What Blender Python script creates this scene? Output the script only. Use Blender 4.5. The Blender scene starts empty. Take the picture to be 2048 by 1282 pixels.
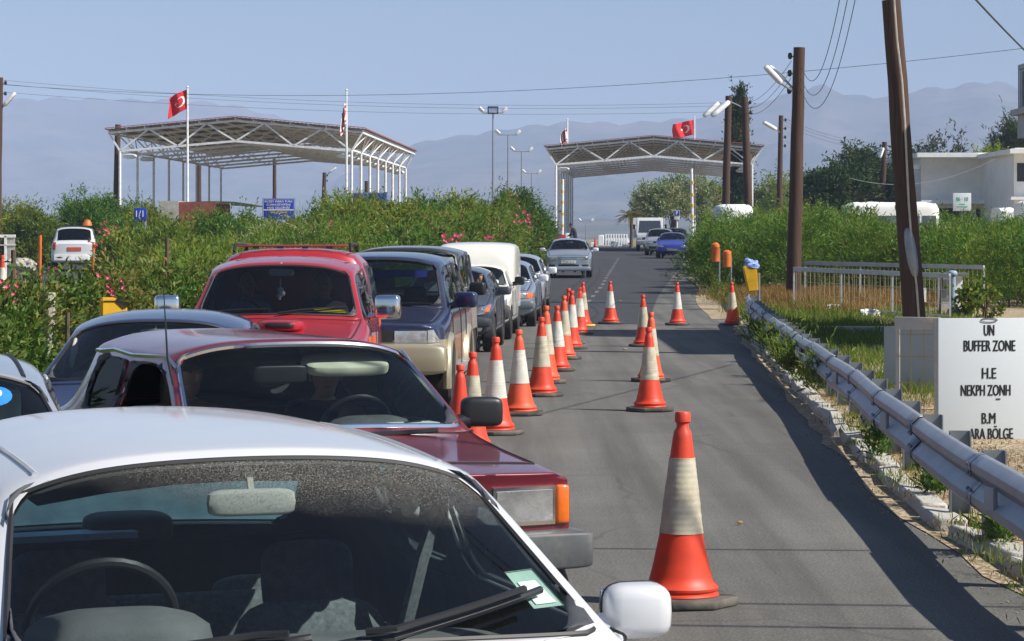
import bpy, bmesh, math, random
import numpy as np
from mathutils import Vector, Matrix
from mathutils.bvhtree import BVHTree
from math import sin, cos, pi, radians as R

SC = bpy.context.scene
COL = SC.collection
# ------------------------------------------------------------------ camera, sky, sun
FPX, CAMZ, HORY = 5000.0, 1.9, 475.0          # focal length in photo pixels, eye height, horizon row
cam_data = bpy.data.cameras.new('camera')
cam = bpy.data.objects.new('camera', cam_data); COL.objects.link(cam)
cam.location = (0, 0, CAMZ); cam.rotation_euler = (R(90), 0, 0)
cam_data.sensor_width = 36; cam_data.lens = FPX / 2048 * 36
cam_data.shift_y = -(641 - HORY) / 2048
cam_data.clip_start = 0.2; cam_data.clip_end = 20000
SC.camera = cam
SUN_EL, SUN_AZ = R(44), R(-20)                # sun to the right of the road and a little behind the camera
sdir = Vector((cos(SUN_EL) * cos(SUN_AZ), cos(SUN_EL) * sin(SUN_AZ), sin(SUN_EL)))
world = bpy.data.worlds.new('World'); SC.world = world; world.use_nodes = True
wn = world.node_tree
sky = wn.nodes.new('ShaderNodeTexSky'); sky.sky_type = 'NISHITA'; sky.sun_disc = False
sky.sun_elevation = SUN_EL; sky.sun_rotation = math.atan2(sdir.x, sdir.y)
sky.air_density = 1.0; sky.dust_density = .7; sky.ozone_density = 4.5; sky.altitude = 100
bg = wn.nodes['Background']; bg.inputs['Strength'].default_value = 0.072
wn.links.new(sky.outputs[0], bg.inputs[0])
sun_data = bpy.data.lights.new('sun', 'SUN'); sun_data.energy = 5.0; sun_data.angle = R(0.53)
sun_data.color = (1.0, 0.95, 0.87)
sun = bpy.data.objects.new('sun', sun_data); COL.objects.link(sun)
sun.rotation_euler = sdir.to_track_quat('Z', 'Y').to_euler(); sun.location = (30, -20, 40)
SC.view_settings.view_transform = 'Standard'; SC.view_settings.look = 'None'
SC.view_settings.exposure = 0.45; SC.view_settings.gamma = 1.0
SC.cycles.transparent_max_bounces = 24; SC.cycles.max_bounces = 8
SC.cycles.use_denoising = True; SC.cycles.volume_bounces = 3

random.seed(7); RNG = np.random.default_rng(11)

# ------------------------------------------------------------------ helpers
def at(px, py, d):
    return Vector(((px - 1024) * d / FPX, d, CAMZ - (py - HORY) * d / FPX))
def smooth(t): t = max(0, min(1, t)); return t * t * (3 - 2 * t)
_GY = [-60, 48, 66, 88, 125, 165, 205, 260, 420, 700, 9000]
_GZ = [0, 0, .14, .46, .84, 1.0, 1.04, .92, .7, .6, .6]
def gz(y): return float(np.interp(y, _GY, _GZ))
_RY = [-40, 8, 14, 17, 26, 32, 44, 60, 80, 137, 170, 330]
_RX = [3.2, 3.0, 2.84, 2.78, 3.2, 3.58, 4.25, 5.25, 6.5, 10.0, 16.0, 26]
_LX = [-5.4, -4.6, -4.1, -3.9, -3.3, -3.0, -2.4, -1.5, -.15, 2.6, 3.2, 9]
def xr(y): return float(np.interp(y, _RY, _RX))
def xl(y): return float(np.interp(y, _RY, _LX))

def tag(o, label=None, cat=None, group=None, kind=None):
    if label: o['label'] = label
    if cat: o['category'] = cat
    if group: o['group'] = group
    if kind: o['kind'] = kind
    return o
def empty(name, loc, rz=0):
    o = bpy.data.objects.new(name, None); COL.objects.link(o)
    o.location = loc; o.rotation_euler = (0, 0, rz); o.empty_display_size = .2
    return o
NOFIX = set()
def obj(name, bm, mats, parent=None, loc=None, rz=0, smooth_=True, angle=40):
    me = bpy.data.meshes.new(name)
    if id(bm) not in NOFIX: bmesh.ops.recalc_face_normals(bm, faces=bm.faces)
    NOFIX.discard(id(bm))
    bm.to_mesh(me); bm.free()
    return link(name, me, mats, parent, loc, rz, smooth_, angle)
def link(name, me, mats, parent=None, loc=None, rz=0, smooth_=True, angle=40):
    for m in (mats if isinstance(mats, (list, tuple)) else [mats]): me.materials.append(m)
    o = bpy.data.objects.new(name, me); COL.objects.link(o)
    if smooth_:
        me.polygons.foreach_set('use_smooth', [True] * len(me.polygons))
        me.set_sharp_from_angle(angle=R(angle))
    if parent: o.parent = parent
    if loc is not None: o.location = loc
    o.rotation_euler = (0, 0, rz)
    return o
def copy_tree(o, parent=None):
    c = o.copy(); COL.objects.link(c)
    if parent: c.parent = parent
    for ch in list(o.children): copy_tree(ch, c)
    return c
def B(): return bmesh.new()
def box(bm, c, s, rot=None, mi=0, bevel=0):
    M = Matrix.Translation(Vector(c)) @ (rot.to_4x4() if rot else Matrix()) @ Matrix.Diagonal((s[0], s[1], s[2], 1))
    r = bmesh.ops.create_cube(bm, size=1, matrix=M)
    fs = {f for v in r['verts'] for f in v.link_faces}
    for f in fs: f.material_index = mi
    if bevel:
        es = {e for v in r['verts'] for e in v.link_edges}
        bmesh.ops.bevel(bm, geom=list(es), offset=bevel, segments=2, affect='EDGES', profile=.6, material=mi)
    return r
def bar(bm, a, b, w, h=None, mi=0):
    a, b = Vector(a), Vector(b); d = b - a; L = d.length
    q = d.to_track_quat('Y', 'Z').to_matrix()
    box(bm, (a + b) / 2, (w, L, h or w), q, mi)
def tube(bm, pts, r, n=8, closed=False, mi=0, caps=True):
    pts = [Vector(p) for p in pts]; N = len(pts)
    rs = r if isinstance(r, (list, tuple)) else [r] * N
    tang = []
    for i in range(N):
        if closed: t = pts[(i + 1) % N] - pts[i - 1]
        else: t = pts[min(i + 1, N - 1)] - pts[max(i - 1, 0)]
        tang.append(t.normalized() if t.length > 1e-9 else Vector((0, 0, 1)))
    up = Vector((0, 0, 1)) if abs(tang[0].z) < .9 else Vector((1, 0, 0))
    nrm = (up - tang[0] * up.dot(tang[0])).normalized()
    rings = []
    for i in range(N):
        nrm = (nrm - tang[i] * nrm.dot(tang[i]))
        nrm = nrm.normalized() if nrm.length > 1e-6 else tang[i].orthogonal().normalized()
        bi = tang[i].cross(nrm)
        rings.append([bm.verts.new(pts[i] + (nrm * cos(2 * pi * k / n) + bi * sin(2 * pi * k / n)) * rs[i]) for k in range(n)])
    for i in range(N if closed else N - 1):
        A, C = rings[i], rings[(i + 1) % N]
        for k in range(n):
            f = bm.faces.new((A[k], A[(k + 1) % n], C[(k + 1) % n], C[k])); f.material_index = mi
    if caps and not closed:
        for rg in (rings[0][::-1], rings[-1]):
            f = bm.faces.new(rg); f.material_index = mi
def lathe(bm, prof, n=24, c=(0, 0, 0), axis='z', mis=None):
    rings = []
    for (r, z) in prof:
        ring = []
        for k in range(n):
            a = 2 * pi * k / n
            p = Vector((r * cos(a), r * sin(a), z))
            if axis == 'x': p = Vector((p.z, p.x, p.y))
            if axis == 'y': p = Vector((p.x, p.z, p.y))
            ring.append(bm.verts.new(p + Vector(c)))
        rings.append(ring)
    for i in range(len(rings) - 1):
        for k in range(n):
            f = bm.faces.new((rings[i][k], rings[i][(k + 1) % n], rings[i + 1][(k + 1) % n], rings[i + 1][k]))
            if mis: f.material_index = mis[i]
    for rg in (rings[0][::-1], rings[-1]):
        try: bm.faces.new(rg).material_index = (mis[0] if rg is not rings[-1] else mis[-1]) if mis else 0
        except ValueError: pass
def superell(bm, c, rad, e1=.5, e2=.5, rot=None, nu=20, nv=12, mi=0):
    """rounded box / pillow / egg"""
    sp = lambda v, e: math.copysign(abs(v) ** e, v)
    rot = rot or Matrix.Identity(3); c = Vector(c)
    rows = []
    for j in range(1, nv):
        ph = -pi / 2 + pi * j / nv
        rows.append([bm.verts.new(c + rot @ Vector((rad[0] * sp(cos(ph), e1) * sp(cos(2 * pi * i / nu), e2),
                                                    rad[1] * sp(cos(ph), e1) * sp(sin(2 * pi * i / nu), e2),
                                                    rad[2] * sp(sin(ph), e1)))) for i in range(nu)])
    b = bm.verts.new(c + rot @ Vector((0, 0, -rad[2]))); t = bm.verts.new(c + rot @ Vector((0, 0, rad[2])))
    fs = []
    for j in range(len(rows) - 1):
        for i in range(nu): fs.append(bm.faces.new((rows[j][i], rows[j][(i + 1) % nu], rows[j + 1][(i + 1) % nu], rows[j + 1][i])))
    for i in range(nu):
        fs.append(bm.faces.new((b, rows[0][(i + 1) % nu], rows[0][i]))); fs.append(bm.faces.new((t, rows[-1][i], rows[-1][(i + 1) % nu])))
    for f in fs: f.material_index = mi
def prism(bm, poly, depth, M=None, mi=0):
    """poly of (x,z) in the local XZ plane, extruded along +y"""
    M = M or Matrix()
    a = [bm.verts.new(M @ Vector((x, 0, z))) for x, z in poly]; b = [bm.verts.new(M @ Vector((x, depth, z))) for x, z in poly]
    fs = [bm.faces.new(a), bm.faces.new(b[::-1])]
    for i in range(len(a)):
        fs.append(bm.faces.new((a[i], b[i], b[(i + 1) % len(a)], a[(i + 1) % len(a)])))
    for f in fs: f.material_index = mi
def sheet(name, rows, mat, kind='structure', parent=None):
    bm = B(); vs = [[bm.verts.new(p) for p in r] for r in rows]
    for i in range(len(vs) - 1):
        for j in range(len(vs[0]) - 1): bm.faces.new((vs[i][j], vs[i][j + 1], vs[i + 1][j + 1], vs[i + 1][j]))
    o = obj(name, bm, mat, parent)
    if kind: o['kind'] = kind
    return o
def RX(a): return Matrix.Rotation(a, 3, 'X')
def RY(a): return Matrix.Rotation(a, 3, 'Y')
def RZ(a): return Matrix.Rotation(a, 3, 'Z')
def text_mesh(s, width, height, bold=.0):
    cu = bpy.data.curves.new('lettering', 'FONT'); cu.body = s; cu.align_x = 'CENTER'; cu.offset = bold; cu.resolution_u = 3
    o = bpy.data.objects.new('lettering', cu); COL.objects.link(o)
    dg = bpy.context.evaluated_depsgraph_get(); me = bpy.data.meshes.new_from_object(o.evaluated_get(dg))
    bpy.data.objects.remove(o); bpy.data.curves.remove(cu)
    co = np.zeros(len(me.vertices) * 3); me.vertices.foreach_get('co', co); co = co.reshape(-1, 3)
    mn, mx = co.min(0), co.max(0)
    k = height / .7 if height else width / (mx[0] - mn[0])
    kx = width / (mx[0] - mn[0]) if width else k
    co2 = np.stack([(co[:, 0] - (mn[0] + mx[0]) / 2) * kx, np.zeros(len(co)), co[:, 1] * k], 1)
    me.vertices.foreach_set('co', co2.ravel())
    return me

# ------------------------------------------------------------------ materials
def nn(nt, t, **kw):
    n = nt.nodes.new(t)
    for k, v in kw.items(): setattr(n, k, v)
    return n
def newmat(name):
    m = bpy.data.materials.new(name); m.use_nodes = True
    return m, m.node_tree, m.node_tree.nodes['Principled BSDF']
def noise(nt, vec, scale, detail=4, rough=.6):
    n = nn(nt, 'ShaderNodeTexNoise'); n.inputs['Scale'].default_value = scale; n.inputs['Detail'].default_value = detail
    n.inputs['Roughness'].default_value = rough; nt.links.new(vec, n.inputs['Vector']); return n.outputs['Fac']
def ramp(nt, fac, stops, interp='LINEAR'):
    r = nn(nt, 'ShaderNodeValToRGB'); r.color_ramp.interpolation = interp
    els = r.color_ramp.elements
    while len(els) < len(stops): els.new(.5)
    for e, (p, c) in zip(els, stops):
        e.position = p; e.color = (c if len(c) == 4 else (*c, 1)) if hasattr(c, '__len__') else (c, c, c, 1)
    nt.links.new(fac, r.inputs[0]); return r.outputs[0]
def mix(nt, fac, a, b, mode='MIX'):
    m = nn(nt, 'ShaderNodeMix', data_type='RGBA', blend_type=mode)
    for s, v in ((m.inputs[0], fac), (m.inputs[6], a), (m.inputs[7], b)):
        if hasattr(v, 'links') or hasattr(v, 'is_linked'): nt.links.new(v, s)
        elif hasattr(v, '__len__'): s.default_value = (*v[:3], 1)
        else: s.default_value = v
    return m.outputs[2]
def coords(nt, which='Object'): return nn(nt, 'ShaderNodeTexCoord').outputs[which]
def bump(nt, p, h, strength=.3, dist=.01):
    b = nn(nt, 'ShaderNodeBump'); b.inputs['Strength'].default_value = strength; b.inputs['Distance'].default_value = dist
    nt.links.new(h, b.inputs['Height']); nt.links.new(b.outputs[0], p.inputs['Normal'])
def pm(name, col, rough=.5, metal=0, coat=0, var=.2, vs=6, bumps=0, bs=80, spec=.5, dirt=None, dirtamt=.4, ds=3):
    m, nt, p = newmat(name); c = coords(nt)
    n = noise(nt, c, vs, 5)
    lo = tuple(x * (1 - var) for x in col); hi = tuple(min(1, x * (1 + var)) for x in col)
    colr = ramp(nt, n, [(.3, lo), (.7, hi)])
    if dirt:
        n2 = noise(nt, c, ds, 8, .7); f = ramp(nt, n2, [(.45, 0), (.75, dirtamt)])
        colr = mix(nt, f, colr, dirt)
    nt.links.new(colr, p.inputs['Base Color'])
    p.inputs['Roughness'].default_value = rough; p.inputs['Metallic'].default_value = metal
    p.inputs['Specular IOR Level'].default_value = spec
    if coat: p.inputs['Coat Weight'].default_value = coat; p.inputs['Coat Roughness'].default_value = .06
    if bumps: bump(nt, p, noise(nt, c, bs, 3), bumps)
    return m
def paint(name, col, metal=.35, low=None, zlow=.6, band=None, dust=.18, rough=.38):
    """car paint with clear coat, a film of dust on what faces up, optional lower colour and a coloured band"""
    m, nt, p = newmat(name); c = coords(nt); base = None
    sep = nn(nt, 'ShaderNodeSeparateXYZ'); nt.links.new(c, sep.inputs[0])
    colr = mix(nt, ramp(nt, noise(nt, c, 2.5, 4), [(.3, 0), (.7, 1)]), tuple(x * .94 for x in col), tuple(min(1, x * 1.05) for x in col))
    def zstep(z):
        g = nn(nt, 'ShaderNodeMath', operation='LESS_THAN'); nt.links.new(sep.outputs[2], g.inputs[0]); g.inputs[1].default_value = z; return g.outputs[0]
    if band: colr = mix(nt, zstep(band[1]), colr, band[2]); 
    if band and not low: colr = mix(nt, zstep(band[0]), colr, col)
    if low: colr = mix(nt, zstep(zlow), colr, low)
    geo = nn(nt, 'ShaderNodeNewGeometry'); s2 = nn(nt, 'ShaderNodeSeparateXYZ'); nt.links.new(geo.outputs['Normal'], s2.inputs[0])
    up = ramp(nt, s2.outputs[2], [(.2, 0.1), (.95, 1)])
    dn = ramp(nt, noise(nt, c, 5, 8, .75), [(.3, .35), (.75, 1)])
    mm = nn(nt, 'ShaderNodeMath', operation='MULTIPLY'); nt.links.new(up, mm.inputs[0]); nt.links.new(dn, mm.inputs[1])
    m2 = nn(nt, 'ShaderNodeMath', operation='MULTIPLY'); nt.links.new(mm.outputs[0], m2.inputs[0]); m2.inputs[1].default_value = dust
    colr = mix(nt, m2.outputs[0], colr, (.42, .38, .32))
    nt.links.new(colr, p.inputs['Base Color'])
    rr = nn(nt, 'ShaderNodeMath', operation='MULTIPLY_ADD'); nt.links.new(m2.outputs[0], rr.inputs[0]); rr.inputs[1].default_value = .6; rr.inputs[2].default_value = rough
    nt.links.new(rr.outputs[0], p.inputs['Roughness'])
    p.inputs['Metallic'].default_value = metal
    p.inputs['Coat Weight'].default_value = .9; p.inputs['Coat Roughness'].default_value = .07
    return m
def glass(name, tint=(.62, .7, .68), dust=.06, band=None, refl=1.0, dcol=(.5, .52, .5)):
    """a thin pane: tinted see-through, mirror reflection at grazing angles, and a film for road dust and painted glow"""
    m, nt, p = newmat(name); nt.nodes.remove(p); out = nt.nodes['Material Output']
    tr = nn(nt, 'ShaderNodeBsdfTransparent'); tr.inputs[0].default_value = (*tint, 1)
    gl = nn(nt, 'ShaderNodeBsdfGlossy'); gl.inputs['Roughness'].default_value = .015; gl.inputs[0].default_value = (refl * .7, refl * .7, refl * .7, 1)
    fr = nn(nt, 'ShaderNodeFresnel'); fr.inputs[0].default_value = 1.5
    m1 = nn(nt, 'ShaderNodeMixShader'); nt.links.new(fr.outputs[0], m1.inputs[0]); nt.links.new(tr.outputs[0], m1.inputs[1]); nt.links.new(gl.outputs[0], m1.inputs[2])
    c = coords(nt); d0 = nn(nt, 'ShaderNodeBsdfDiffuse'); d0.inputs[0].default_value = (.68, .64, .55, 1); d1 = nn(nt, 'ShaderNodeBsdfTranslucent'); d1.inputs[0].default_value = (*dcol, 1)
    df = nn(nt, 'ShaderNodeMixShader'); df.inputs[0].default_value = .45; nt.links.new(d0.outputs[0], df.inputs[1]); nt.links.new(d1.outputs[0], df.inputs[2])
    f = ramp(nt, noise(nt, c, 3, 8, .7), [(.3, dust * .4), (.75, dust)])
    if band:
        z0, z1, amt = band
        sep = nn(nt, 'ShaderNodeSeparateXYZ'); nt.links.new(c, sep.inputs[0])
        ab = nn(nt, 'ShaderNodeMath', operation='ABSOLUTE'); nt.links.new(sep.outputs[0], ab.inputs[0])
        # unwiped rim: along the top, and up the far side beyond the wiper's sweep
        zz = nn(nt, 'ShaderNodeMath', operation='MULTIPLY_ADD'); nt.links.new(sep.outputs[0], zz.inputs[0]); zz.inputs[1].default_value = -.10; nt.links.new(sep.outputs[2], zz.inputs[2])
        wob = nn(nt, 'ShaderNodeMath', operation='MULTIPLY_ADD'); nt.links.new(noise(nt, c, 4, 3), wob.inputs[0]); wob.inputs[1].default_value = .09; nt.links.new(zz.outputs[0], wob.inputs[2])
        mr = nn(nt, 'ShaderNodeMapRange'); nt.links.new(wob.outputs[0], mr.inputs[0]); mr.inputs[1].default_value = z0; mr.inputs[2].default_value = z1
        sp = ramp(nt, noise(nt, c, 260, 5, .8), [(.5, .08), (.61, 1)])
        mu = nn(nt, 'ShaderNodeMath', operation='MULTIPLY'); nt.links.new(mr.outputs[0], mu.inputs[0]); nt.links.new(sp, mu.inputs[1])
        mu2 = nn(nt, 'ShaderNodeMath', operation='MULTIPLY'); nt.links.new(mu.outputs[0], mu2.inputs[0]); mu2.inputs[1].default_value = amt
        ad = nn(nt, 'ShaderNodeMath', operation='ADD'); nt.links.new(mu2.outputs[0], ad.inputs[0]); nt.links.new(f, ad.inputs[1]); f = ad.outputs[0]
    m2 = nn(nt, 'ShaderNodeMixShader'); nt.links.new(f, m2.inputs[0]); nt.links.new(m1.outputs[0], m2.inputs[1]); nt.links.new(df.outputs[0], m2.inputs[2])
    nt.links.new(m2.outputs[0], out.inputs[0])
    return m
def leafmat(name, cols, rough=.5, hs=.6, transl=.35):
    """leaves: each leaf takes its own shade, and larger patches differ in hue; some light passes through"""
    m, nt, p = newmat(name); geo = nn(nt, 'ShaderNodeNewGeometry'); c = coords(nt)
    a = ramp(nt, geo.outputs['Random Per Island'], [(0, cols[0]), (.5, cols[1]), (1, cols[2])])
    b = ramp(nt, geo.outputs['Random Per Island'], [(0, cols[1]), (.6, cols[3]), (1, cols[4] if len(cols) > 4 else cols[3])])
    colr = mix(nt, ramp(nt, noise(nt, c, hs, 3), [(.42, 0), (.6, 1)]), a, b)
    nt.links.new(colr, p.inputs['Base Color']); p.inputs['Roughness'].default_value = rough
    p.inputs['Specular IOR Level'].default_value = .15
    tl = nn(nt, 'ShaderNodeBsdfTranslucent'); nt.links.new(mix(nt, 1.0, colr, (1.3, 1.4, .6), 'MULTIPLY'), tl.inputs[0])
    ms = nn(nt, 'ShaderNodeMixShader'); ms.inputs[0].default_value = transl
    nt.links.new(p.outputs[0], ms.inputs[1]); nt.links.new(tl.outputs[0], ms.inputs[2])
    nt.links.new(ms.outputs[0], nt.nodes['Material Output'].inputs[0])
    return m
def asphalt(name, c0, c1, stain=.5):
    m, nt, p = newmat(name); c = coords(nt)
    big = noise(nt, c, .35, 6, .65); fine = noise(nt, c, 60, 4, .85); mid = noise(nt, c, 9, 5, .7)
    mp = nn(nt, 'ShaderNodeMapping'); mp.inputs['Scale'].default_value = (2.2, .07, 1); mp.inputs['Rotation'].default_value = (0, 0, R(3)); nt.links.new(c, mp.inputs[0])
    lane = noise(nt, mp.outputs[0], 1.0, 4, .6)
    base = mix(nt, ramp(nt, big, [(.3, 0), (.7, 1)]), c0, c1)
    base = mix(nt, ramp(nt, lane, [(.4, 0), (.66, stain)]), base, tuple(x * .62 for x in c0))
    base = mix(nt, ramp(nt, mid, [(.35, .22), (.65, 0)]), base, tuple(x * .7 for x in c0))
    base = mix(nt, .85, base, ramp(nt, fine, [(.32, .35), (.5, .95), (.66, 1.9)]), 'MULTIPLY')
    vo = nn(nt, 'ShaderNodeTexVoronoi'); vo.feature = 'DISTANCE_TO_EDGE'; vo.inputs['Scale'].default_value = .45
    wv = nn(nt, 'ShaderNodeMixRGB'); wv.inputs[0].default_value = .12; nt.links.new(c, wv.inputs[1])
    n3 = nn(nt, 'ShaderNodeTexNoise'); n3.inputs['Scale'].default_value = 2.5; nt.links.new(c, n3.inputs['Vector']); nt.links.new(n3.outputs['Color'], wv.inputs[2]); nt.links.new(wv.outputs[0], vo.inputs['Vector'])
    cr = nn(nt, 'ShaderNodeMath', operation='MULTIPLY'); nt.links.new(ramp(nt, vo.outputs[0], [(.003, 1), (.009, 0)]), cr.inputs[0]); nt.links.new(ramp(nt, noise(nt, c, .25, 2), [(.46, 0), (.56, .6)]), cr.inputs[1])
    base = mix(nt, cr.outputs[0], base, tuple(x * .55 for x in c0))
    nt.links.new(base, p.inputs['Base Color']); p.inputs['Roughness'].default_value = .85; p.inputs['Specular IOR Level'].default_value = .25
    bump(nt, p, fine, .5, .006)
    return m
def dirtmat(name, c0, c1, c2, s=.5):
    m, nt, p = newmat(name); c = coords(nt)
    base = mix(nt, ramp(nt, noise(nt, c, s, 6, .7), [(.35, 0), (.65, 1)]), c0, c1)
    base = mix(nt, ramp(nt, noise(nt, c, s * 5, 6, .75), [(.5, 0), (.62, .7)]), base, c2)
    vo = nn(nt, 'ShaderNodeTexVoronoi'); vo.inputs['Scale'].default_value = 22; nt.links.new(c, vo.inputs['Vector'])
    base = mix(nt, .6, base, ramp(nt, vo.outputs['Color'], [(.2, .6), (.8, 1.5)]), 'MULTIPLY')
    nt.links.new(base, p.inputs['Base Color']); p.inputs['Roughness'].default_value = .95; p.inputs['Specular IOR Level'].default_value = .15
    bump(nt, p, vo.outputs['Distance'], .8, .03)
    return m

M = {}
M['grey_rail'] = pm('weathered pale rail', (.45, .47, .5), .55, dirt=(.3, .26, .2), dirtamt=.5, ds=3)
M['white_paint'] = pm('white painted steel', (.86, .86, .85), .45, dirt=(.5, .44, .36), dirtamt=.18, ds=2)
M['rusty_white'] = pm('rusty white paint', (.52, .5, .44), .6, dirt=(.3, .14, .05), dirtamt=.8, ds=6)
M['galv'] = pm('galvanised steel', (.30, .325, .37), .45, metal=.5, var=.15, vs=4, bumps=.06, bs=30, dirt=(.3, .28, .24), dirtamt=.35)
M['galv_post'] = pm('galvanised post', (.27, .295, .32), .5, metal=.5, dirt=(.28, .25, .2), dirtamt=.4)
M['wood_pole'] = None
M['black'] = pm('black plastic', (.018, .018, .02), .42, bumps=.05)
M['rubber'] = pm('tyre rubber', (.022, .022, .024), .8, dirt=(.12, .1, .08), dirtamt=.5, ds=5)
M['seal'] = pm('window rubber', (.02, .02, .022), .55)
M['chrome'] = pm('chrome trim', (.8, .8, .82), .12, metal=1, var=.05)
M['alloy'] = pm('wheel alloy', (.5, .5, .52), .3, metal=.9)
M['interior'] = pm('cabin trim', (.055, .058, .068), .75, var=.3, vs=8, bumps=.1)
M['lining'] = pm('pale headlining', (.42, .41, .37), .9, var=.1)
M['seat_fabric'] = pm('dark seat cloth', (.085, .095, .125), .9, var=.35, vs=30, bumps=.2, bs=200)
M['seat_grey'] = pm('grey seat cloth', (.18, .19, .2), .92, var=.35, vs=60, bumps=.2, bs=300)
M['dash'] = pm('grey dashboard', (.11, .11, .11), .7, bumps=.15, bs=150, dirt=(.3, .28, .24), dirtamt=.25)
M['lens'] = pm('headlamp lens', (.78, .8, .82), .22, metal=.8, coat=1, var=.45, vs=5, bumps=.4, bs=12)
M['amber'] = pm('amber lens', (.8, .15, .01), .25, coat=1, var=.2, vs=10)
M['redlens'] = pm('red lens', (.45, .02, .015), .2, coat=1)
M['grille'] = pm('dark grille', (.02, .02, .022), .5)
M['plate'] = pm('plate white', (.75, .75, .7), .5, var=.05)
M['ink'] = pm('black lettering', (.015, .015, .015), .5, var=.02)
M['glass'] = glass('car glass', (.68, .76, .76), .01)
M['glass_dark'] = glass('dark car glass', (.5, .55, .58), .01)
M['glass_rear'] = glass('rear window with painted glow', (.75, .95, .95), .6, dcol=(.5, .9, .95))  # teal translucent film brightens this pane; a glow put into its colour
M['glass_dusty'] = glass('dusty windscreen', (.84, .93, .94), .012, band=(1.265, 1.36, .62))
M['concrete'] = pm('old concrete', (.42, .4, .36), .9, var=.25, vs=3, bumps=.5, bs=25, dirt=(.25, .2, .14), dirtamt=.6)
M['plaster'] = pm('white plaster', (.86, .86, .84), .85, var=.05, vs=1, dirt=(.6, .56, .48), dirtamt=.3, ds=1.2)
M['dark_open'] = pm('dark opening', (.03, .032, .035), .7)
M['orange_plastic'] = pm('orange bin plastic', (.72, .16, .02), .5, dirt=(.3, .15, .07), dirtamt=.4)
M['yellow_plastic'] = pm('yellow bin plastic', (.82, .46, .01), .5, dirt=(.4, .28, .1), dirtamt=.3)
M['bluebag'] = pm('blue plastic bag', (.3, .42, .85), .35, var=.3)
M['cone_red'] = pm('cone red orange', (.76, .055, .016), .5, var=.16, vs=5, dirt=(.26, .07, .045), dirtamt=.7, ds=4)
M['cone_faded'] = pm('cone faded red', (.78, .1, .035), .55, var=.15, vs=6, dirt=(.3, .08, .05), dirtamt=.6, ds=5)
M['cone_white'] = pm('cone sleeve clean', (.66, .63, .55), .42, var=.1, vs=9, bumps=.12, bs=18, dirt=(.4, .36, .28), dirtamt=.35, ds=5)
M['cone_cream'] = pm('cone sleeve grimy', (.53, .48, .36), .5, var=.18, vs=8, bumps=.12, bs=18, dirt=(.32, .25, .14), dirtamt=.7, ds=6)
M['cone_base'] = pm('cone base rubber', (.075, .07, .062), .85, var=.3, bumps=.2, bs=40, dirt=(.25, .21, .16), dirtamt=.6)
M['yellow_rubber'] = pm('yellow rubber', (.62, .45, .08), .7)
M['sign_blue'] = pm('blue sign face', (.012, .045, .42), .45, var=.08)
M['sign_grey'] = pm('pale painted board', (.68, .73, .76), .5, var=.05, vs=2, dirt=(.45, .43, .38), dirtamt=.25, ds=2)
M['sign_backing'] = pm('grey board back', (.34, .38, .40), .55, var=.06, vs=2, dirt=(.3, .28, .22), dirtamt=.3)
M['white_letter'] = pm('white lettering', (.8, .8, .8), .5, var=.02)
M['yellow_letter'] = pm('yellow lettering', (.8, .62, .1), .5, var=.02)
M['green_letter'] = pm('green lettering', (.02, .4, .2), .5, var=.02)
M['flag_red'] = pm('red flag cloth', (.7, .012, .02), .75, var=.06)
M['flag_white'] = pm('white flag cloth', (.82, .82, .82), .75, var=.04)
M['roof_metal'] = pm('brown roof sheet', (.26, .23, .185), .6, var=.2, vs=.7, dirt=(.2, .15, .1), dirtamt=.5, ds=1)
M['roof_red'] = pm('red roof edge', (.42, .1, .055), .6, var=.2, vs=2)
M['lampglass'] = pm('lamp cover', (.75, .78, .8), .2, coat=.5)
M['wire'] = pm('black cable', (.03, .03, .035), .6)
M['skin'] = pm('skin', (.42, .25, .17), .55, var=.08)
M['skin_dark'] = pm('tanned skin', (.27, .15, .1), .55, var=.08)
M['hair'] = pm('dark hair', (.02, .015, .012), .6, var=.3, vs=60, bumps=.3)
M['cloth_dark'] = pm('dark cloth', (.025, .022, .03), .9, var=.2, vs=20)
M['cloth_blue'] = pm('blue shirt', (.12, .2, .38), .9, var=.1, vs=20)
M['cloth_white'] = pm('white shirt', (.6, .6, .6), .9, var=.1, vs=20)
M['cloth_red'] = pm('brown red shirt', (.18, .05, .04), .9, var=.1, vs=20)
M['pink'] = pm('oleander flower', (.75, .12, .2), .7, var=.3, vs=9)
M['paper'] = pm('white paper', (.8, .82, .82), .7, var=.03)
M['straw'] = leafmat('dry grass', [(.22, .125, .045), (.30, .18, .07), (.36, .25, .11), (.26, .12, .045), (.16, .15, .05)], .8, 1.2, .25)
M['grass'] = leafmat('green grass', [(.07, .13, .02), (.12, .18, .03), (.2, .22, .05), (.1, .15, .02), (.24, .22, .06)], .7, 1.0, .3)
M['weed'] = leafmat('weed leaves', [(.05, .12, .02), (.08, .17, .03), (.12, .2, .04), (.09, .16, .03)], .55, 1.5, .3)
M['oleander'] = leafmat('oleander leaves', [(0.0439, 0.0975, 0.018), (0.0798, 0.1658, 0.027), (0.1496, 0.234, 0.0375), (0.1796, 0.1658, 0.045), (0.2594, 0.195, 0.06)], .45, .5, .25)
M['acacia'] = leafmat('acacia leaves', [(0.0719, 0.1212, 0.0203), (0.1221, 0.1873, 0.0338), (0.1867, 0.2424, 0.0507), (0.2298, 0.2645, 0.0338), (0.3448, 0.3197, 0.0507)], .5, .35, .35)
M['reed'] = leafmat('willow acacia leaves', [(0.0456, 0.1057, 0.0143), (0.0781, 0.1743, 0.0239), (0.1301, 0.2365, 0.0358), (0.117, 0.1991, 0.0239), (0.2211, 0.2241, 0.0597)], .45, .5, .3)
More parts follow.
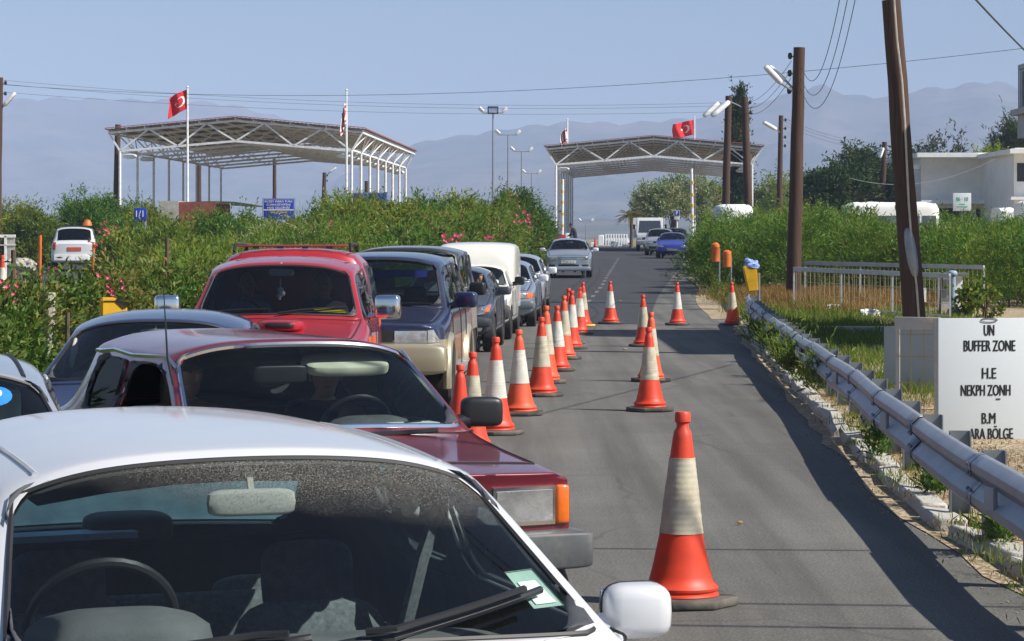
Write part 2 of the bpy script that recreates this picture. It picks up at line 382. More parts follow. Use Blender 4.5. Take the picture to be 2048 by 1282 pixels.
M['greygreen'] = leafmat('grey green leaves', [(0.1197, 0.1847, 0.0892), (0.2053, 0.2771, 0.125), (0.3421, 0.3694, 0.1785), (0.3079, 0.2463, 0.1427), (0.4105, 0.3078, 0.1785)], .6, .25, .2)
M['conifer'] = leafmat('conifer leaves', [(0.0199, 0.0501, 0.0196), (0.0331, 0.075, 0.0246), (0.0581, 0.1, 0.0328), (0.0829, 0.0834, 0.0328), (0.116, 0.0834, 0.0328)], .6, .3, .15)
M['palm'] = leafmat('palm leaves', [(.1, .12, .02), (.16, .17, .03), (.22, .2, .05), (.2, .15, .04)], .5, .8, .3)
M['bark'] = pm('bark', (.12, .085, .055), .95, var=.35, vs=8, bumps=.5, bs=30)
M['stone'] = pm('pale stone', (.46, .43, .37), .9, var=.2, vs=5, bumps=.4)
def woodpole():
    m, nt, p = newmat('creosoted pole'); c = coords(nt)
    mp = nn(nt, 'ShaderNodeMapping'); mp.inputs['Scale'].default_value = (14, 14, .35); nt.links.new(c, mp.inputs[0])
    n = noise(nt, mp.outputs[0], 2.5, 6, .7)
    colr = ramp(nt, n, [(.25, (.034, .016, .010)), (.5, (.072, .036, .022)), (.75, (.12, .07, .046))])
    nt.links.new(colr, p.inputs['Base Color']); p.inputs['Roughness'].default_value = .85; bump(nt, p, n, .6, .01)
    return m
M['wood_pole'] = woodpole()
M['asphalt_old'] = asphalt('old asphalt', (.122, .118, .107), (.182, .175, .158), .75)
M['asphalt_new'] = asphalt('newer dark asphalt', (.05, .051, .056), (.066, .067, .072), .3)
M['dirt'] = dirtmat('dry dirt verge', (.34, .26, .17), (.42, .34, .23), (.2, .17, .08))
M['field'] = dirtmat('field', (.2, .17, .08), (.3, .24, .13), (.1, .12, .04), .12)

# ------------------------------------------------------------------ ground, roads, hills
YS = [-40, -20, -5] + list(np.arange(0, 60, 2.0)) + list(np.arange(60, 330, 5.0))
bm_rows = []
for y in [-60] + YS + [340, 360, 420, 520, 700, 1000, 1600, 2600]:
    bm_rows.append([Vector((x, y, gz(y) - .03)) for x in (-1500, -400, -120, -60, -30, -15, -8, -4, 0, 4, 8, 15, 30, 60, 120, 400, 1500)])
sheet('ground', bm_rows, M['field'])
def strip(name, mat, y0, y1, fl, fr, dz, n=5, wob=0):
    ys = [y for y in np.arange(y0, y1 + .01, 1.0 if y1 - y0 < 90 else 3.0)]
    rows = []
    for y in ys:
        a, b = fl(y), fr(y); w = random.uniform(-wob, wob)
        rows.append([Vector((a + (b - a + w) * k / n, y, gz(y) + dz)) for k in range(n + 1)])
    return sheet(name, rows, mat)
strip('road', M['asphalt_old'], -36, 320, lambda y: xl(y) - .15, lambda y: xr(y) + .02, 0.0)
strip('road_resurfaced', M['asphalt_new'], 53.6, 250, lambda y: xl(y) + .1, lambda y: xl(y) + (xr(y) - xl(y)) * (.72 + .2 * smooth((y - 60) / 70)), .005)
strip('verge', M['dirt'], -36, 320, lambda y: xr(y) + .16, lambda y: xr(y) + 45, .07, 8)
strip('left_verge', M['dirt'], -36, 320, lambda y: xl(y) - 45, lambda y: xl(y) - .1, .05, 6)
strip('side_road', M['asphalt_new'], 70, 320, lambda y: -26 + (y - 70) * .05, lambda y: -14 + (y - 70) * .05, .06, 3)
strip('gutter', M['dirt'], 8, 56, lambda y: xr(y) - .12 - .1 * abs(sin(y * 1.7) * sin(y * .6)), lambda y: xr(y) + .1, .006, 2)
strip('gutter_far', M['dirt'], 56, 150, lambda y: xr(y) - .5 - .25 * abs(sin(y * .9)), lambda y: xr(y) + .1, .007, 2)
# the joint where the resurfaced part begins, and centre dashes
bm = B()
y = 57.0
while y < 128:
    L = 1.5; w = .055
    f = lambda yy: xl(yy) + (xr(yy) - xl(yy)) * .455
    pts = [(f(y) - w, y), (f(y) + w, y), (f(y + L) + w, y + L), (f(y + L) - w, y + L)]
    bm.faces.new([bm.verts.new((a, b, gz(b) + .010)) for a, b in pts]); y += 3.4
mk = pm('worn road marking', (.15, .15, .15), .8, var=.3, vs=3)
obj('road_marking', bm, mk)['kind'] = 'structure'
# broken kerb along the right
bm = B(); y = 7.5
while y < 58:
    L = random.uniform(.7, 1.1); gap = random.uniform(.01, .05) if random.random() < .88 else random.uniform(.2, .4)
    x = (xr(y) + xr(y + L)) / 2 + .07 + random.uniform(-.025, .025)
    ang = -math.atan2(xr(y + L) - xr(y), L) + random.uniform(-.04, .04)
    h = random.uniform(.065, .085)
    rot = RZ(ang) @ RY(random.uniform(-.08, .1)) @ RX(random.uniform(-.03, .03))
    r = box(bm, (x, y + L / 2, gz(y) + h / 2 - .01), (.18, L, h + .05), rot)
    for v in r['verts']: v.co += Vector([random.uniform(-.015, .015) for _ in range(3)])
    y += L + gap
bmesh.ops.bevel(bm, geom=list(bm.edges), offset=.018, segments=1, affect='EDGES')
obj('kerb', bm, pm('kerb stone', (.50, .48, .43), .9, var=.18, vs=4, bumps=.6, bs=35, dirt=(.27, .22, .15), dirtamt=.7, ds=4))['kind'] = 'structure'
bm = B()
for y in np.arange(66, 112, 2.0):
    a = Vector((xl(y) - .12, y, gz(y) + .1)); b = Vector((xl(y + 1.97) - .12, y + 1.97, gz(y + 2) + .1)); bar(bm, a, b, .5, .34)
bmesh.ops.bevel(bm, geom=list(bm.edges), offset=.03, segments=1, affect='EDGES')
obj('kerb_wall', bm, M['concrete'])['kind'] = 'structure'
bm = B()
for y in np.arange(60, 150, 1.0):
    bar(bm, (xr(y) + .08, y, gz(y) + .04), (xr(y + .96) + .08, y + .96, gz(y + 1) + .04), .16, .18)
obj('far_kerb', bm, M['concrete'])['kind'] = 'structure'

def hills(name, ridge, d0, d1, dback, mat, seed, amp=.05):
    px = np.linspace(-900, 2950, 190); rx = [r[0] for r in ridge]; ry = [r[1] for r in ridge]
    rng = np.random.default_rng(seed)
    H = np.interp(px, rx, [(HORY - v) * d1 / FPX + CAMZ for v in ry])
    def fract(x, y):
        s = 0
        for k, (fx, fy, a, ph) in enumerate(par): s = s + a * np.abs(np.sin(fx * x + fy * y + ph + .8 * np.sin(fy * x * .7 - ph)))
        return s
    par = [(rng.uniform(.004, .011) * 1.5 ** k, rng.uniform(.002, .006) * 1.4 ** k, .5 / 1.5 ** k, rng.uniform(0, 6)) for k in range(7)]
    rows = []
    for i, t in enumerate(list(np.linspace(0, 1, 26)) + [1.12]):
        d = d0 + (d1 - d0) * t if t <= 1 else dback
        X = (px - 1024) * d / FPX
        prof = t ** 1.7 if t <= 1 else .5
        rough = fract(X, d); rough = (rough - rough.mean()) * (1 - abs(2 * t - 1) ** 2 if t <= 1 else 0)
        Z = -1 + H * prof + H * rough * amp * 4 * min(1, t * 1.5)
        if .99 < t <= 1: Z = Z + (np.abs(np.sin(px * .043)) + np.abs(np.sin(px * .111 + 1))) * H * .018
        rows.append([Vector((a, d, b)) for a, b in zip(X, Z)])
    o = sheet(name, rows, mat); return o
hm, nt, p = newmat('dry hillside'); c = coords(nt)
colr = mix(nt, ramp(nt, noise(nt, c, .004, 8, .7), [(.4, 0), (.6, 1)]), (.17, .15, .125), (.085, .095, .075))
colr = mix(nt, ramp(nt, noise(nt, c, .02, 6, .75), [(.5, 0), (.62, .8)]), colr, (.05, .06, .035))
colr = mix(nt, ramp(nt, noise(nt, c, .009, 3, .6), [(.66, 0), (.7, .5)]), colr, (.34, .28, .23))
nt.links.new(colr, p.inputs['Base Color']); p.inputs['Roughness'].default_value = 1; p.inputs['Specular IOR Level'].default_value = 0
hills('far_hills', [(-900, 230), (-300, 200), (0, 206), (100, 202), (330, 206), (420, 210), (480, 218), (560, 240), (650, 268), (760, 300), (900, 330), (1400, 300), (2950, 260)], 3300, 5200, 5900, hm, 3)
hills('hills', [(-900, 455), (300, 450), (560, 420), (700, 345), (780, 305), (860, 284), (930, 274), (1000, 264), (1100, 251), (1160, 247), (1250, 252), (1300, 247), (1400, 240), (1480, 222), (1540, 204), (1600, 187), (1640, 175), (1680, 190), (1710, 198), (1800, 199), (1830, 184), (1900, 181), (1980, 166), (2048, 184), (2300, 200), (2950, 260)], 2300, 4400, 5000, hm, 8)
hills('foothills', [(-900, 440), (0, 446), (500, 452), (900, 440), (1250, 436), (1700, 440), (2950, 430)], 1300, 2300, 2700, hm, 21)
# small buildings of the plain, at the foot of the hills
# air: one box of thin haze round camera, ground and hills
hz = bpy.data.materials.new('haze'); hz.use_nodes = True; nt = hz.node_tree; nt.nodes.clear()
vo = nn(nt, 'ShaderNodeVolumePrincipled'); vo.inputs['Color'].default_value = (.54, .67, .97, 1); vo.inputs['Density'].default_value = .00026; vo.inputs['Anisotropy'].default_value = -.2
out = nn(nt, 'ShaderNodeOutputMaterial'); nt.links.new(vo.outputs[0], out.inputs['Volume'])
bm = B(); box(bm, (0, 2950, 175), (6400, 6200, 352)); hzo = obj('haze', bm, hz, smooth_=False); hzo['kind'] = 'stuff'

# ------------------------------------------------------------------ checkpoint canopies
def canopy(name, label, d, xl_, wid, frames, sp, ang):
    root = empty(name, (0, 0, 0)); tag(root, label, 'canopy')
    g = gz(d)
    u = Vector((sin(ang), cos(ang), 0)); v = Vector((cos(ang), -sin(ang), 0)); o = Vector((xl_, d, 0))
    P = lambda s, t, z: o + v * s + u * t + Vector((0, 0, z))
    zc0, zc1, ze, zp = 6.7, 7.25, 7.72, 8.38; ov = .62
    hw = wid / 2
    zlow = lambda s: zc0 + (zc1 - zc0) * (1 - abs(s - hw) / hw)
    zup = lambda s: ze + (zp - ze) * (1 - abs(s - hw) / (hw + ov))
    for f in range(frames):
        t = f * sp
        for s in (0, wid):
            b = B(); y = d + t; tube(b, [P(s, t, g - .3), P(s, t, zc0)], .072, 10)
            box(b, P(s, t, g + .12), (.4, .4, .24)); obj('post', b, M['white_paint'], root)
        b = B(); low = [P(s, t, zlow(s)) for s in (0, hw, wid)]; up = [P(-ov, t, zup(-ov)), P(hw, t, zup(hw)), P(wid + ov, t, zup(wid + ov))]
        for a, e in zip(low, low[1:]): bar(b, a, e, .09, .12)
        for a, e in zip(up, up[1:]): bar(b, a, e, .09, .12)
        ns = 4; ln = [wid * k / ns for k in range(ns + 1)]; un = [-ov] + [wid * (k + .5) / ns for k in range(ns)] + [wid + ov]
        for k in range(ns + 1):
            for s in (un[k], un[k + 1]): bar(b, P(ln[k], t, zlow(ln[k])), P(s, t, zup(s)), .09 if f == 0 else .05)
        obj('truss', b, M['white_paint'], root)
    T = (frames - 1) * sp; b = B()
    for k in range(15):
        s = -ov + (wid + 2 * ov) * k / 14; z = zup(s) + .11
        bar(b, P(s, -.2, z), P(s, T + .2, z), .05, .1)
    for s in (0, wid): bar(b, P(s, 0, zc0 + .05), P(s, T, zc0 + .05), .09, .1)
    for s in (-ov, wid + ov): bar(b, P(s, 0, zup(s) - .02), P(s, T, zup(s) - .02), .07, .1)
    for sgn, s0, s1 in ((-1, -ov, 0), (1, wid + ov, wid)):
        for f in range(frames - 1): bar(b, P(s1, f * sp, zc0), P(s0, (f + .5) * sp, zup(s0)), .055); bar(b, P(s0, (f + .5) * sp, zup(s0)), P(s1, (f + 1) * sp, zc0), .055)
    obj('purlin', b, M['white_paint'], root)
    b = B(); n = 60
    for side in (0, 1):
        rows = []
        for k in range(n + 1):
            s = (-ov - .15 + (hw + ov + .15) * k / n) if side == 0 else (hw + (hw + ov + .15) * k / n)
            z = zup(min(max(s, -ov), wid + ov)) + .19 + (.025 if k % 2 else 0)
            rows.append((P(s, -.25, z), P(s, T + .25, z)))
        vs = [(b.verts.new(a), b.verts.new(e)) for a, e in rows]
        for p0, p1 in zip(vs, vs[1:]): b.faces.new((p0[0], p1[0], p1[1], p0[1]))
    ro = obj('roof_sheet', b, M['roof_metal'], root); md = ro.modifiers.new('s', 'SOLIDIFY'); md.thickness = .03
    b = B()
    for a, e in ((-ov - .15, hw), (hw, wid + ov + .15)):
        bar(b, P(a, -.27, zup(max(a, -ov)) + .25), P(e, -.27, zup(min(e, wid + ov)) + .25), .03, .04)
    for s in (-ov - .17, wid + ov + .17): bar(b, P(s, -.25, zup(wid + ov) + .22), P(s, T + .25, zup(wid + ov) + .22), .03, .05)
    obj('roof_edge', b, M['roof_red'], root)
    for f in range(frames):
        for s, dx in ((wid, -.5), (0, .5)):
            if s == 0 and f > 1: continue
            b = B(); superell(b, P(s + dx, f * sp + .3, zc0 - .28), (.42, .2, .13), .8, .8, nu=12, nv=8); bar(b, P(s, f * sp + .3, zc0 - .05), P(s + dx, f * sp + .3, zc0 - .2), .05)
            obj('lamp', b, M['lampglass'], root)
    return root
canopy('canopy', 'larger white truss canopy with brown roof sheets above the bushes left of the road', 139, -21.8, 12.93, 8, 5.07, R(2.4))
canopy('canopy', 'white steel truss canopy with red roof edge spanning the road ahead', 165, 2.9, 12.9, 8, 4.9, R(3.2))

# ------------------------------------------------------------------ flags, masts, poles, lamps
def flagpole(px, ytop, d, label, group=None):
    x = (px - 1024) * d / FPX; zt = at(px, ytop, d).z; z0 = gz(d)
    b = B(); tube(b, [(x, d, z0 - .2), (x, d, (z0 + zt) / 2), (x, d, zt)], [.075, .062, .045], 10)
    superell(b, (x, d, zt + .06), (.07, .07, .05), 1, 1, nu=8, nv=6)
    o = obj('flagpole', b, M['white_paint']); return tag(o, label, 'flagpole', group)
def flag(px, ytop, d, wid, hgt, label, droop, furl, kind, seed=0, rz=0):
    """cloth hung by its right-hand edge, blown to the left; emblem sewn on both faces"""
    N, K = 36, 20
    def S(u, v):
        u = max(u, 0.0)   # u 0 hoist..1 fly, v 0 top..1 bottom
        x = -wid * u * (1 - furl) ; z = -hgt * v - droop * u ** 1.2 * hgt * (1 + .25 * v)
        yy = .16 * wid * sin(u * 9 + v * 2 + seed) * u ** .6 + furl * wid * .25 * sin(u * 16 + v * 3)
        return Vector((x + .03 * wid * sin(v * 5 + seed) * u, yy, z))
    def nr(u, v):
        e = .01; a = S(u + e, v) - S(u - e, v); b_ = S(u, v + e) - S(u, v - e); n = a.cross(b_); n.normalize(); return n
    root = empty('flag', at(px, ytop, d), rz); tag(root, label, 'flag')
    b = B(); g = [[b.verts.new(S(i / N, j / K)) for j in range(K + 1)] for i in range(N + 1)]
    for i in range(N):
        for j in range(K): b.faces.new((g[i][j], g[i + 1][j], g[i + 1][j + 1], g[i][j + 1]))
    o = obj('cloth', b, M['flag_red'] if kind == 'red' else M['flag_white'], root); md = o.modifiers.new('s', 'SOLIDIFY'); md.thickness = .012; md.offset = 0
    em = M['flag_white'] if kind == 'red' else M['flag_red']
    def patch(b, f, nu, nv):
        for sg in (1, -1):
            G = [[b.verts.new(S(*f(i / nu, j / nv)) + nr(*f(i / nu, j / nv)) * .02 * sg) for j in range(nv + 1)] for i in range(nu + 1)]
            for i in range(nu):
                for j in range(nv): b.faces.new((G[i][j], G[i + 1][j], G[i + 1][j + 1], G[i][j + 1]))
    asp = hgt / wid; b = B()
    cx = .36
    def cresc(a, t):
        th = R(40) + a * R(280); ro, ri, off = .26, .205, .07
        p1 = (cx + ro * asp * cos(th), .5 + ro * sin(th)); th2 = R(32) + a * R(296)
        p2 = (cx + (off + ri * cos(th2)) * asp, .5 + ri * sin(th2))
        return (p1[0] * (1 - t) + p2[0] * t, p1[1] * (1 - t) + p2[1] * t)
    patch(b, cresc, 28, 3)
    def star(i):
        def f(a, t):
            th = pi + i * 2 * pi / 5; r = .115
            tip = (cos(th) * r, sin(th) * r); l = (cos(th - pi / 5) * r * .4, sin(th - pi / 5) * r * .4); rr = (cos(th + pi / 5) * r * .4, sin(th + pi / 5) * r * .4)
            q = [l[k] * (1 - a) + rr[k] * a for k in (0, 1)]
            if t < .5: s = t * 2; e = (q[0] * s, q[1] * s)
            else: s = (t - .5) * 2; e = (q[0] * (1 - s) + tip[0] * s, q[1] * (1 - s) + tip[1] * s)
            return (cx + .24 * asp * 1.0 + .03 + e[0] * asp, .5 + e[1])
        return f
    for i in range(5): patch(b, star(i), 2, 4)
    if kind == 'white':
        for v0 in (.1, .8): patch(b, lambda a, t: (.0 + a * .995, v0 + .1 * t), 30, 2)
    NOFIX.add(id(b))
    return obj('emblem', b, em, root)
flagpole(375, 176, 128, 'tall white flagpole in front of the left canopy under a red flag')
flag(374, 179, 128, 1.02, 1.0, 'red flag with white crescent and star on the pole at the left canopy', .42, .1, 'red', 0)
flagpole(693, 182, 130, 'white flagpole with the limp white flag beside the left canopy corner')
flag(692, 203, 130, 1.35, 1.15, 'limp white flag with red bars and crescent by the left canopy', .55, .82, 'white', 1)
flagpole(1135, 240, 172, 'white flagpole at the left side of the road canopy')
flag(1134, 256, 172, 1.6, .9, 'furled white flag with red bars and crescent over the road canopy', .35, .72, 'white', 2)
flagpole(1389, 236, 178, 'white flagpole rising through the right side of the road canopy')
flag(1387, 240, 178, 1.55, 1.05, 'red flag with white crescent and star flying over the road canopy', .3, .05, 'red', 3)

def floodmast(px, ytop, d, label, flood=False):
    root = empty('light_mast', (0, 0, 0)); tag(root, label, 'light mast'); p = at(px, ytop, d); z0 = gz(d)
    b = B(); tube(b, [(p.x, d, z0), (p.x, d, p.z)], [.12, .06], 10); bar(b, (p.x - .9, d, p.z), (p.x + .9, d, p.z), .07); obj('pole', b, M['galv_post'], root)
    for sg in (-1, 1):
        b = B(); box(b, (p.x + sg * 1.05, d - .1, p.z + .28), (.55, .3, .3), RY(-sg * .75) @ RX(.3), bevel=.05); obj('lamp', b, M['white_paint'], root)
    if flood:
        b = B(); box(b, (p.x, d - .15, p.z + .25), (.98, .3, .66), RX(-.2), bevel=.05); obj('floodlight', b, M['black'], root)
        b = B(); box(b, (p.x, d - .31, p.z + .22), (.76, .03, .44), RX(-.2)); obj('floodlight_glass', b, M['lens'], root)
    return root
floodmast(986, 226, 225, 'tall mast with a dark square floodlight between two lamps', True)
floodmast(1016, 270, 255, 'middle grey lamp mast with two white lamps left of the road canopy')
floodmast(1043, 303, 285, 'lower grey lamp mast with two white lamps next to the road canopy')
floodmast(1063, 347, 330, 'farthest small lamp mast with two white lamps above the bushes')
floodmast(1172, 443, 420, 'distant lamp mast seen under the road canopy')

def pole(px0, py0, px1, py1, d, r0, r1, label, lamps=(), insul=0, side=-1, cable=False):
    root = empty('utility_pole', (0, 0, 0)); tag(root, label, 'utility pole')
    a, t = at(px0, py0, d), at(px1, py1, d); k = (gz(d) - .2 - t.z) / (a.z - t.z); a = t + (a - t) * k
    b = B(); n = 9; pts = [a + (t - a) * i / n + Vector((random.uniform(-.01, .01), 0, 0)) for i in range(n + 1)]
    tube(b, pts, [r0 + (r1 - r0) * i / n for i in range(n + 1)], 14); obj('shaft', b, M['wood_pole'], root)
    ax = (t - a).normalized()
    for i in range(insul):
        q = t - ax * (.25 + .45 * i); b = B(); bar(b, q, q + Vector((side * .22, 0, .02)), .03)
        superell(b, q + Vector((side * .24, 0, .03)), (.06, .06, .09), .8, .8, nu=10, nv=6); obj('insulator', b, M['black'], root)
    for (dz, dx, dz2, L, ry, dd) in lamps:
        q = t - ax * dz; e = q + Vector((dx, dd, dz2)); b = B(); tube(b, [q - ax * .5, q + Vector((dx * .15, dd * .2, 0)), e], .03, 8); ar = obj('lamp_arm', b, M['galv_post'], root)
        b = B(); dr = Vector((math.copysign(1, dx) * cos(ry), dd, sin(ry))).normalized(); ctr = e + dr * L / 2
        qm = dr.to_track_quat('X', 'Z').to_matrix()
        superell(b, ctr, (L * .5, L * .17, L * .1), .4, .5, qm, 14, 8); lh = obj('lamp_head', b, M['white_paint'], root)
    if cable:
        b = B(); tube(b, [p + Vector((.03 + .02 * sin(i * 1.3), -r0 - .005, 0)) for i, p in enumerate(pts)], .018, 6); obj('cable_conduit', b, pm('pale conduit', (.5, .45, .4), .6), root)
        b = B(); q = at(1817, 505, d) ; superell(b, q + Vector((.02, -r0 + .06, 0)), (.09, .1, .42), .8, .9, RY(-.15)); obj('metal_patch', b, M['galv'], root)
    return root
pole(1829, 640, 1783, 0, 40, .19, .15, 'thick leaning brown wooden pole behind the buffer zone sign', cable=True)
for o in [o for o in bpy.data.objects if o.name == 'utility_pole']:  # it runs on above the frame
    pass
pole(1587, 590, 1599, 95, 65, .2, .15, 'wooden utility pole with twin white lamp heads beside the white barriers', [(1.2, -.45, .25, .65, .8, -.15), (1.15, -.3, .3, .6, .75, .25)], 3)
pole(1451, 430, 1457, 192, 115, .2, .15, 'slim brown wooden pole carrying lamps at the right canopy edge', [(.5, -.45, .2, 1.0, -.75, -.2)], 0)
pole(1497, 420, 1489, 194, 108, .2, .15, 'brown wooden pole rising beside the dark cypress', [(.45, -.7, .25, 1.05, -.7, -.25)], 2, 1)
pole(1559, 400, 1562, 231, 130, .17, .12, 'thin wooden pole with one white boxy lamp right of the cypress', [(.9, -.25, .15, .85, .5, -.3)], 4, 1)
pole(1765, 400, 1769, 284, 150, .2, .15, 'short distant pole with a round white lamp before the conifers', [(.35, -.12, .0, .7, -1.2, -.3)], 1)
pole(233, 390, 236, 249, 148, .2, .17, 'dark wooden pole standing at the left end of the larger canopy')
pole(398, 420, 398, 330, 185, .2, .17, 'wooden pole standing under the middle of the larger canopy')
pole(549, 420, 549, 318, 200, .18, .14, 'dark pole with lamp behind the blue welcome sign', [(.4, .6, .7, .7, .6, 0)], 0)
pole(647, 420, 649, 345, 205, .2, .15, 'dark pole with small white lamp right of the blue welcome sign', [(.5, .4, .5, .7, .6, 0)], 2, 1)
pole(733, 400, 733, 362, 200, .18, .15, 'stub of dark pole between the canopy posts')
pole(1628, 390, 1629, 336, 190, .13, .1, 'very thin far pole among the olive brown trees')
pole(-4, 400, 0, 155, 105, .16, .13, 'dark utility pole at the left edge with a raised white lamp', [(1.3, .18, .1, .75, .85, 0)], 3, 1)

def wires(name, label, segs, r, mat='wire'):
    b = B()
    for (p, q, sag) in segs:
        p, q = Vector(p), Vector(q); n = 24
        tube(b, [p + (q - p) * i / n - Vector((0, 0, sag * 4 * (i / n) * (1 - i / n))) for i in range(n + 1)], r, 5)
    return tag(obj(name, b, M[mat]), label, 'cable')
wires('overhead_cable', 'single thin cable stretched across the whole sky above both canopies', [(at(-60, 164, 105), at(2120, 88, 75), 1.0)], .008)
wires('overhead_cable', 'three sagging cables between the twin lamp pole and the top edge', [(at(1604, 134, 65), at(1690, -60, 44), 1.0), (at(1603, 157, 65), at(1706, -60, 44), 1.15), (at(1602, 177, 65), at(1722, -60, 44), 1.3)], .008)
wires('overhead_cable', 'three cables running down from the twin lamp pole toward the canopy pole', [(at(1583, 122, 65), at(1495, 205, 108), .25), (at(1582, 140, 65), at(1495, 215, 108), .3), (at(1582, 156, 65), at(1495, 226, 108), .35)], .008)
wires('overhead_cable', 'bundle of faint cables low over the left canopy and hills', [(at(2, 160, 105), at(1489, 204, 108), .5), (at(2, 168, 105), at(1489, 210, 108), .5), (at(2, 184, 105), at(1489, 222, 108), .45)], .006)
wires('overhead_cable', 'faint cables running from the boxy lamp pole to the conifers', [(at(1568, 243, 130), at(1768, 292, 150), .3), (at(1568, 250, 130), at(1768, 300, 150), .3), (at(1568, 236, 130), at(1768, 288, 150), .3), (at(1768, 290, 150), at(2100, 310, 170), .3)], .007)
wires('overhead_cable', 'dark cable slanting down across the top right corner', [(at(1925, -30, 25), at(2080, 130, 36), .02)], .012)
wires('overhead_cable', 'cables above the frame whose shadows cross the near road', [((-14, 12.2, 6.2), (14, 9.6, 5.4), .3), ((-14, 12.6, 6.6), (14, 10.4, 5.6), .3), ((-14, 14.4, 6.4), (14, 12.9, 5.4), .3)], .022)
wires('overhead_cable', 'thin white cable reaching from the conifers to the white building', [(at(1630, 330, 150), at(1990, 318, 140), 1.3)], .012, 'white_paint')

# ------------------------------------------------------------------ guardrail
GR = [(5.15, 54.0), (4.98, 52.5), (4.55, 45.5), (4.08, 38), (3.7, 31), (3.42, 25.4), (3.12, 21), (2.92, 17.6), (2.80, 14.9), (2.72, 12.8), (2.72, 10.8), (2.75, 8.5)]
def grx(y): return float(np.interp(y, [g[1] for g in GR[::-1]], [g[0] for g in GR[::-1]]))
prof = [(-.0, .30), (-.035, .295), (-.085, .255), (-.085, .215), (-.03, .165), (-.015, .15), (-.03, .135), (-.085, .085), (-.085, .045), (-.035, .005), (0, 0)]
root = empty('guardrail', (0, 0, 0)); tag(root, 'grey galvanised steel crash barrier curving along the right verge', 'guardrail')
seg = [(8.5 + 3.1 * i_, min(54, 8.5 + 3.1 * i_ + 3.25)) for i_ in range(15)]
ZR = .285
prof = [(u, w * 1.12) for u, w in prof]
for i, (a, e) in enumerate(seg):
    b = B(); ys = np.linspace(a, e, 9); rows = []
    dz = .008 * sin(i * 2.3); 
    for y in ys:
        x = grx(y); off = -.006 * (i % 2)
        rows.append([b.verts.new((x + u + off, y, gz(y) + ZR + w + dz + .006 * sin(y * 1.1))) for u, w in prof])
    for r0, r1 in zip(rows, rows[1:]):
        for k in range(len(prof) - 1): b.faces.new((r0[k], r0[k + 1], r1[k + 1], r1[k]))
    for yb in (a + .08, a + .2):
        for w in (.06, .11, .19, .24):
            x = grx(yb); superell(b, (x - .085, yb, gz(yb) + ZR + w * 1.12), (.012, .013, .012), .9, .9, nu=8, nv=6, mi=1)
    o = obj('rail_beam', b, [M['galv'], M['galv_post']], root); md = o.modifiers.new('s', 'SOLIDIFY'); md.thickness = .006
    b = B(); x = grx(a + .02); tube(b, [(x + u - .005, a + .02, gz(a) + ZR + w) for u, w in prof], .0055, 6); obj('lap_joint', b, M['black'], root)
y = 9.0; k = 0
while y < 53.5:
    x = grx(y) + .10; ang = -math.atan2(grx(y + .5) - grx(y - .5), 1); b = B(); rot = RZ(ang)
    c = Vector((x, y, gz(y) + .245))
    for sx in (-.065, .065): box(b, c + rot @ Vector((sx, 0, .02)), (.008, .09, .70), rot)
    box(b, c + rot @ Vector((0, .043, .02)), (.122, .006, .70), rot)
    obj('post', b, M['galv_post'], root)
    b = B(); box(b, c + rot @ Vector((-.055, -.05, .2)), (.045, .07, .22), rot); obj('spacer_block', b, M['galv_post'], root)
    y += 1.52; k += 1
for yb in (13.9, 19.8, 25.9, 31.8):
    b = B(); x = grx(yb); box(b, (x - .1, yb, gz(yb) + ZR + .16), (.03, .1, .13), RZ(.35), bevel=.004); obj('reflector', b, M['grey_rail'], root)

# ------------------------------------------------------------------ traffic cones
def cone_meshes(white, red, base, s=1.0, seed=0, plain=False):
    rnd = random.Random(seed)
    prof = [(.0, .985), (.034, .985), (.040, .975), (.040, .935), (.031, .925), (.031, .905), (.044, .885)]
    body = lambda z: float(np.interp(z, [.06, .12, .2, .365, .755, .885, 1], [.182, .163, .142, .109, .062, .045, .04]))
    zs = list(np.linspace(.885, .12, 26)); pr = prof + [(body(z), z) for z in zs[1:]] + [(.182, .1), (.19, .09), (.188, .078), (.178, .07), (.178, .066), (.19, .06), (.194, .05), (.188, .042), (.18, .042)]
    bm = B(); lathe(bm, pr[::-1], 36)
    for v in bm.verts:
        if v.co.z < .3 and rnd.random() < .0: pass
        a = math.atan2(v.co.y, v.co.x); k = 1 + .018 * sin(a * 2 + seed) * max(0, (.4 - v.co.z)) * 2.5 + .012 * sin(a * 3 + seed * 2 + v.co.z * 9) * (v.co.z < .36)
        v.co.x *= k; v.co.y *= k
    parts = [('body', bm, red)]
    if not plain:
        bm = B(); zz = np.linspace(.365, .75, 48)
        lathe(bm, [(body(z) + .0035 + .0006 * sin(z * 210 + seed), z) for z in zz], 48)
        for v in bm.verts:
            a = math.atan2(v.co.y, v.co.x); k = 1 + .007 * sin(a * 4 + v.co.z * 26 + seed) + .012 * sin(a * 2 - v.co.z * 95 + seed) * max(0, sin(v.co.z * 14 + seed)); v.co.x *= k; v.co.y *= k
        parts.append(('reflective_sleeve', bm, white))
    bm = B(); n = 8; poly = [(.285 * (1 + .04 * (i % 2)) * cos(2 * pi * (i + .5) / n), .285 * sin(2 * pi * (i + .5) / n)) for i in range(n)]
    prism(bm, poly, .045, RX(-pi / 2).to_4x4() @ Matrix.Translation((0, -.045, 0)))
    bmesh.ops.bevel(bm, geom=list(bm.edges), offset=.008, segments=1, affect='EDGES')
    parts.append(('base', bm, base))
    return parts
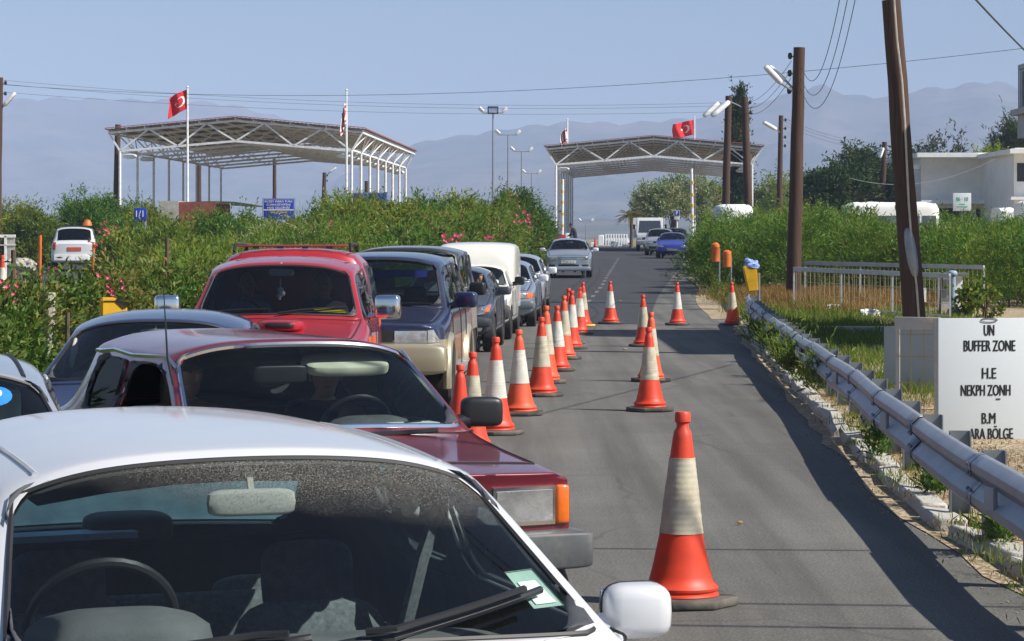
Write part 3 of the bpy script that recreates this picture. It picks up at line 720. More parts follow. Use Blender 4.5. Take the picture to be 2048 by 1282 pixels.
def cone(px, ytop, ybase, label, white='cone_white', red='cone_red', base='cone_base', plain=False, tilt=None, rz=None, k=[0]):
    k[0] += 1; ppm = (ybase - 4 - HORY) / CAMZ if ybase < 1100 else (ybase - 10 - HORY) / CAMZ
    d = FPX / ppm; h = (CAMZ - gz(d)) - (ytop - HORY) * d / FPX
    root = empty('traffic_cone', ((px - 1024) * d / FPX, d, gz(d) + .004 + .004 * (d > 53)), rz if rz is not None else random.uniform(0, 6))
    tag(root, label, 'cone', 'red and white traffic cones on the road')
    s = h / .985
    for nme, bm, mt in cone_meshes(M[white], M[red], M[base], s, k[0], plain): obj(nme, bm, mt, root)
    root.scale = (min(s * 1.02, 1.02), min(s * 1.02, 1.02), s)
    if not tilt: tilt = (random.uniform(-.015, .015), random.uniform(-.015, .015))
    root.rotation_euler = (tilt[0], tilt[1], root.rotation_euler.z)
    return root
cone(1361, 825, 1218, 'nearest big cone with a wrinkled cream sleeve in the open lane', 'cone_cream', rz=.2, tilt=(0, .012))
cone(1300, 655, 826, 'upright cone with cream sleeve, second nearest in the open lane', 'cone_cream')
cone(1302, 625, 767, 'cone half hidden directly behind the second nearest lane cone', 'cone_cream', 'cone_faded')
cone(1287, 590, 697, 'cone with its base at the edge of the wide building shadow', 'cone_cream')
cone(1355, 565, 658, 'farthest right cone on the road just behind the wide shadow', 'cone_white')
cone(1221, 563, 656, 'lone far cone by the broken centre line', 'cone_white')
cone(1466, 565, 658, 'leaning cone in the grass at the far end of the guardrail', 'cone_cream', tilt=(0, -.05))
cone(918, 730, 938, 'plain orange cone without sleeve beside the maroon bonnet', plain=True)
cone(944, 705, 905, 'cone with a stained yellowish sleeve behind the plain orange one', 'cone_cream', 'cone_red')
cone(992, 675, 872, 'tall cone with clean cream sleeve next to the black door mirror', 'cone_white')
cone(1040, 660, 834, 'cone with scuffed grey white sleeve, right neighbour of the tall clean one', 'cone_white', 'cone_faded')
cone(1083, 635, 796, 'cone with a bright vertical seam in its sleeve, mid row', 'cone_cream')
cone(1091, 612, 770, 'cone mostly hidden behind the seamed sleeve cone', 'cone_cream', 'cone_faded')
cone(1115, 612, 746, 'cone with very white sleeve in the middle of the row', 'cone_white')
cone(1127, 592, 722, 'cone with dull sleeve squeezed behind the very white one', 'cone_cream', 'cone_faded')
cone(1142, 582, 702, 'cone with white sleeve just before the shadowed cone', 'cone_white')
cone(1138, 577, 692, 'cone hidden behind the white sleeve cone, only its tip clear', 'cone_cream')
cone(1159, 575, 673, 'cone whose red foot stands in shadow at the far end of the row', 'cone_white')
cone(1166, 565, 660, 'last cone of the row standing on a yellow base', 'cone_cream', base='yellow_rubber')

# ------------------------------------------------------------------ signs and gates on the right verge
def lettered(root, lines, origin, mat, rotm=None, bold=.012):
    for s, cx, cz, w, h in lines:
        me = text_mesh(s, w - .01, h, 0); b = B()
        for i, dx in enumerate((-.0036, 0, .0036)):
            n0 = len(b.verts); b.from_mesh(me); b.verts.ensure_lookup_table()
            for v in b.verts[n0:]: v.co.x += dx; v.co.y -= .0006 * i
        NOFIX.add(id(b)); obj('lettering', b, mat, root, (cx, origin, cz), smooth_=False)
d = 22.7; k = d / FPX
root = empty('buffer_zone_sign', at(1977, 886, d), R(7)); tag(root, 'large pale board lettered UN BUFFER ZONE in three languages', 'sign')
b = B(); W2 = 104 * k; H2 = 250 * k
box(b, (.0, 0, H2 / 2), (2 * W2, .03, H2), bevel=.004); obj('board', b, M['sign_grey'], root)
yz = lambda py: (886 - py) * k
xx = lambda px: (px - 1977) * k
lettered(root, [('UN', xx(1977), yz(671), 23 * k, 22 * k), ('BUFFER ZONE', xx(1978), yz(702), 108 * k, 22 * k), ('H.E', xx(1977), yz(757), 31 * k, 22 * k),
                ('NEKPH ZONH', xx(1970), yz(791), 104 * k, 22 * k), ('B.M', xx(1976), yz(847), 30 * k, 22 * k), ('ARA BÖLGE', xx(1981), yz(878), 92 * k, 22 * k)], -.0175, M['ink'])
b = B(); box(b, (xx(1996), -.018, yz(798)), (9 * k, .003, 2.5 * k)); obj('lettering', b, M['ink'], root)
b = B(); tube(b, [(xx(1977) + 17 * k * cos(t), -.02, yz(640) + 4 * k * sin(t)) for t in np.linspace(0, 2 * pi, 20)[:-1]], .003, 5, True); obj('wire_tie', b, M['ink'], root)
for px_ in (-W2 + .03, W2 - .1): b = B(); bar(b, (px_, .04, -.1), (px_, .04, H2), .04); obj('post', b, M['galv_post'], root)
b = B(); box(b, (0, -.004, -.015), (2 * W2, .05, .03)); obj('bottom_rail', b, M['rusty_white'], root)

root = empty('mesh_gate', at(1875, 840, 24.6), R(-24)); tag(root, 'narrow rusty white wire mesh gate standing left of the lettered board', 'gate')
b = B(); x0, x1, zt = -.4, 0, 1.0
bar(b, (x0, 0, -.15), (x0, 0, zt), .035); obj('upright', b, M['rusty_white'], root)
b = B(); bar(b, (x1, 0, -.15), (x1, 0, zt), .055); obj('upright', b, M['rusty_white'], root)
b = B(); box(b, ((x0 + x1) / 2, -.004, zt - .05), (x1 - x0 + .06, .03, .12), bevel=.006); obj('top_plate', b, M['rusty_white'], root)
b = B()
for z in (.1, .36, .62, .84): bar(b, (x0, 0, z), (x1, 0, z), .008)
for s in (.33, .66): bar(b, (x0 + s * .4, 0, -.1), (x0 + s * .4, 0, zt), .008)
obj('wire_mesh', b, pm('rusty wire', (.42, .3, .12), .7), root)
root = empty('board', at(1820, 780, 29.5), R(-20)); tag(root, 'blank grey metal board propped in shade behind the mesh gate', 'board')
b = B(); prism(b, [(-.31, .02), (.36, 0), (.36, .82), (-.31, .74)], .025); obj('panel', b, M['sign_backing'], root)
b = B(); bar(b, (-.1, .05, 0), (-.1, .35, .0), .05); bar(b, (.2, .05, 0), (.2, .35, 0), .05); bar(b, (.0, .03, .3), (.0, .03, .75), .05); obj('brace', b, M['galv_post'], root)

def barrier(name, label, a, e, zt, n, plate=None, gold=False):
    root = empty(name, (0, 0, 0)); tag(root, label, 'barrier'); a, e = Vector(a), Vector(e); v = e - a
    up = Vector((0, 0, 1)); b = B(); bar(b, a + up * zt, e + up * zt, .05, .1); obj('top_rail', b, M['grey_rail'], root)
    b = B(); bar(b, a + up * .12, e + up * .12, .03); obj('bottom_rail', b, M['grey_rail'], root)
    for i in (0, .33, .66, 1):
        b = B(); bar(b, a + v * i - up * .1, a + v * i + up * zt, .04); obj('upright', b, M['grey_rail'], root)
    b = B()
    for i in range(n): q = a + v * (i + .5) / n; bar(b, q + up * .12, q + up * zt, .007)
    for z in (.38, .68): bar(b, a + up * z, e + up * z, .008)
    obj('wire_mesh', b, pm('old wire', (.5, .42, .28), .6), root)
    return root
g0 = at(1588, 640, 60); g0.z = gz(60) + .07; g1 = at(1900, 640, 53); g1.z = gz(53) + .07
barrier('mesh_barrier', 'front white mesh crowd barrier with a flat top rail by the pole', g0, g1, .98, 30)
g0 = at(1610, 640, 66); g0.z = gz(66) + .07; g1 = at(1968, 640, 60); g1.z = gz(60) + .07
barrier('mesh_barrier', 'rear white mesh crowd barrier before the right hedge', g0, g1, 1.02, 44)
tag(obj('notice', (lambda b: (box(b, at(1845, 590, 54) , (.16, .02, .3)), b)[1])(B()), M['white_paint']), 'small white notice hung on the front mesh barrier', 'notice')
root = empty('utility_box', at(1900, 640, 57), R(-8)); tag(root, 'pale metal cabinet beside a blue grey post before the hedge', 'cabinet'); root.location.z = gz(57) + .07
b = B(); box(b, (0, 0, .5), (.55, .35, .8), bevel=.02); obj('housing', b, M['white_paint'], root)
b = B(); box(b, (.02, -.05, .93), (.75, .5, .05)); obj('lid', b, M['galv'], root)
b = B(); box(b, (-.08, -.181, .55), (.3, .012, .5)); obj('door', b, M['galv'], root)
b = B(); q = at(1905, 640, 55.5); tube(b, [(q.x, q.y, 0), (q.x, q.y, 1.08)], .07, 12); superell(b, (q.x, q.y, 1.1), (.11, .11, .07), .8, 1)
tag(obj('bollard', b, pm('blue grey steel', (.3, .4, .52), .5, dirt=(.3, .28, .25))), 'blue grey round post with a dome cap before the pale cabinet', 'bollard')
b = B(); q = at(1878, 640, 54); bar(b, (q.x, q.y, 0), (q.x + .07, q.y, 1.15), .045); tag(obj('sign_post', b, M['black']), 'thin dark metal post leaning between the brown pole and the cabinet', 'post')

def litter_bin(px, ytop, ybot, d, label, mat, round_=True, bag=False, ry=0, stand=True, w=.22):
    p = at(px, ybot, d); h = (ybot - ytop) * d / FPX; root = empty('litter_bin', p, 0); tag(root, label, 'litter bin')
    b = B()
    if round_: lathe(b, [(w * .42, 0), (w * .5, .02), (w * .52, h * .75), (w * .54, h * .76), (w * .5, h * .9), (w * .2, h)], 18)
    else:
        vs = [(-.5, 0), (.42, 0), (.5, h / w * .98), (-.5, h / w * .98)]
        prism(b, [(-w * .28, 0), (w * .42, 0), (w * .5, h), (-w * .5, h * .98)], w * .7, Matrix.Translation((0, -w * .35, 0))); bmesh.ops.bevel(b, geom=list(b.edges), offset=.02, segments=2, affect='EDGES')
    if ry:
        for v in b.verts: v.co = RY(ry) @ v.co
    obj('bin_body', b, mat, root)
    if bag:
        b = B(); superell(b, (0, 0, h * .97), (w * .52, w * .4, h * .12), .7, .8)
        for i in range(7): superell(b, (random.uniform(-.1, .12), random.uniform(-.06, .06), h * (1.06 + .1 * random.random())), (.07, .05, .05), .8, .8, RY(random.uniform(-1, 1)), 10, 6)
        for v in b.verts: v.co += Vector((random.uniform(-.012, .012), random.uniform(-.012, .012), random.uniform(-.012, .012)))
        obj('bin_liner', b, M['bluebag'], root)
    if stand:
        b = B(); zz = gz(d) - p.z - .1; tube(b, [(w * .5, .05, zz), (w * .5, .05, h * .7)], .028, 8); obj('post', b, M['galv_post'], root)
    return root
litter_bin(1504, 530, 583, 51, 'yellow litter bin with blue liner at the end of the guardrail', M['yellow_plastic'], False, True, -.1, w=.29)
litter_bin(1431, 485, 524, 70, 'taller orange litter bin on a post at the right hedge', M['orange_plastic'])
litter_bin(1454, 500, 535, 67.5, 'shorter orange litter bin right of the taller orange one', M['orange_plastic'])
litter_bin(1419, 468, 482, 84, 'small far orange litter bin inside the hedge edge', M['orange_plastic'])
root = empty('litter_bin', at(228, 647, 22.4), R(15)); tag(root, 'yellow slanted litter bin at the left hedge behind the dark blue car', 'litter bin')
b = B(); prism(b, [(-.11, -.1), (.11, -.1), (.12, .15), (.02, .23), (-.11, .23)], .2); bmesh.ops.bevel(b, geom=list(b.edges), offset=.012, segments=2, affect='EDGES'); obj('bin_body', b, M['yellow_plastic'], root)
b = B(); bar(b, (.022, -.003, .22), (.115, -.003, .15), .012, .03); bar(b, (-.09, -.003, .2), (.01, -.003, .2), .006, .01); bar(b, (.01, -.003, .2), (.085, -.003, .13), .006, .01); obj('slot', b, M['black'], root)
b = B(); bar(b, (0, .1, -1.0), (0, .1, 0), .05); obj('post', b, M['galv_post'], root)

def bluesign(px0, py0, px1, py1, d, label, lines, frame=True):
    k = d / FPX; c = at((px0 + px1) / 2, py1, d); root = empty('road_sign', c); tag(root, label, 'sign')
    w, h = (px1 - px0) * k, (py1 - py0) * k; b = B(); box(b, (0, 0, h / 2), (w, .08, h), bevel=.01); obj('panel', b, M['sign_blue'], root)
    if frame:
        b = B(); t = .035 * h
        for a, e in (((-w / 2 + t, 0, t), (w / 2 - t, 0, t)), ((-w / 2 + t, 0, h - t), (w / 2 - t, 0, h - t)), ((-w / 2 + t, 0, t), (-w / 2 + t, 0, h - t)), ((w / 2 - t, 0, t), (w / 2 - t, 0, h - t))):
            bar(b, Vector(a) + Vector((0, -.045, 0)), Vector(e) + Vector((0, -.045, 0)), t * .5, .012)
        obj('border', b, M['white_letter'], root)
    for s, u, v, ww, hh, m in lines:
        link('lettering', text_mesh(s, ww * w, hh * h, .01), M[m], root, (u * w, -.048, v * h), smooth_=False)
    for sx in (-.35, .35):
        b = B(); tube(b, [(sx * w, .08, gz(d) - c.z), (sx * w, .08, h * .9)], .06, 8); obj('post', b, M['galv_post'], root)
    return root, w, h
r_, w_, h_ = bluesign(525, 397, 590, 440, 120, 'big blue welcome sign with white Turkish lettering above the bushes', [('KUZEY KIBRIS TÜRK', 0, .82, .86, .09, 'white_letter'), ("CUMHURİYETİNE", 0, .67, .74, .09, 'white_letter'), ('HOŞ GELDİNİZ', 0, .525, .70, .09, 'white_letter'), ('WELCOME', 0, .31, .52, .09, 'yellow_letter')])
b = B(); box(b, (0, -.05, h_ * .47), (w_ * .94, .012, .05)); obj('border', b, M['white_letter'], r_)
bluesign(705, 385, 775, 416, 112, 'second blue sign mostly buried in the bush before the canopy posts', [])
bluesign(269, 416, 293, 441, 92, 'small square blue sign showing 1/1 in the left bushes', [('1/1', -.05, .3, .62, .5, 'white_letter')], False)
root = empty('parking_sign', at(1354, 470, 153)); tag(root, 'small blue and white parking sign on a white post behind the parked cars', 'sign'); kk = 153 / FPX
b = B(); box(b, (0, 0, 40 * kk), (11 * kk, .05, 19 * kk), bevel=.01); obj('panel', b, M['white_paint'], root)
b = B(); box(b, (0, -.03, 44 * kk), (10 * kk, .03, 10 * kk)); obj('panel', b, M['sign_blue'], root)
link('lettering', text_mesh('P', 4 * kk, 7 * kk, .02), M['white_letter'], root, (0, -.05, 40.7 * kk), smooth_=False)
b = B(); tube(b, [(0, .06, -1.2), (0, .06, 48 * kk)], .05, 8); obj('post', b, M['white_paint'], root)

# wooden stakes and marker posts along the left hedge
for px, y0, y1, d, mt, lab, r in [(332, 476, 515, 40, 'bark', 'grey wooden stake among the reeds left of the red pickup', .035), (24, 500, 575, 30, 'bark', 'wooden stake nearest the left picture edge', .03), (78, 470, 560, 36, 'orange_plastic', 'orange marker post left of the white estate car', .022), (185, 497, 530, 45, 'orange_plastic', 'orange marker post right of the white estate car', .022), (212, 540, 570, 33, 'bark', 'short pale stake in the oleander bushes', .02), (131, 625, 700, 23, 'bark', 'pale stem stake near the dark blue car', .02), (95, 585, 640, 25, 'stone', 'grey post with a rounded head in the left bushes', .06)]:
    p0, p1 = at(px, y1, d), at(px, y0, d); b = B(); tube(b, [(p0.x, d, gz(d)), (p0.x + .02, d, p1.z)], r, 8)
    tag(obj('marker_post', b, M[mt]), lab, 'post')
b = B(); q = at(15, 490, 70); 
for zz in (472, 490): bar(b, at(-12, zz, 70), at(31, zz, 70), .06, .08 if zz == 472 else .02)
for px in (-8, 11): bar(b, at(px, 472, 70), at(px, 560, 70), .06)
for i in range(8): bar(b, at(14 + i * 2.2, 474, 70), at(14 + i * 2.2, 530, 70), .012)
tag(obj('mesh_barrier', b, M['white_paint']), 'white mesh barrier cut by the left picture edge', 'barrier')
for px, y0, d in ((5, 515, 62), (28, 535, 55)):
    root = empty('traffic_cone', (at(px, y0, d).x, d, gz(d) + .06)); tag(root, 'far orange cone left of the white estate car, %s' % ('beside the white mesh barrier' if px == 5 else 'in front of the stake'), 'cone', 'red and white traffic cones on the road')
    for nme, bm, mt in cone_meshes(M['cone_white'], M['cone_red'], M['cone_base'], 1, 40 + px, px == 28): obj(nme, bm, mt, root)
    root.scale = (1, 1, (at(px, y0, d).z - gz(d)) / .985)
for px, py, s in ((46, 529, .3), (56, 531, .24), (34, 528, .28), (52, 527, .2)):
    b = B(); q = at(px, py, 78); superell(b, q, (s, s * .8, s * .55), .8, .8)
    for v in b.verts: v.co += Vector((random.uniform(-.06, .06),) * 1 + (random.uniform(-.06, .06), random.uniform(-.06, .06)))
    tag(obj('boulder', b, M['stone']), 'pale boulder in the heap beside the left side road', 'boulder', 'heap of pale boulders')

# ------------------------------------------------------------------ barrier post, concrete blocks and far checkpoint
d = 163; k = d / FPX; q = at(1121, 482, d); root = empty('barrier_post', (q.x, d, gz(d))); tag(root, 'white barrier boom with yellow bands raised upright from a red housing', 'barrier')
b = B(); box(b, (0, 0, .55), (.62, .4, 1.1), bevel=.04); obj('housing', b, M['redlens'], root)
b = B(); box(b, (.45, 0, .6), (.25, .3, 1.2), bevel=.03); obj('counterweight', b, M['white_paint'], root)
b = B(); tube(b, [(.12, -.1, .8), (.14, -.1, 4.7)], .09, 10); obj('boom', b, M['white_paint'], root)
b = B()
for z in (1.6, 2.35, 3.1, 3.8, 4.4): tube(b, [(.12, -.1, z), (.12, -.1, z + .18)], .1, 10)
obj('band', b, M['yellow_plastic'], root)
d = 163; q = at(1386, 435, d); root = empty('barrier_post', (q.x, d, gz(d))); tag(root, 'second upright white boom with yellow bands at the right hedge', 'barrier')
b = B(); tube(b, [(0, 0, 0), (-.1, 0, at(0, 337, d).z - gz(d))], .09, 10); obj('boom', b, M['white_paint'], root)
b = B()
for z in (2.2, 2.9, 3.6, 4.4): tube(b, [(-.05, 0, z), (-.05, 0, z + .2)], .105, 10)
obj('band', b, M['yellow_plastic'], root)
def block(px0, px1, py0, py1, d, label, mat='plaster', name='concrete_block', dep=.8):
    a, e = at(px0, py1, d), at(px1, py0, d); b = B(); c = (a + e) / 2; z0 = gz(d); zt = e.z
    w = abs(e.x - a.x); prism(b, [(-w / 2, 0), (w / 2, 0), (w * .48, zt - z0), (-w * .48, zt - z0)], dep, Matrix.Translation((c.x, d, z0))); bmesh.ops.bevel(b, geom=list(b.edges), offset=min(.05, w * .1), segments=1, affect='EDGES')
    return tag(obj(name, b, M[mat]), label, 'concrete block')
block(1180, 1193, 485, 497, 240, 'white concrete block at the left of the far checkpoint')
block(1222, 1237, 482, 495, 235, 'white concrete block with a red mark in the middle of the far checkpoint')
block(1196, 1208, 470, 492, 262, 'tall white kiosk wall at the far checkpoint')
block(1165, 1262, 490, 499, 250, 'long low sandy wall across the far end of the road', 'concrete', 'low_wall', .5)
block(1245, 1262, 489, 501, 225, 'grey concrete block in front of the far low wall', 'galv_post')
for i in range(9):
    block(1210 + i * 5.2, 1213.4 + i * 5.2, 468, 482, 275, 'white upright slab in the row behind the far low wall', 'white_paint', 'barrier_slab', .3)['group'] = 'white slabs behind the far wall'
root = empty('traffic_cone', (at(1189, 492, 238).x, 236, gz(236))); tag(root, 'tiny red cone standing on the far checkpoint line', 'cone', 'red and white traffic cones on the road')
for nme, bm, mt in cone_meshes(M['cone_white'], M['cone_red'], M['cone_base'], 1, 77, True): obj(nme, bm, mt, root)

# ------------------------------------------------------------------ buildings
d = 150; k = d / FPX
def bx(b, x0, x1, y0, y1, z0, z1): box(b, ((x0 + x1) / 2, (y0 + y1) / 2, (z0 + z1) / 2), (x1 - x0, y1 - y0, z1 - z0))
X = lambda px: (px - 1024) * k
Z = lambda py: CAMZ - (py - HORY) * k
root = empty('building', (0, 0, 0)); tag(root, 'white flat roofed two storey building behind the right hedge', 'building')
b = B(); bx(b, X(1842), X(2025), d, d + 9, Z(403), Z(316)); obj('wall', b, M['plaster'], root)
b = B(); bx(b, X(1826), X(2040), d - 1.6, d + 10, Z(316), Z(307)); obj('roof', b, M['plaster'], root)
b = B(); bx(b, X(1836), X(2032), d - 1.2, d, Z(408), Z(401)); obj('ledge', b, M['plaster'], root)
b = B(); bx(b, X(1842), X(2025), d + .3, d + 9, .5, Z(416)); obj('wall', b, M['dark_open'], root)
b = B(); bx(b, X(1842), X(2025), d, d + .5, Z(416), Z(403)); 
for a, e in ((1842, 1856), (1938, 1952), (2018, 2030)): bx(b, X(a), X(e), d, d + .5, .5, Z(416))
obj('ground_floor', b, M['plaster'], root)
b = B(); bx(b, X(1988), X(2024), d - 2.2, d, Z(334), Z(323)); obj('canopy_slab', b, M['plaster'], root)
b = B(); bx(b, X(1818), X(1836), d - .6, d + .8, Z(339), Z(331)); obj('canopy_slab', b, M['plaster'], root)
b = B(); bx(b, X(2012), X(2034), d - 2.8, d, Z(327), Z(299)); obj('wall', b, M['plaster'], root)
d2 = 140; k = d2 / FPX
root = empty('building', (0, 0, 0)); tag(root, 'second white flat roofed building cut by the right picture edge', 'building')
b = B(); bx(b, X(2028), X(2300), d2, d2 + 10, .5, Z(308)); obj('wall', b, M['plaster'], root)
b = B(); bx(b, X(2012), X(2310), d2 - 1.2, d2 + 11, Z(308), Z(299)); obj('roof', b, M['plaster'], root)
b = B(); bx(b, X(2015), X(2300), d2 - 1.0, d2, Z(400), Z(394)); obj('ledge', b, M['plaster'], root)
b = B(); bx(b, X(2034), X(2060), d2 - .02, d2 + .1, Z(363), Z(326)); obj('window', b, M['dark_open'], root)
root = empty('shop_sign', at(1924, 421, 118)); tag(root, 'white square sign with green lettering before the white building', 'sign'); kk = 118 / FPX
b = B(); box(b, (0, 0, 17 * kk), (36 * kk, .1, 36 * kk), bevel=.01); obj('panel', b, M['sign_grey'], root)
for s, u, v, w, h in (('06 · 10', 0, 19, 24, 8), ('CAFE', 0, 11.5, 12, 3), ('MARKET', 0, 6.5, 22, 3.5)):
    if s[0].isdigit(): link('lettering', text_mesh(s, w * kk, h * kk, .02), M['green_letter'], root, (u * kk, -.06, v * kk), smooth_=False)
b = B()
for v, w in ((12.5, 12), (7.5, 22)):
    n = int(w / 2.6)
    for i in range(n): box(b, ((-w / 2 + (i + .5) * w / n) * kk, -.055, v * kk), (1.7 * kk, .01, 2 * kk))
obj('small_print', b, M['green_letter'], root)
b = B(); tube(b, [(0, .1, -2.4), (0, .1, 30 * kk)], .06, 8); obj('post', b, M['galv_post'], root)

root = empty('apartment_building', (0, 0, 0)); tag(root, 'pale building at the right edge whose balcony casts the wide road shadow', 'building')
b = B(); bx(b, 9.75, 20, 38.4, 47.5, -.2, 6.75); obj('wall', b, M['plaster'], root)
b = B(); bx(b, 9.55, 20.2, 38.2, 47.7, 6.75, 7.0); obj('roof', b, M['plaster'], root)
b = B(); bx(b, 11, 19, 44.6, 47.4, 7.0, 9.9); obj('stair_tower', b, M['plaster'], root)
bxx = at(2033, 200, 46.4).x; root_b = root
b = B(); bx(b, bxx - .1, 9.75, 40.4, 46.5, at(0, 213, 43).z, at(0, 200, 43).z); bx(b, bxx, 9.75, 40.6, 46.3, at(0, 262, 43).z, at(0, 213, 43).z); obj('balcony', b, pm('grey render', (.5, .48, .45), .85, dirt=(.3, .27, .22)), root)
b = B(); zb = at(0, 200, 43).z
bar(b, (bxx + .03, 40.6, zb + .78), (bxx + .03, 46.3, zb + .78), .05, .09); bar(b, (bxx + .03, 40.6, zb + .78), (9.75, 40.6, zb + .78), .05, .09)
for y in np.arange(40.6, 46.4, .14): bar(b, (bxx + .03, y, zb), (bxx + .03, y, zb + .76), .02)
for x in np.arange(bxx, 9.7, .14): bar(b, (x, 40.6, zb), (x, 40.6, zb + .76), .02)
obj('railing', b, M['galv_post'], root)
b = B(); bx(b, bxx + .06, 9.75, 40.63, 40.66, zb + .05, zb + .66) if False else bx(b, bxx + .05, bxx + .07, 40.7, 46.2, zb + .06, zb + .7); obj('railing_panel', b, pm('grey panel', (.4, .38, .36), .8), root)
b = B(); bx(b, 9.73, 9.78, 41.2, 42.6, 3.4, 5.4); obj('window', b, M['dark_open'], root)

# low red walled store and white hut behind the left bushes
root = empty('store_building', (0, 0, 0)); tag(root, 'low store with red side wall and dark green roof behind the left bushes', 'building'); d = 118; k = d / FPX
b = B(); bx(b, X(358), X(432), d, d + 6, .4, Z(404)); obj('wall', b, pm('red painted wall', (.26, .06, .04), .8, dirt=(.4, .25, .15)), root)
b = B(); bx(b, X(318), X(357), d - .1, d + 6, .4, Z(402)); obj('wall', b, M['stone'], root)
b = B(); prism(b, [(X(362), Z(404)), (X(515), Z(412)), (X(500), Z(408)), (X(465), Z(403)), (X(420), Z(402))], 6, Matrix.Translation((0, d + .2, 0))); obj('roof', b, pm('dark green sheeting', (.06, .08, .06), .8), root)
root = empty('hut', (0, 0, 0)); tag(root, 'small white rounded hut cabin right of the blue welcome sign', 'hut'); d = 112; k = d / FPX
b = B(); superell(b, (X(645), d + 1, Z(428)), (30 * k, .9, 9 * k), .3, .4); obj('roof', b, M['plaster'], root)
b = B(); bx(b, X(619), X(668), d + .3, d + 1.7, .4, Z(432)); obj('wall', b, M['plaster'], root)
b = B(); q = at(1470, 418, 100); superell(b, q + Vector((0, 1, -.6)), (.75, 1.4, .8), .35, .35); tag(obj('caravan', b, M['plaster']), 'white rounded caravan roof showing over the hedge behind the poles', 'caravan')

# ------------------------------------------------------------------ cars
def patch(bvh, poly, axis='front', off=.006, thick=.02, rings=4, sub=5, y0=4.0):
    """a thin fitted piece (lamp, grille, plate, trim) laid on the body: outline in x,z (front/rear) or y,z (sides), cast onto the shell"""
    P = []; n = len(poly)
    for i in range(n):
        a, e = poly[i], poly[(i + 1) % n]
        for k in range(sub): P.append((a[0] + (e[0] - a[0]) * k / sub, a[1] + (e[1] - a[1]) * k / sub))
    cx = sum(p[0] for p in P) / len(P); cz = sum(p[1] for p in P) / len(P)
    D = {'front': Vector((0, -1, 0)), 'rear': Vector((0, 1, 0)), 'right': Vector((-1, 0, 0)), 'left': Vector((1, 0, 0)), 'top': Vector((0, 0, -1))}[axis]
    def cast(u, v):
        if axis in ('front', 'rear'): o = Vector((u, 0, v)) - D * y0
        elif axis == 'top': o = Vector((u, v, 0)) - D * y0
        else: o = Vector((0, u, v)) - D * y0
        h = bvh.ray_cast(o, D)
        return h[0] if h[0] is not None else None
    bm = B(); last = None
    def pt(u, v):
        nonlocal last
        q = cast(u, v)
        if q is None:
            q = last.copy() if last else Vector((u, 0, v))
            if axis in ('front', 'rear'): q.x, q.z = u, v
            elif axis == 'top': q.x, q.y = u, v
            else: q.y, q.z = u, v
        last = q; return q
    c0 = pt(cx, cz); c = bm.verts.new(c0 - D * off); prev = None
    for r in range(1, rings + 1):
        t = r / rings; ring = []
        for (u, v) in P: ring.append(bm.verts.new(pt(cx + (u - cx) * t, cz + (v - cz) * t) - D * off))
        for i in range(len(ring)):
            j = (i + 1) % len(ring)
            if prev: bm.faces.new((prev[i], prev[j], ring[j], ring[i]))
            else: bm.faces.new((c, ring[j], ring[i]))
        prev = ring
    low = [bm.verts.new(v.co + D * (thick + off)) for v in prev]
    for i in range(len(low)):
        j = (i + 1) % len(low); bm.faces.new((prev[i], prev[j], low[j], low[i]))
    return bm
def rect(x0, z0, x1, z1): return [(x0, z0), (x1, z0), (x1, z1), (x0, z1)]
def mirx(poly): return [(-x, z) for x, z in poly[::-1]]

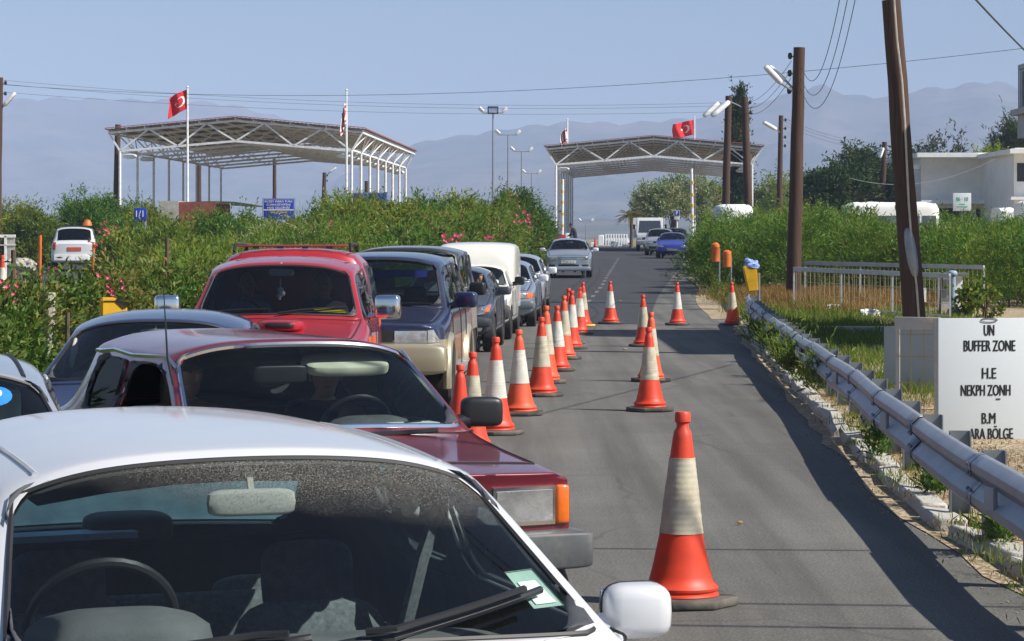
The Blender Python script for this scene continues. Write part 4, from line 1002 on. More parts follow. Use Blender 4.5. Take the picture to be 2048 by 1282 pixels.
SLOTS = ['body', 'windscreen', 'rear_window', 'front_door_window', 'rear_door_window', 'quarter_window', 'bonnet', 'front_door', 'rear_door', 'boot_lid']
def build_car(name, label, loc, yaw, paint_mat, glassm='glass', rear=True, trim='seal', seat='seat_fabric', lhd=False, bodygroup=None, cat='car', pillar=.03, seal_r=.012, **q):
    p = dict(hw=.83, H=1.42, zs=.22, zb=.90, zb1=.94, zh0=.70, zh1=.93, yf=1.95, yfb=.06, yc=.98, yr0=.22, ym=-.32, yq=-1.1, yr1=-1.35, yb=-1.8, yt=-2.0, yrr=-2.08, zt=.98, hr=.56,
             wf=1.3, wr=-1.25, rw=.30, lvl=2, crease=.45, wagon=False, doors=4, tw=.2, crown=.05, roofdrop=.05, nw=1.0, seatz=.09, rearglass=None, hoodw=.86, noserow=.0, rtop=.07, box=None)
    p.update(q); g = lambda k: p[k]
    hw, H, hr = p['hw'], p['H'], p['hr']; yf, yc, yr0 = p['yf'], p['yc'], p['yr0']
    zs, zh0, zh1, zb, zb1, zt = p['zs'], p['zh0'], p['zh1'], p['zb'], p['zb1'], p['zt']
    S = []
    def hoodst(y, w, t):
        z = zh0 + (zh1 - zh0) * t
        return (y, [(w * .95, zs), (w * .99, .36 + zs * .3), (w, .5 * zh0 + .22), (w * .985, z - .09), (w * .95, z - .025), (w * p['hoodw'], z), (w * .45, z + .018), (0, z + .025)], [0, 0, 0, 0, 0, 0, .0, .0])
    # nose
    S.append((yf - .1, [(hw * .80 * p['nw'], zs + .04), (hw * .84 * p['nw'], .38 + zs * .2), (hw * .86 * p['nw'], .5 * zh0 + .18), (hw * .86 * p['nw'], zh0 - .09), (hw * .84 * p['nw'], zh0 - .03), (hw * .76 * p['nw'], zh0 - .005), (hw * .42, zh0 + .005), (0, zh0 + .01)], [0, .0, .0, 0, 0, .02, .06, .08]))
    S.append(hoodst(yf - .32, hw * .965, .12))
    S.append(hoodst(p['wf'], hw, .45))
    S.append((yc, [(hw * .96, zs), (hw, .4), (hw, .62), (hw * .985, zb - .06), (hw * .955, zb), (hw * .9, zh1), (hw * .45, zh1 + .02), (0, zh1 + .03)], [0, 0, 0, 0, 0, -.03, .05, .08]))
    def cab(y, zbl, rx, top, cr, curve=0, rb=None):
        return (y, [(hw * .96, zs), (hw, .4), (hw, .62), (hw * .985, zbl - .06), (hw * .95, zbl), (rx, top - p['rtop'] - cr * .4), (rx * .66, top - cr * .25), (0, top)], [0, 0, 0, 0, 0, 0, curve * .8, curve])
    S.append(cab(yr0, zb, hr, H - p['roofdrop'], p['crown'], .06))
    S.append(cab(p['ym'], zb + (zb1 - zb) * .4, hr + .03, H, p['crown']))
    S.append(cab(p['yq'], zb + (zb1 - zb) * .8, hr + .02, H - .005, p['crown']))
    S.append(cab(p['yr1'], zb1, hr - .01, H - p['roofdrop'] * .7, p['crown'], -.04))
    S.append((p['yb'], [(hw * .96, zs), (hw, .4), (hw, .62), (hw * .975, zb1 - .06), (hw * .94, zb1), (hw * .8, zt), (hw * .45, zt + .015), (0, zt + .02)], [0, 0, 0, 0, 0, 0, -.04, -.06]))
    if p['yt'] < p['yb'] - .08:
        S.append((p['yt'], [(hw * .93, zs), (hw * .97, .4), (hw * .97, .62), (hw * .95, zb1 - .1), (hw * .92, zb1 - .04), (hw * .78, zt - .02), (hw * .45, zt - .005), (0, zt)], [0, 0, 0, 0, 0, 0, -.03, -.04]))
    S.append((p['yrr'], [(hw * .88, zs + .06), (hw * .92, .42), (hw * .92, .62), (hw * .9, zb1 - .16), (hw * .88, min(zb1, zt) - .08), (hw * .74, min(zb1, zt) - .06), (hw * .42, min(zb1, zt) - .05), (0, min(zb1, zt) - .045)], [0, 0, 0, 0, 0, 0, -.02, -.03]))
    bm = B(); cl = bm.edges.layers.float.new('crease_edge'); vl = bm.verts.layers.float.new('crease_vert'); n = len(S); V = []
    for y, pts, dy in S:
        rt = [bm.verts.new((x, y + d_, z)) for (x, z), d_ in zip(pts, dy)]
        lf = [bm.verts.new((-x, y + d_, z)) for (x, z), d_ in zip(pts[:-1], dy[:-1])]
        V.append((rt, lf + [rt[-1]]))
    iS = {'yc': 3, 'yr0': 4, 'ym': 5, 'yq': 6, 'yr1': 7, 'yb': 8}
    groups = {k: [] for k in SLOTS[1:6]}
    def F(vs, slot='body'):
        f = bm.faces.new(vs); f.material_index = SLOTS.index(slot); return f
    glassf = {}
    for i in range(n - 1):
        for side in (0, 1):
            a, b_ = V[i][side], V[i + 1][side]
            for j in range(7):
                sl = 'body'; key = None
                if j >= 5 and i < 3: sl = 'bonnet' if i >= 1 else 'body'
                if i == 3 and j >= 5: key = ('windscreen', 'c')
                if i == 7 and j >= 5 and rear: key = ('rear_window', 'c')
                if j == 4:
                    if i in (3, 4): key = ('front_door_window', side)
                    if i == 5: key = ('rear_door_window', side)
                    if i == 6 and p['wagon']: key = ('quarter_window', side)
                if 1 <= j <= 3:
                    if i in (3, 4): sl = 'front_door'
                    if i == 5 and p['doors'] >= 4: sl = 'rear_door'
                if i == 8 and j >= 5 and n > 10: sl = 'boot_lid'
                vs = (a[j], a[j + 1], b_[j + 1], b_[j]); f = F(vs, sl)
                if key: glassf.setdefault(key, []).append(f)
        F((V[i][0][0], V[i + 1][0][0], V[i + 1][1][0], V[i][1][0]))
    for i, yy in ((0, p['yfb']), (n - 1, -.05)):
        rt, lf = V[i]; cc = [bm.verts.new((0, S[i][0] + (yy + .06 if i == 0 else yy), rt[j].co.z)) for j in range(4)]
        for j in range(3):
            F((rt[j], rt[j + 1], cc[j + 1], cc[j])); F((lf[j], lf[j + 1], cc[j + 1], cc[j]))
        F((rt[3], rt[4], rt[5], rt[6], rt[7], cc[3])); F((lf[3], lf[4], lf[5], lf[6], lf[7], cc[3]))
        F((rt[0], cc[0], lf[0]))
    if p['crease']:
        for i in range(n):
            for side in (0, 1):
                for j in (3, 4, 5):
                    if i < n - 1:
                        e = bm.edges.get((V[i][side][j], V[i + 1][side][j]))
                        if e: e[cl] = p['crease'] * (1 if j != 4 else .6)
        for i in (0, 3, 4, 7, n - 1):
            for side in (0, 1):
                for j in range(5 if i else 0, 7):
                    e = bm.edges.get((V[i][side][j], V[i][side][j + 1]))
                    if e: e[cl] = p['crease']
    for i in (3, 4, 7, 8):
        for side in (0, 1):
            if i < n: V[i][side][5][vl] = .35
    bmesh.ops.recalc_face_normals(bm, faces=bm.faces)
    gsl = {}
    for key, fs in glassf.items():
        r = bmesh.ops.inset_region(bm, faces=fs, thickness=pillar * {'windscreen': 1.15, 'rear_window': 1.6}.get(key[0], 1.25), depth=0, use_even_offset=True, use_boundary=True)
        for f in fs: f.material_index = SLOTS.index(key[0])
        for f in r['faces']:
            f.material_index = 0
        fset = set(fs)
        for v in {v for f in fs for v in f.verts}:
            if sum(lf_ in fset for lf_ in v.link_faces) == 1: v[vl] = .62
        for f in fs:
            for e in f.edges:
                if any(lf_ not in fset for lf_ in e.link_faces): e[cl] = .8
    me = bpy.data.meshes.new('tmp')
    for k in SLOTS: me.materials.append(None)
    bm.to_mesh(me); bm.free()
    o = bpy.data.objects.new('tmp', me); COL.objects.link(o); md = o.modifiers.new('s', 'SUBSURF'); md.levels = md.render_levels = p['lvl']
    me2 = bpy.data.meshes.new_from_object(o.evaluated_get(bpy.context.evaluated_depsgraph_get()))
    bpy.data.objects.remove(o)
    bm = B(); bm.from_mesh(me2); bpy.data.meshes.remove(me2)
    bvh = BVHTree.FromBMesh(bm)
    Ra = p['rw'] * 1.17
    for wy in (p['wf'], p['wr']):
        zc = p['rw']
        dead = []
        for f in bm.faces:
            if all(abs(v.co.x) > hw * .6 and math.hypot(v.co.y - wy, v.co.z - zc) < Ra * 1.02 for v in f.verts): dead.append(f)
        bmesh.ops.delete(bm, geom=dead, context='FACES')
        for v in bm.verts:
            rr = math.hypot(v.co.y - wy, v.co.z - zc)
            if abs(v.co.x) > hw * .6 and rr < Ra and rr > 1e-4 and v.co.z > zs + .02:
                v.co.y = wy + (v.co.y - wy) / rr * Ra; v.co.z = zc + (v.co.z - zc) / rr * Ra
    root = empty(name, loc, pi + yaw); tag(root, label, cat, bodygroup)
    parts = {}
    for si, sn in enumerate(SLOTS):
        for side in ((0, 1) if sn in ('front_door_window', 'rear_door_window', 'quarter_window', 'front_door', 'rear_door') else (0,)):
            b2 = bm.copy()
            two = sn in ('front_door_window', 'rear_door_window', 'quarter_window', 'front_door', 'rear_door')
            bmesh.ops.delete(b2, geom=[f for f in b2.faces if f.material_index != si or (two and (f.calc_center_median().x > 0) != (side == 0))], context='FACES')
            if not b2.faces: b2.free(); continue
            for f in b2.faces: f.material_index = 0
            loops = []
            es = {e for e in b2.edges if len(e.link_faces) == 1}
            while es:
                e = es.pop(); lp = [e.verts[0], e.verts[1]]
                while True:
                    nx = [k for k in lp[-1].link_edges if k in es]
                    if not nx: break
                    es.discard(nx[0]); lp.append(nx[0].other_vert(lp[-1]))
                loops.append([v.co.copy() for v in (lp[:-1] if lp[0] is lp[-1] else lp)])
            isg = 'window' in sn or sn == 'windscreen'
            NOFIX.add(id(b2))
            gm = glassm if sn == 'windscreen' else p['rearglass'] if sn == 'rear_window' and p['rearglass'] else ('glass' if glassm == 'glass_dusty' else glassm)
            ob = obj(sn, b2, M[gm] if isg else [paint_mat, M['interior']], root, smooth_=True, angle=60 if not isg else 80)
            if not isg:
                md = ob.modifiers.new('s', 'SOLIDIFY'); md.thickness = .018; md.offset = -1; md.material_offset = 1; md.material_offset_rim = 0
            parts[(sn, side)] = ob
            if isg or sn in ('bonnet', 'front_door', 'rear_door', 'boot_lid'):
                b3 = B()
                for lp in loops:
                    if len(lp) > 8: tube(b3, lp, seal_r if sn == 'windscreen' else (.004 if isg else .0045), 6, True)
                if b3.verts: obj('seal' if isg else 'panel_gap', b3, M[trim if sn == 'windscreen' and trim != 'seal' else 'seal'], ob)
                else: b3.free()
    bm.free()
    # wheels
    for wy in (p['wf'], p['wr']):
        for sx in (-1, 1):
            w = empty('wheel', (sx * (hw - .11), wy, p['rw'])); w.parent = root; w['_'] = 0; del w['_']
            b = B(); t_ = p['tw'] / 2; r = p['rw']
            lathe(b, [(r * .62, -t_ * .8), (r * .9, -t_), (r * .985, -t_ * .8), (r, -t_ * .3), (r, t_ * .3), (r * .985, t_ * .8), (r * .9, t_), (r * .62, t_ * .8)], 28, axis='x'); obj('tyre', b, M['rubber'], w)
            b = B(); lathe(b, [(r * .63, -t_ * .7), (r * .63, t_ * .7), (r * .58, t_ * .75), (r * .55, t_ * .35), (r * .2, t_ * .5), (0.01, t_ * .55)] if sx > 0 else [(r * .63, t_ * .7), (r * .63, -t_ * .7), (r * .58, -t_ * .75), (r * .55, -t_ * .35), (r * .2, -t_ * .5), (0.01, -t_ * .55)], 24, axis='x')
            for k in range(5):
                a = k * 2 * pi / 5; bar(b, (sx * t_ * .55, cos(a) * r * .12, sin(a) * r * .12), (sx * t_ * .6, cos(a) * r * .56, sin(a) * r * .56), .03, r * .16)
            obj('rim', b, M['alloy'], w)
            b = B(); lathe(b, [(.02, -.02), (Ra * .98, -.02), (Ra * .98, .22), (.02, .22)], 20, c=(sx * (hw - .13) - (.22 if sx > 0 else -.02) + (0 if sx > 0 else 0), wy, p['rw']), axis='x') if False else None
            b.free() if False else None
    # cabin
    b = B(); yd = yc - .05
    superell(b, (0, (yc + yr0) / 2 - .02, zh1 - .14), (hw * .86, (yc - yr0) * .46, .12), .5, .35, nu=24, nv=8); sx = -1 if lhd else 1
    superell(b, (sx * .36, yr0 + .22, zh1 - .03), (.24, .13, .1), .7, .7, nu=14, nv=8); dsh = obj('dashboard', b, M['dash'], root)
    b = B(); sc = Vector((sx * .36, yr0 - .02, zb + .02)); rot = RX(R(62))
    pts = [sc + rot @ Vector((.185 * cos(t), .185 * sin(t), 0)) for t in np.linspace(0, 2 * pi, 33)[:-1]]; tube(b, pts, .014, 8, True)
    superell(b, sc + rot @ Vector((0, 0, -.03)), (.07, .06, .03), .7, .7, rot, 12, 8)
    for a in (R(200), R(340), R(270)): bar(b, sc + rot @ Vector((0, 0, -.02)), sc + rot @ Vector((.18 * cos(a), .18 * sin(a), 0)), .03, .012)
    bar(b, sc + rot @ Vector((0, 0, -.03)), sc + rot @ Vector((0, 0, -.3)), .05); obj('steering_wheel', b, M['black'], root)
    zf = zs + p['seatz']
    rows_ = [(yr0 - .45, (-.36, .36), True)] + ([(p['yq'] + .25, (-.36, .36), False)] if p['yq'] < -.7 and not p['box'] else [])
    for yy, xs, front in rows_:
        if front:
            for x in xs:
                b = B(); superell(b, (x, yy + .1, zf), (.25, .27, .1), .5, .5); superell(b, (x, yy - .2, zf + .33), (.24, .09, .36), .45, .55, RX(R(12))); so = obj('seat', b, M[seat], root)
                b = B(); superell(b, (x, yy - .29, zf + .74), (.135, .06, .11), .5, .5, RX(R(10)), 16, 10); tube(b, [(x - .05, yy - .27, zf + .6), (x - .05, yy - .28, zf + .68)], .008, 6); tube(b, [(x + .05, yy - .27, zf + .6), (x + .05, yy - .28, zf + .68)], .008, 6); obj('headrest', b, M['seat_fabric'], so)
        else:
            b = B(); superell(b, (0, yy + .1, zf), (hw * .8, .27, .11), .45, .3); superell(b, (0, yy - .22, zf + .28), (hw * .78, .1, .36), .4, .35, RX(R(14)))
            for x in xs: superell(b, (x, yy - .34, zf + .60), (.15, .05, .07), .6, .6)
            obj('rear_seat', b, M[seat], root)
    b = B(); superell(b, (0, yr0 + .1, H - .16), (.115, .022, .034), .4, .4, nu=18, nv=8); bar(b, (0, yr0 + .1, H - .14), (0, yr0 + .06, H - .07), .015); obj('rear_view_mirror', b, M['lining'], root)
    b = B()
    rows2 = []
    for y in np.linspace(yr0 - .05, p['yr1'] + .05, 5): rows2.append([b.verts.new((x, y, H - .12 - .07 * (x / hr) ** 2)) for x in np.linspace(-hr * .82, hr * .82, 7)])
    for r0, r1 in zip(rows2, rows2[1:]):
        for k in range(6): b.faces.new((r0[k], r0[k + 1], r1[k + 1], r1[k]))
    obj('headlining', b, M['lining'], root)
    return root, bvh, parts, p

def put(root, nm, bvh, poly, mat, axis='front', both=False, parent=None, **kw):
    out = []
    for pl in ([poly, mirx(poly)] if both else [poly]):
        out.append(obj(nm, patch(bvh, pl, axis, **kw), M[mat] if isinstance(mat, str) else mat, parent or root))
    return out
def door_mirror(root, pos, size, mat, side, parent=None, ex=.42):
    b = B(); x, y, z = pos
    superell(b, (x, y, z), size, ex, ex, RZ(side * .2) , 20, 12)
    tube(b, [(x - side * size[0] * 1.45, y - .0, z - size[2] * .75), (x - side * size[0] * .7, y, z - size[2] * .55)], [.035, .045], 10)
    o = obj('door_mirror', b, mat, root)
    if ex > .5:
        b = B(); tube(b, [(x + size[0] * .985 * math.copysign(abs(cos(t)) ** .55, cos(t)), y - size[1] * .3, z + size[2] * .985 * math.copysign(abs(sin(t)) ** .55, sin(t))) for t in np.linspace(0, 2 * pi, 41)[:-1]], .003, 5, True); obj('seam', b, M['seal'], o)
    b = B(); superell(b, (x, y - size[1] * .8, z), (size[0] * .86, .012, size[2] * .8), .4, .4, RZ(side * .2), 16, 8); obj('mirror_glass', b, M['chrome'], o)
    return o
def wiper(root, a, e, h=.018, arm=None):
    b = B(); a, e = Vector(a), Vector(e); up = Vector((0, .5, .86))
    tube(b, [a + (e - a) * t + up * (.012 + .012 * sin(pi * t)) for t in np.linspace(0, 1, 8)], .007, 6)
    bar(b, a, e, .01, .018)
    if arm: tube(b, [Vector(arm), Vector(arm) + up * .03, (a + e) / 2 + up * .03], [.012, .01, .007], 6)
    return obj('wiper', b, M['black'], root)
def glass_bvh(part):
    b = B(); b.from_mesh(part.data); t = BVHTree.FromBMesh(b); b.free(); return t
def ontop(bv, x, y, up=.004):
    h = bv.ray_cast(Vector((x, y, 4)), Vector((0, 0, -1))); return (h[0] if h[0] else Vector((x, y, 1.3))) + Vector((0, 0, up))
def place(px, y_of, d): return Vector(((px - 1024) * d / FPX, d, gz(d) + .004))
P_ = {}
P_['white'] = paint('white car paint', (.63, .64, .66), .0, dust=.16, rough=.42)
P_['maroon'] = paint('maroon car paint', (.16, .006, .02), .25, dust=.09)
P_['silver'] = paint('silver car paint', (.50, .53, .58), .55, dust=.12)
P_['lightsilver'] = paint('light silver paint', (.36, .41, .48), .5, dust=.1)
P_['silverblue'] = paint('silver blue car paint', (.34, .41, .50), .55, dust=.12)
P_['darkblue'] = paint('dark blue car paint', (.018, .035, .11), .35, dust=.07)
P_['pickup'] = paint('red pickup paint', (.40, .004, .014), .1, low=(.42, .43, .42), zlow=.78, dust=.06)
P_['pickup_top'] = paint('red hardtop paint', (.40, .004, .014), .1, dust=.08)
P_['navy'] = paint('navy over gold paint', (.012, .02, .07), .3, low=(.42, .37, .25), zlow=.80, dust=.07)
P_['black'] = paint('black car paint', (.015, .017, .022), .25, dust=.2)
P_['slate'] = paint('slate grey car paint', (.07, .085, .115), .5, dust=.12)
P_['cream'] = paint('cream white van paint', (.78, .77, .70), .0, dust=.06, rough=.5)
P_['blue'] = paint('bright blue car paint', (.035, .06, .40), .3, dust=.08)
P_['gold'] = paint('gold plastic paint', (.42, .37, .25), .4, dust=.1)

# 1 white saloon in the foreground
root, bvh, pt, p = build_car('white_saloon', 'nearest white saloon with a dusty windscreen, seen from above', (-.765, 6.64, .004), R(19), P_['white'], 'glass_dusty', seat='seat_grey', lvl=3, pillar=.035, seal_r=.008,
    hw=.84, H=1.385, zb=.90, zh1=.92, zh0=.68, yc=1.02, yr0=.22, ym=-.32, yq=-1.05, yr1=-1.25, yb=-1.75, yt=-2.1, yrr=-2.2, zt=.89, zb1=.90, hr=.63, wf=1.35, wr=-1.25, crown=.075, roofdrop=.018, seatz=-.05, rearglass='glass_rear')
door_mirror(root, (-.865, .78, .975), (.085, .07, .068), P_['white'], -1, ex=.55); door_mirror(root, (.93, .74, .975), (.088, .07, .072), P_['white'], 1, ex=.58)
wb = glass_bvh(pt[('windscreen', 0)])
put(root, 'tax_disc', wb, [(-.565, 1.005), (-.655, 1.005), (-.625, 1.075), (-.54, 1.075)], pm('pale green card', (.38, .5, .42), .6), off=-.012, thick=.004)
put(root, 'tax_disc', wb, [(-.578, 1.012), (-.64, 1.012), (-.615, 1.055), (-.56, 1.055)], 'paper', off=-.006, thick=.004)
def on(bv, x, z, off=.012):
    h = bv.ray_cast(Vector((x, 4, z)), Vector((0, -1, 0))); return (h[0] if h[0] else Vector((x, 1, z))) + Vector((0, off, off))
b = B(); pts = [on(wb, x, .955 + .075 * ((-x - .04) / .56)) for x in np.linspace(-.04, -.60, 10)]; tube(b, pts, .010, 8); tube(b, [q + Vector((0, .02, .022)) for q in pts[1:-1]], .009, 6)
obj('wiper', b, M['black'], root)
b = B(); pts = [on(wb, x, .935 + .05 * ((.55 - x) / .6)) for x in np.linspace(.55, .03, 10)]; tube(b, pts, .011, 8); tube(b, [q + Vector((0, .02, .022)) for q in pts[1:-1]], .009, 6); obj('wiper', b, M['black'], root)
for sx in (-1, 1):
    b = B(); tube(b, [(sx * .70, -.33, 1.12), (sx * .64, -.30, .98), (sx * .58, -.32, .72), (sx * .45, -.36, .5)], .022, 6); obj('seat_belt', b, M['seat_grey'], root)
    b = B(); superell(b, (sx * .60, .02 - .30, 1.13), (.02, .05, .03), .7, .7); obj('belt_anchor', b, M['lining'], root)
for x in (-.25, .0, .3):
    b = B(); superell(b, (x, -1.42, .97), (.14, .1, .05), .5, .5); tag(obj('parcel', b, M['interior'], root)) if x == 0 else (b.free())
b = B(); box(b, (.25, -1.3, .965), (.5, .12, .02), RZ(.1)); obj('parcel_shelf_folder', b, pm('pale blue folder', (.35, .5, .75), .6), root)

for sx in (-1, 1):
    b = B(); tube(b, [ontop(bvh, sx * x, y, -.001) for y, x in zip(np.linspace(.22, -1.1, 12), np.linspace(.53, .55, 12))], .009, 6); obj('roof_strip', b, M['grey_rail'], root)

# 2 maroon saloon
root, bvh, pt, p = build_car('maroon_saloon', 'boxy maroon saloon with chrome framed windscreen and square headlamp', (-1.25, 12.97, .004), R(23), P_['maroon'], 'glass', trim='chrome', lhd=True, lvl=3, crease=.55, pillar=.03, seal_r=.0145, roofdrop=.0,
    hw=.82, H=1.388, zb=.90, zb1=.93, zh0=.835, zh1=.93, nw=1.1, yf=2.17, yc=.98, yr0=.30, ym=-.28, yq=-1.0, yr1=-1.2, yb=-1.6, yt=-2.1, yrr=-2.2, zt=.92, seatz=-.04, rearglass='glass', hr=.625, wf=1.3, wr=-1.2, rw=.285, crown=.035, yfb=.0, hoodw=.9)
M['glass_side'] = glass('side glass', (.7, .78, .78), .01, refl=.3); pt[('rear_door_window', 0)].data.materials[0] = M['glass_side']
for ob_ in [pt[('front_door_window', 0)]] + list(pt[('front_door_window', 0)].children_recursive): bpy.data.objects.remove(ob_)
for pl in (rect(-.685, .60, -.37, .775), rect(.37, .60, .685, .775)):
    o, = put(root, 'headlamp', bvh, pl, 'chrome', off=.012, thick=.05); x0, z0, x1, z1 = pl[0][0] + .018, pl[0][1] + .018, pl[2][0] - .018, pl[2][1] - .018
    put(root, 'lens', bvh, rect(x0, z0, x1, z1), 'lens', off=.02, thick=.01, parent=o)
for sx in (-1, 1):
    yq_ = on(bvh, sx * .68, .69, 0).y; b = B(); superell(b, (sx * .722, yq_ - .035, .688), (.034, .055, .088), .2, .35); obj('indicator', b, M['amber'], root)
put(root, 'grille', bvh, rect(-.38, .6, .38, .77), 'grille', off=.008)
for ch in list(root.children):
    if ch.name.startswith('rear_view_mirror'): bpy.data.objects.remove(ch)
mb = pm('grey bumper', (.085, .09, .095), .55, dirt=(.3, .27, .22), dirtamt=.5, ds=4)
b = B(); superell(b, (0, 2.05, .49), (.84, .16, .085), .16, .16, nu=48, nv=14); obj('front_bumper', b, mb, root)
b = B(); superell(b, (0, 1.98, .34), (.76, .16, .1), .4, .3, nu=32, nv=8); obj('front_valance', b, M['black'], root)
b = B(); superell(b, (0, -2.15, .5), (.85, .12, .11), .3, .25, nu=32, nv=10); obj('rear_bumper', b, mb, root)
box_ = B(); box(box_, (0, 2.22, .5), (.52, .012, .11)); pl_ = obj('number_plate', box_, M['plate'], root)
link('lettering', text_mesh('6', .06, .08, .01), M['ink'], pl_, (0.02, 2.228, .465), pi, smooth_=False)
door_mirror(root, (-.86, .78, 1.02), (.105, .06, .075), M['black'], -1); door_mirror(root, (.86, .78, 1.02), (.105, .06, .075), M['black'], 1)
b = B(); rg = []
for sx in (-1, 1): 
    tube(b, [ontop(bvh, sx * x, y, .003) for y, x in ((.42, .615), (.28, .625), (0, .645), (-.3, .655), (-.7, .65), (-1.0, .645), (-1.2, .625))], .012, 6)
obj('roof_gutter', b, M['chrome'], root)
b = B(); tube(b, [(.66, .52, 1.16), (.665, .42, 1.30), (.67, .36, 1.66)], [.007, .006, .002], 6); obj('aerial', b, M['black'], root)
wb = glass_bvh(pt[('windscreen', 0)])
b = B(); superell(b, (-.30, .30, 1.245), (.225, .1, .03), .3, .5, RX(-.35)); obj('sun_visor', b, pm('cream visor', (.72, .68, .52), .8), root)
b = B(); superell(b, (.06, .34, 1.205), (.14, .022, .045), .3, .35); obj('rear_view_mirror', b, M['black'], root)
b = B(); box(b, (-.46, .86, .965), (.24, .12, .035), RZ(.1)); o = obj('paper_box', b, M['paper'], root)
b = B(); box(b, (-.46, .86, .985), (.11, .022, .006), RZ(.5)); obj('printed_mark', b, M['ink'], o)
put(root, 'windscreen_sticker', wb, rect(.42, 1.01, .52, 1.035), pm('blue sticker', (.12, .2, .6), .5), off=.004, thick=.003)
b = B(); tube(b, [(-.52, 1.04, .955), (-.3, 1.08, .95), (0, 1.1, .95)], .012, 6); obj('wiper', b, M['black'], root)

# 3 silver car cut by the left edge
root, bvh, pt, p = build_car('silver_hatchback', 'silver car cut by the left picture edge with a blue round sticker', (-2.74, 11.35, .004), R(15), P_['silver'], 'glass', lvl=3, hw=.8, H=1.375, hr=.585, crown=.06, rw=.28, yb=-1.7, yt=-1.78, yrr=-1.85, yr1=-1.3, zt=.95, seat='seat_fabric', seal_r=.01)
wb = glass_bvh(pt[('windscreen', 0)])
circ = lambda x, z, rx, rz, n=14: [(x + rx * cos(2 * pi * i / n), z + rz * sin(2 * pi * i / n)) for i in range(n)]
put(root, 'windscreen_sticker', wb, circ(-.36, 1.2, .075, .038), pm('bright blue sticker', (.03, .22, .65), .5), off=.004, thick=.003, sub=1)
put(root, 'windscreen_sticker', wb, circ(-.36, 1.212, .03, .018), 'plate', off=.007, thick=.003, sub=1)
b = B(); superell(b, (-.36, .05, 1.12), (.14, .04, .12), .5, .5); obj('sun_shade', b, pm('pale green shade', (.4, .55, .5), .7), root)
for sx in (-1, 1):
    b = B(); tube(b, [ontop(bvh, sx * .50, y, 0) for y in np.linspace(.2, -1.2, 9)], .012, 6); obj('roof_strip', b, M['seal'], root)
door_mirror(root, (-.9, .7, .98), (.09, .06, .07), P_['silver'], -1)

# 4 dark blue hatchback
root, bvh, pt, p = build_car('dark_blue_hatchback', 'dark blue hatchback between the silver car and the red pickup', (-2.53, 17.9, .004), R(2), P_['darkblue'], 'glass', lvl=3, hw=.81, H=1.375, hr=.585, crown=.07, rw=.28, yb=-1.75, yt=-1.82, yrr=-1.9, yr1=-1.35, zt=.95, yr0=.1, yc=1.0, zh1=.9, zb=.88, seal_r=.01)
wb = glass_bvh(pt[('windscreen', 0)])
put(root, 'windscreen_sticker', wb, [(.08, 1.235), (.15, 1.235), (.15, 1.175), (.12, 1.175)], 'yellow_plastic', off=-.02, thick=.004)
b = B(); superell(b, (.55, .40, 1.09), (.016, .04, .16), .6, .6, RX(R(58))); obj('pillar_trim', b, M['lining'], root)
door_mirror(root, (.9, .72, .98), (.09, .06, .07), M['black'], 1)
put(root, 'headlamp', bvh, [(.45, .58), (.72, .6), (.72, .7), (.48, .68)], 'lens', both=True)

# 5 red pickup with hardtop
rp, bvh, pt, p = build_car('red_pickup', 'red pickup with a hardtop, roof rails, bonnet scoop and chrome mirrors', (-2.12, 23.25, .004), R(1), P_['pickup'], 'glass_dark', lvl=3, cat='pickup truck', pillar=.035, rear=False,
    hw=.855, H=1.735, zs=.42, zb=1.14, zb1=1.15, zh0=1.0, zh1=1.155, yf=2.05, yc=.95, yr0=.25, ym=-.3, yq=-1.0, yr1=-1.12, yb=-1.3, yt=-2.75, yrr=-2.82, zt=1.14, hr=.645, wf=1.35, wr=-1.7, rw=.36, tw=.26, crown=.07, roofdrop=.06)
root = rp
b = B(); sec_ = lambda y, w, z, zl=1.12: [(-w, y, zl), (-w * .985, y, zl + .25), (-w * .9, y, z - .12), (-w * .72, y, z - .02), (0, y, z), (w * .72, y, z - .02), (w * .9, y, z - .12), (w * .985, y, zl + .25), (w, y, zl)]
rows = [[b.verts.new(v) for v in sec_(y, w, z)] for y, w, z in ((-1.0, .70, 1.70), (-1.06, .745, 1.775), (-1.2, .765, 1.80), (-1.9, .78, 1.80), (-2.5, .78, 1.78), (-2.74, .77, 1.70), (-2.8, .74, 1.55))]
for r0, r1 in zip(rows, rows[1:]):
    for k in range(8): b.faces.new((r0[k], r0[k + 1], r1[k + 1], r1[k]))
b.faces.new(rows[0]); b.faces.new(rows[-1][::-1]); hb = BVHTree.FromBMesh(b)
ht = obj('hardtop', b, P_['pickup_top'], root); md = ht.modifiers.new('s', 'SUBSURF'); md.levels = md.render_levels = 1
for ax in ('left', 'right'):
    put(root, 'side_glass', hb, [(-1.3, 1.25), (-2.3, 1.25), (-2.2, 1.6), (-1.4, 1.62)], pm('smoked pane', (.10, .115, .13), .12, coat=1), axis=ax, parent=ht, off=.008)
for sx in (-1, 1):
    b = B(); tube(b, [(sx * .57, -1.15, 1.76), (sx * .56, -1.2, 1.825), (sx * .56, -1.7, 1.83), (sx * .56, -2.45, 1.82), (sx * .57, -2.5, 1.75)], .017, 8); obj('roof_rail', b, M['black'], root)
for y in (-1.22, -2.35): b = B(); box(b, (0, y, 1.812), (1.08, .09, .018), bevel=.008); obj('roof_bar', b, P_['pickup_top'], root)
for x in (-.36, -.12, .12, .36): b = B(); box(b, (x, -1.16, 1.80), (.06, .05, .025)); obj('bar_clip', b, M['black'], root)
b = B(); superell(b, (-.07, 1.28, 1.125), (.21, .26, .06), .6, .6); o = obj('bonnet_scoop', b, P_['pickup_top'], root)
b = B(); superell(b, (-.07, 1.49, 1.13), (.13, .06, .03), .5, .5); obj('scoop_mouth', b, M['ink'], o)
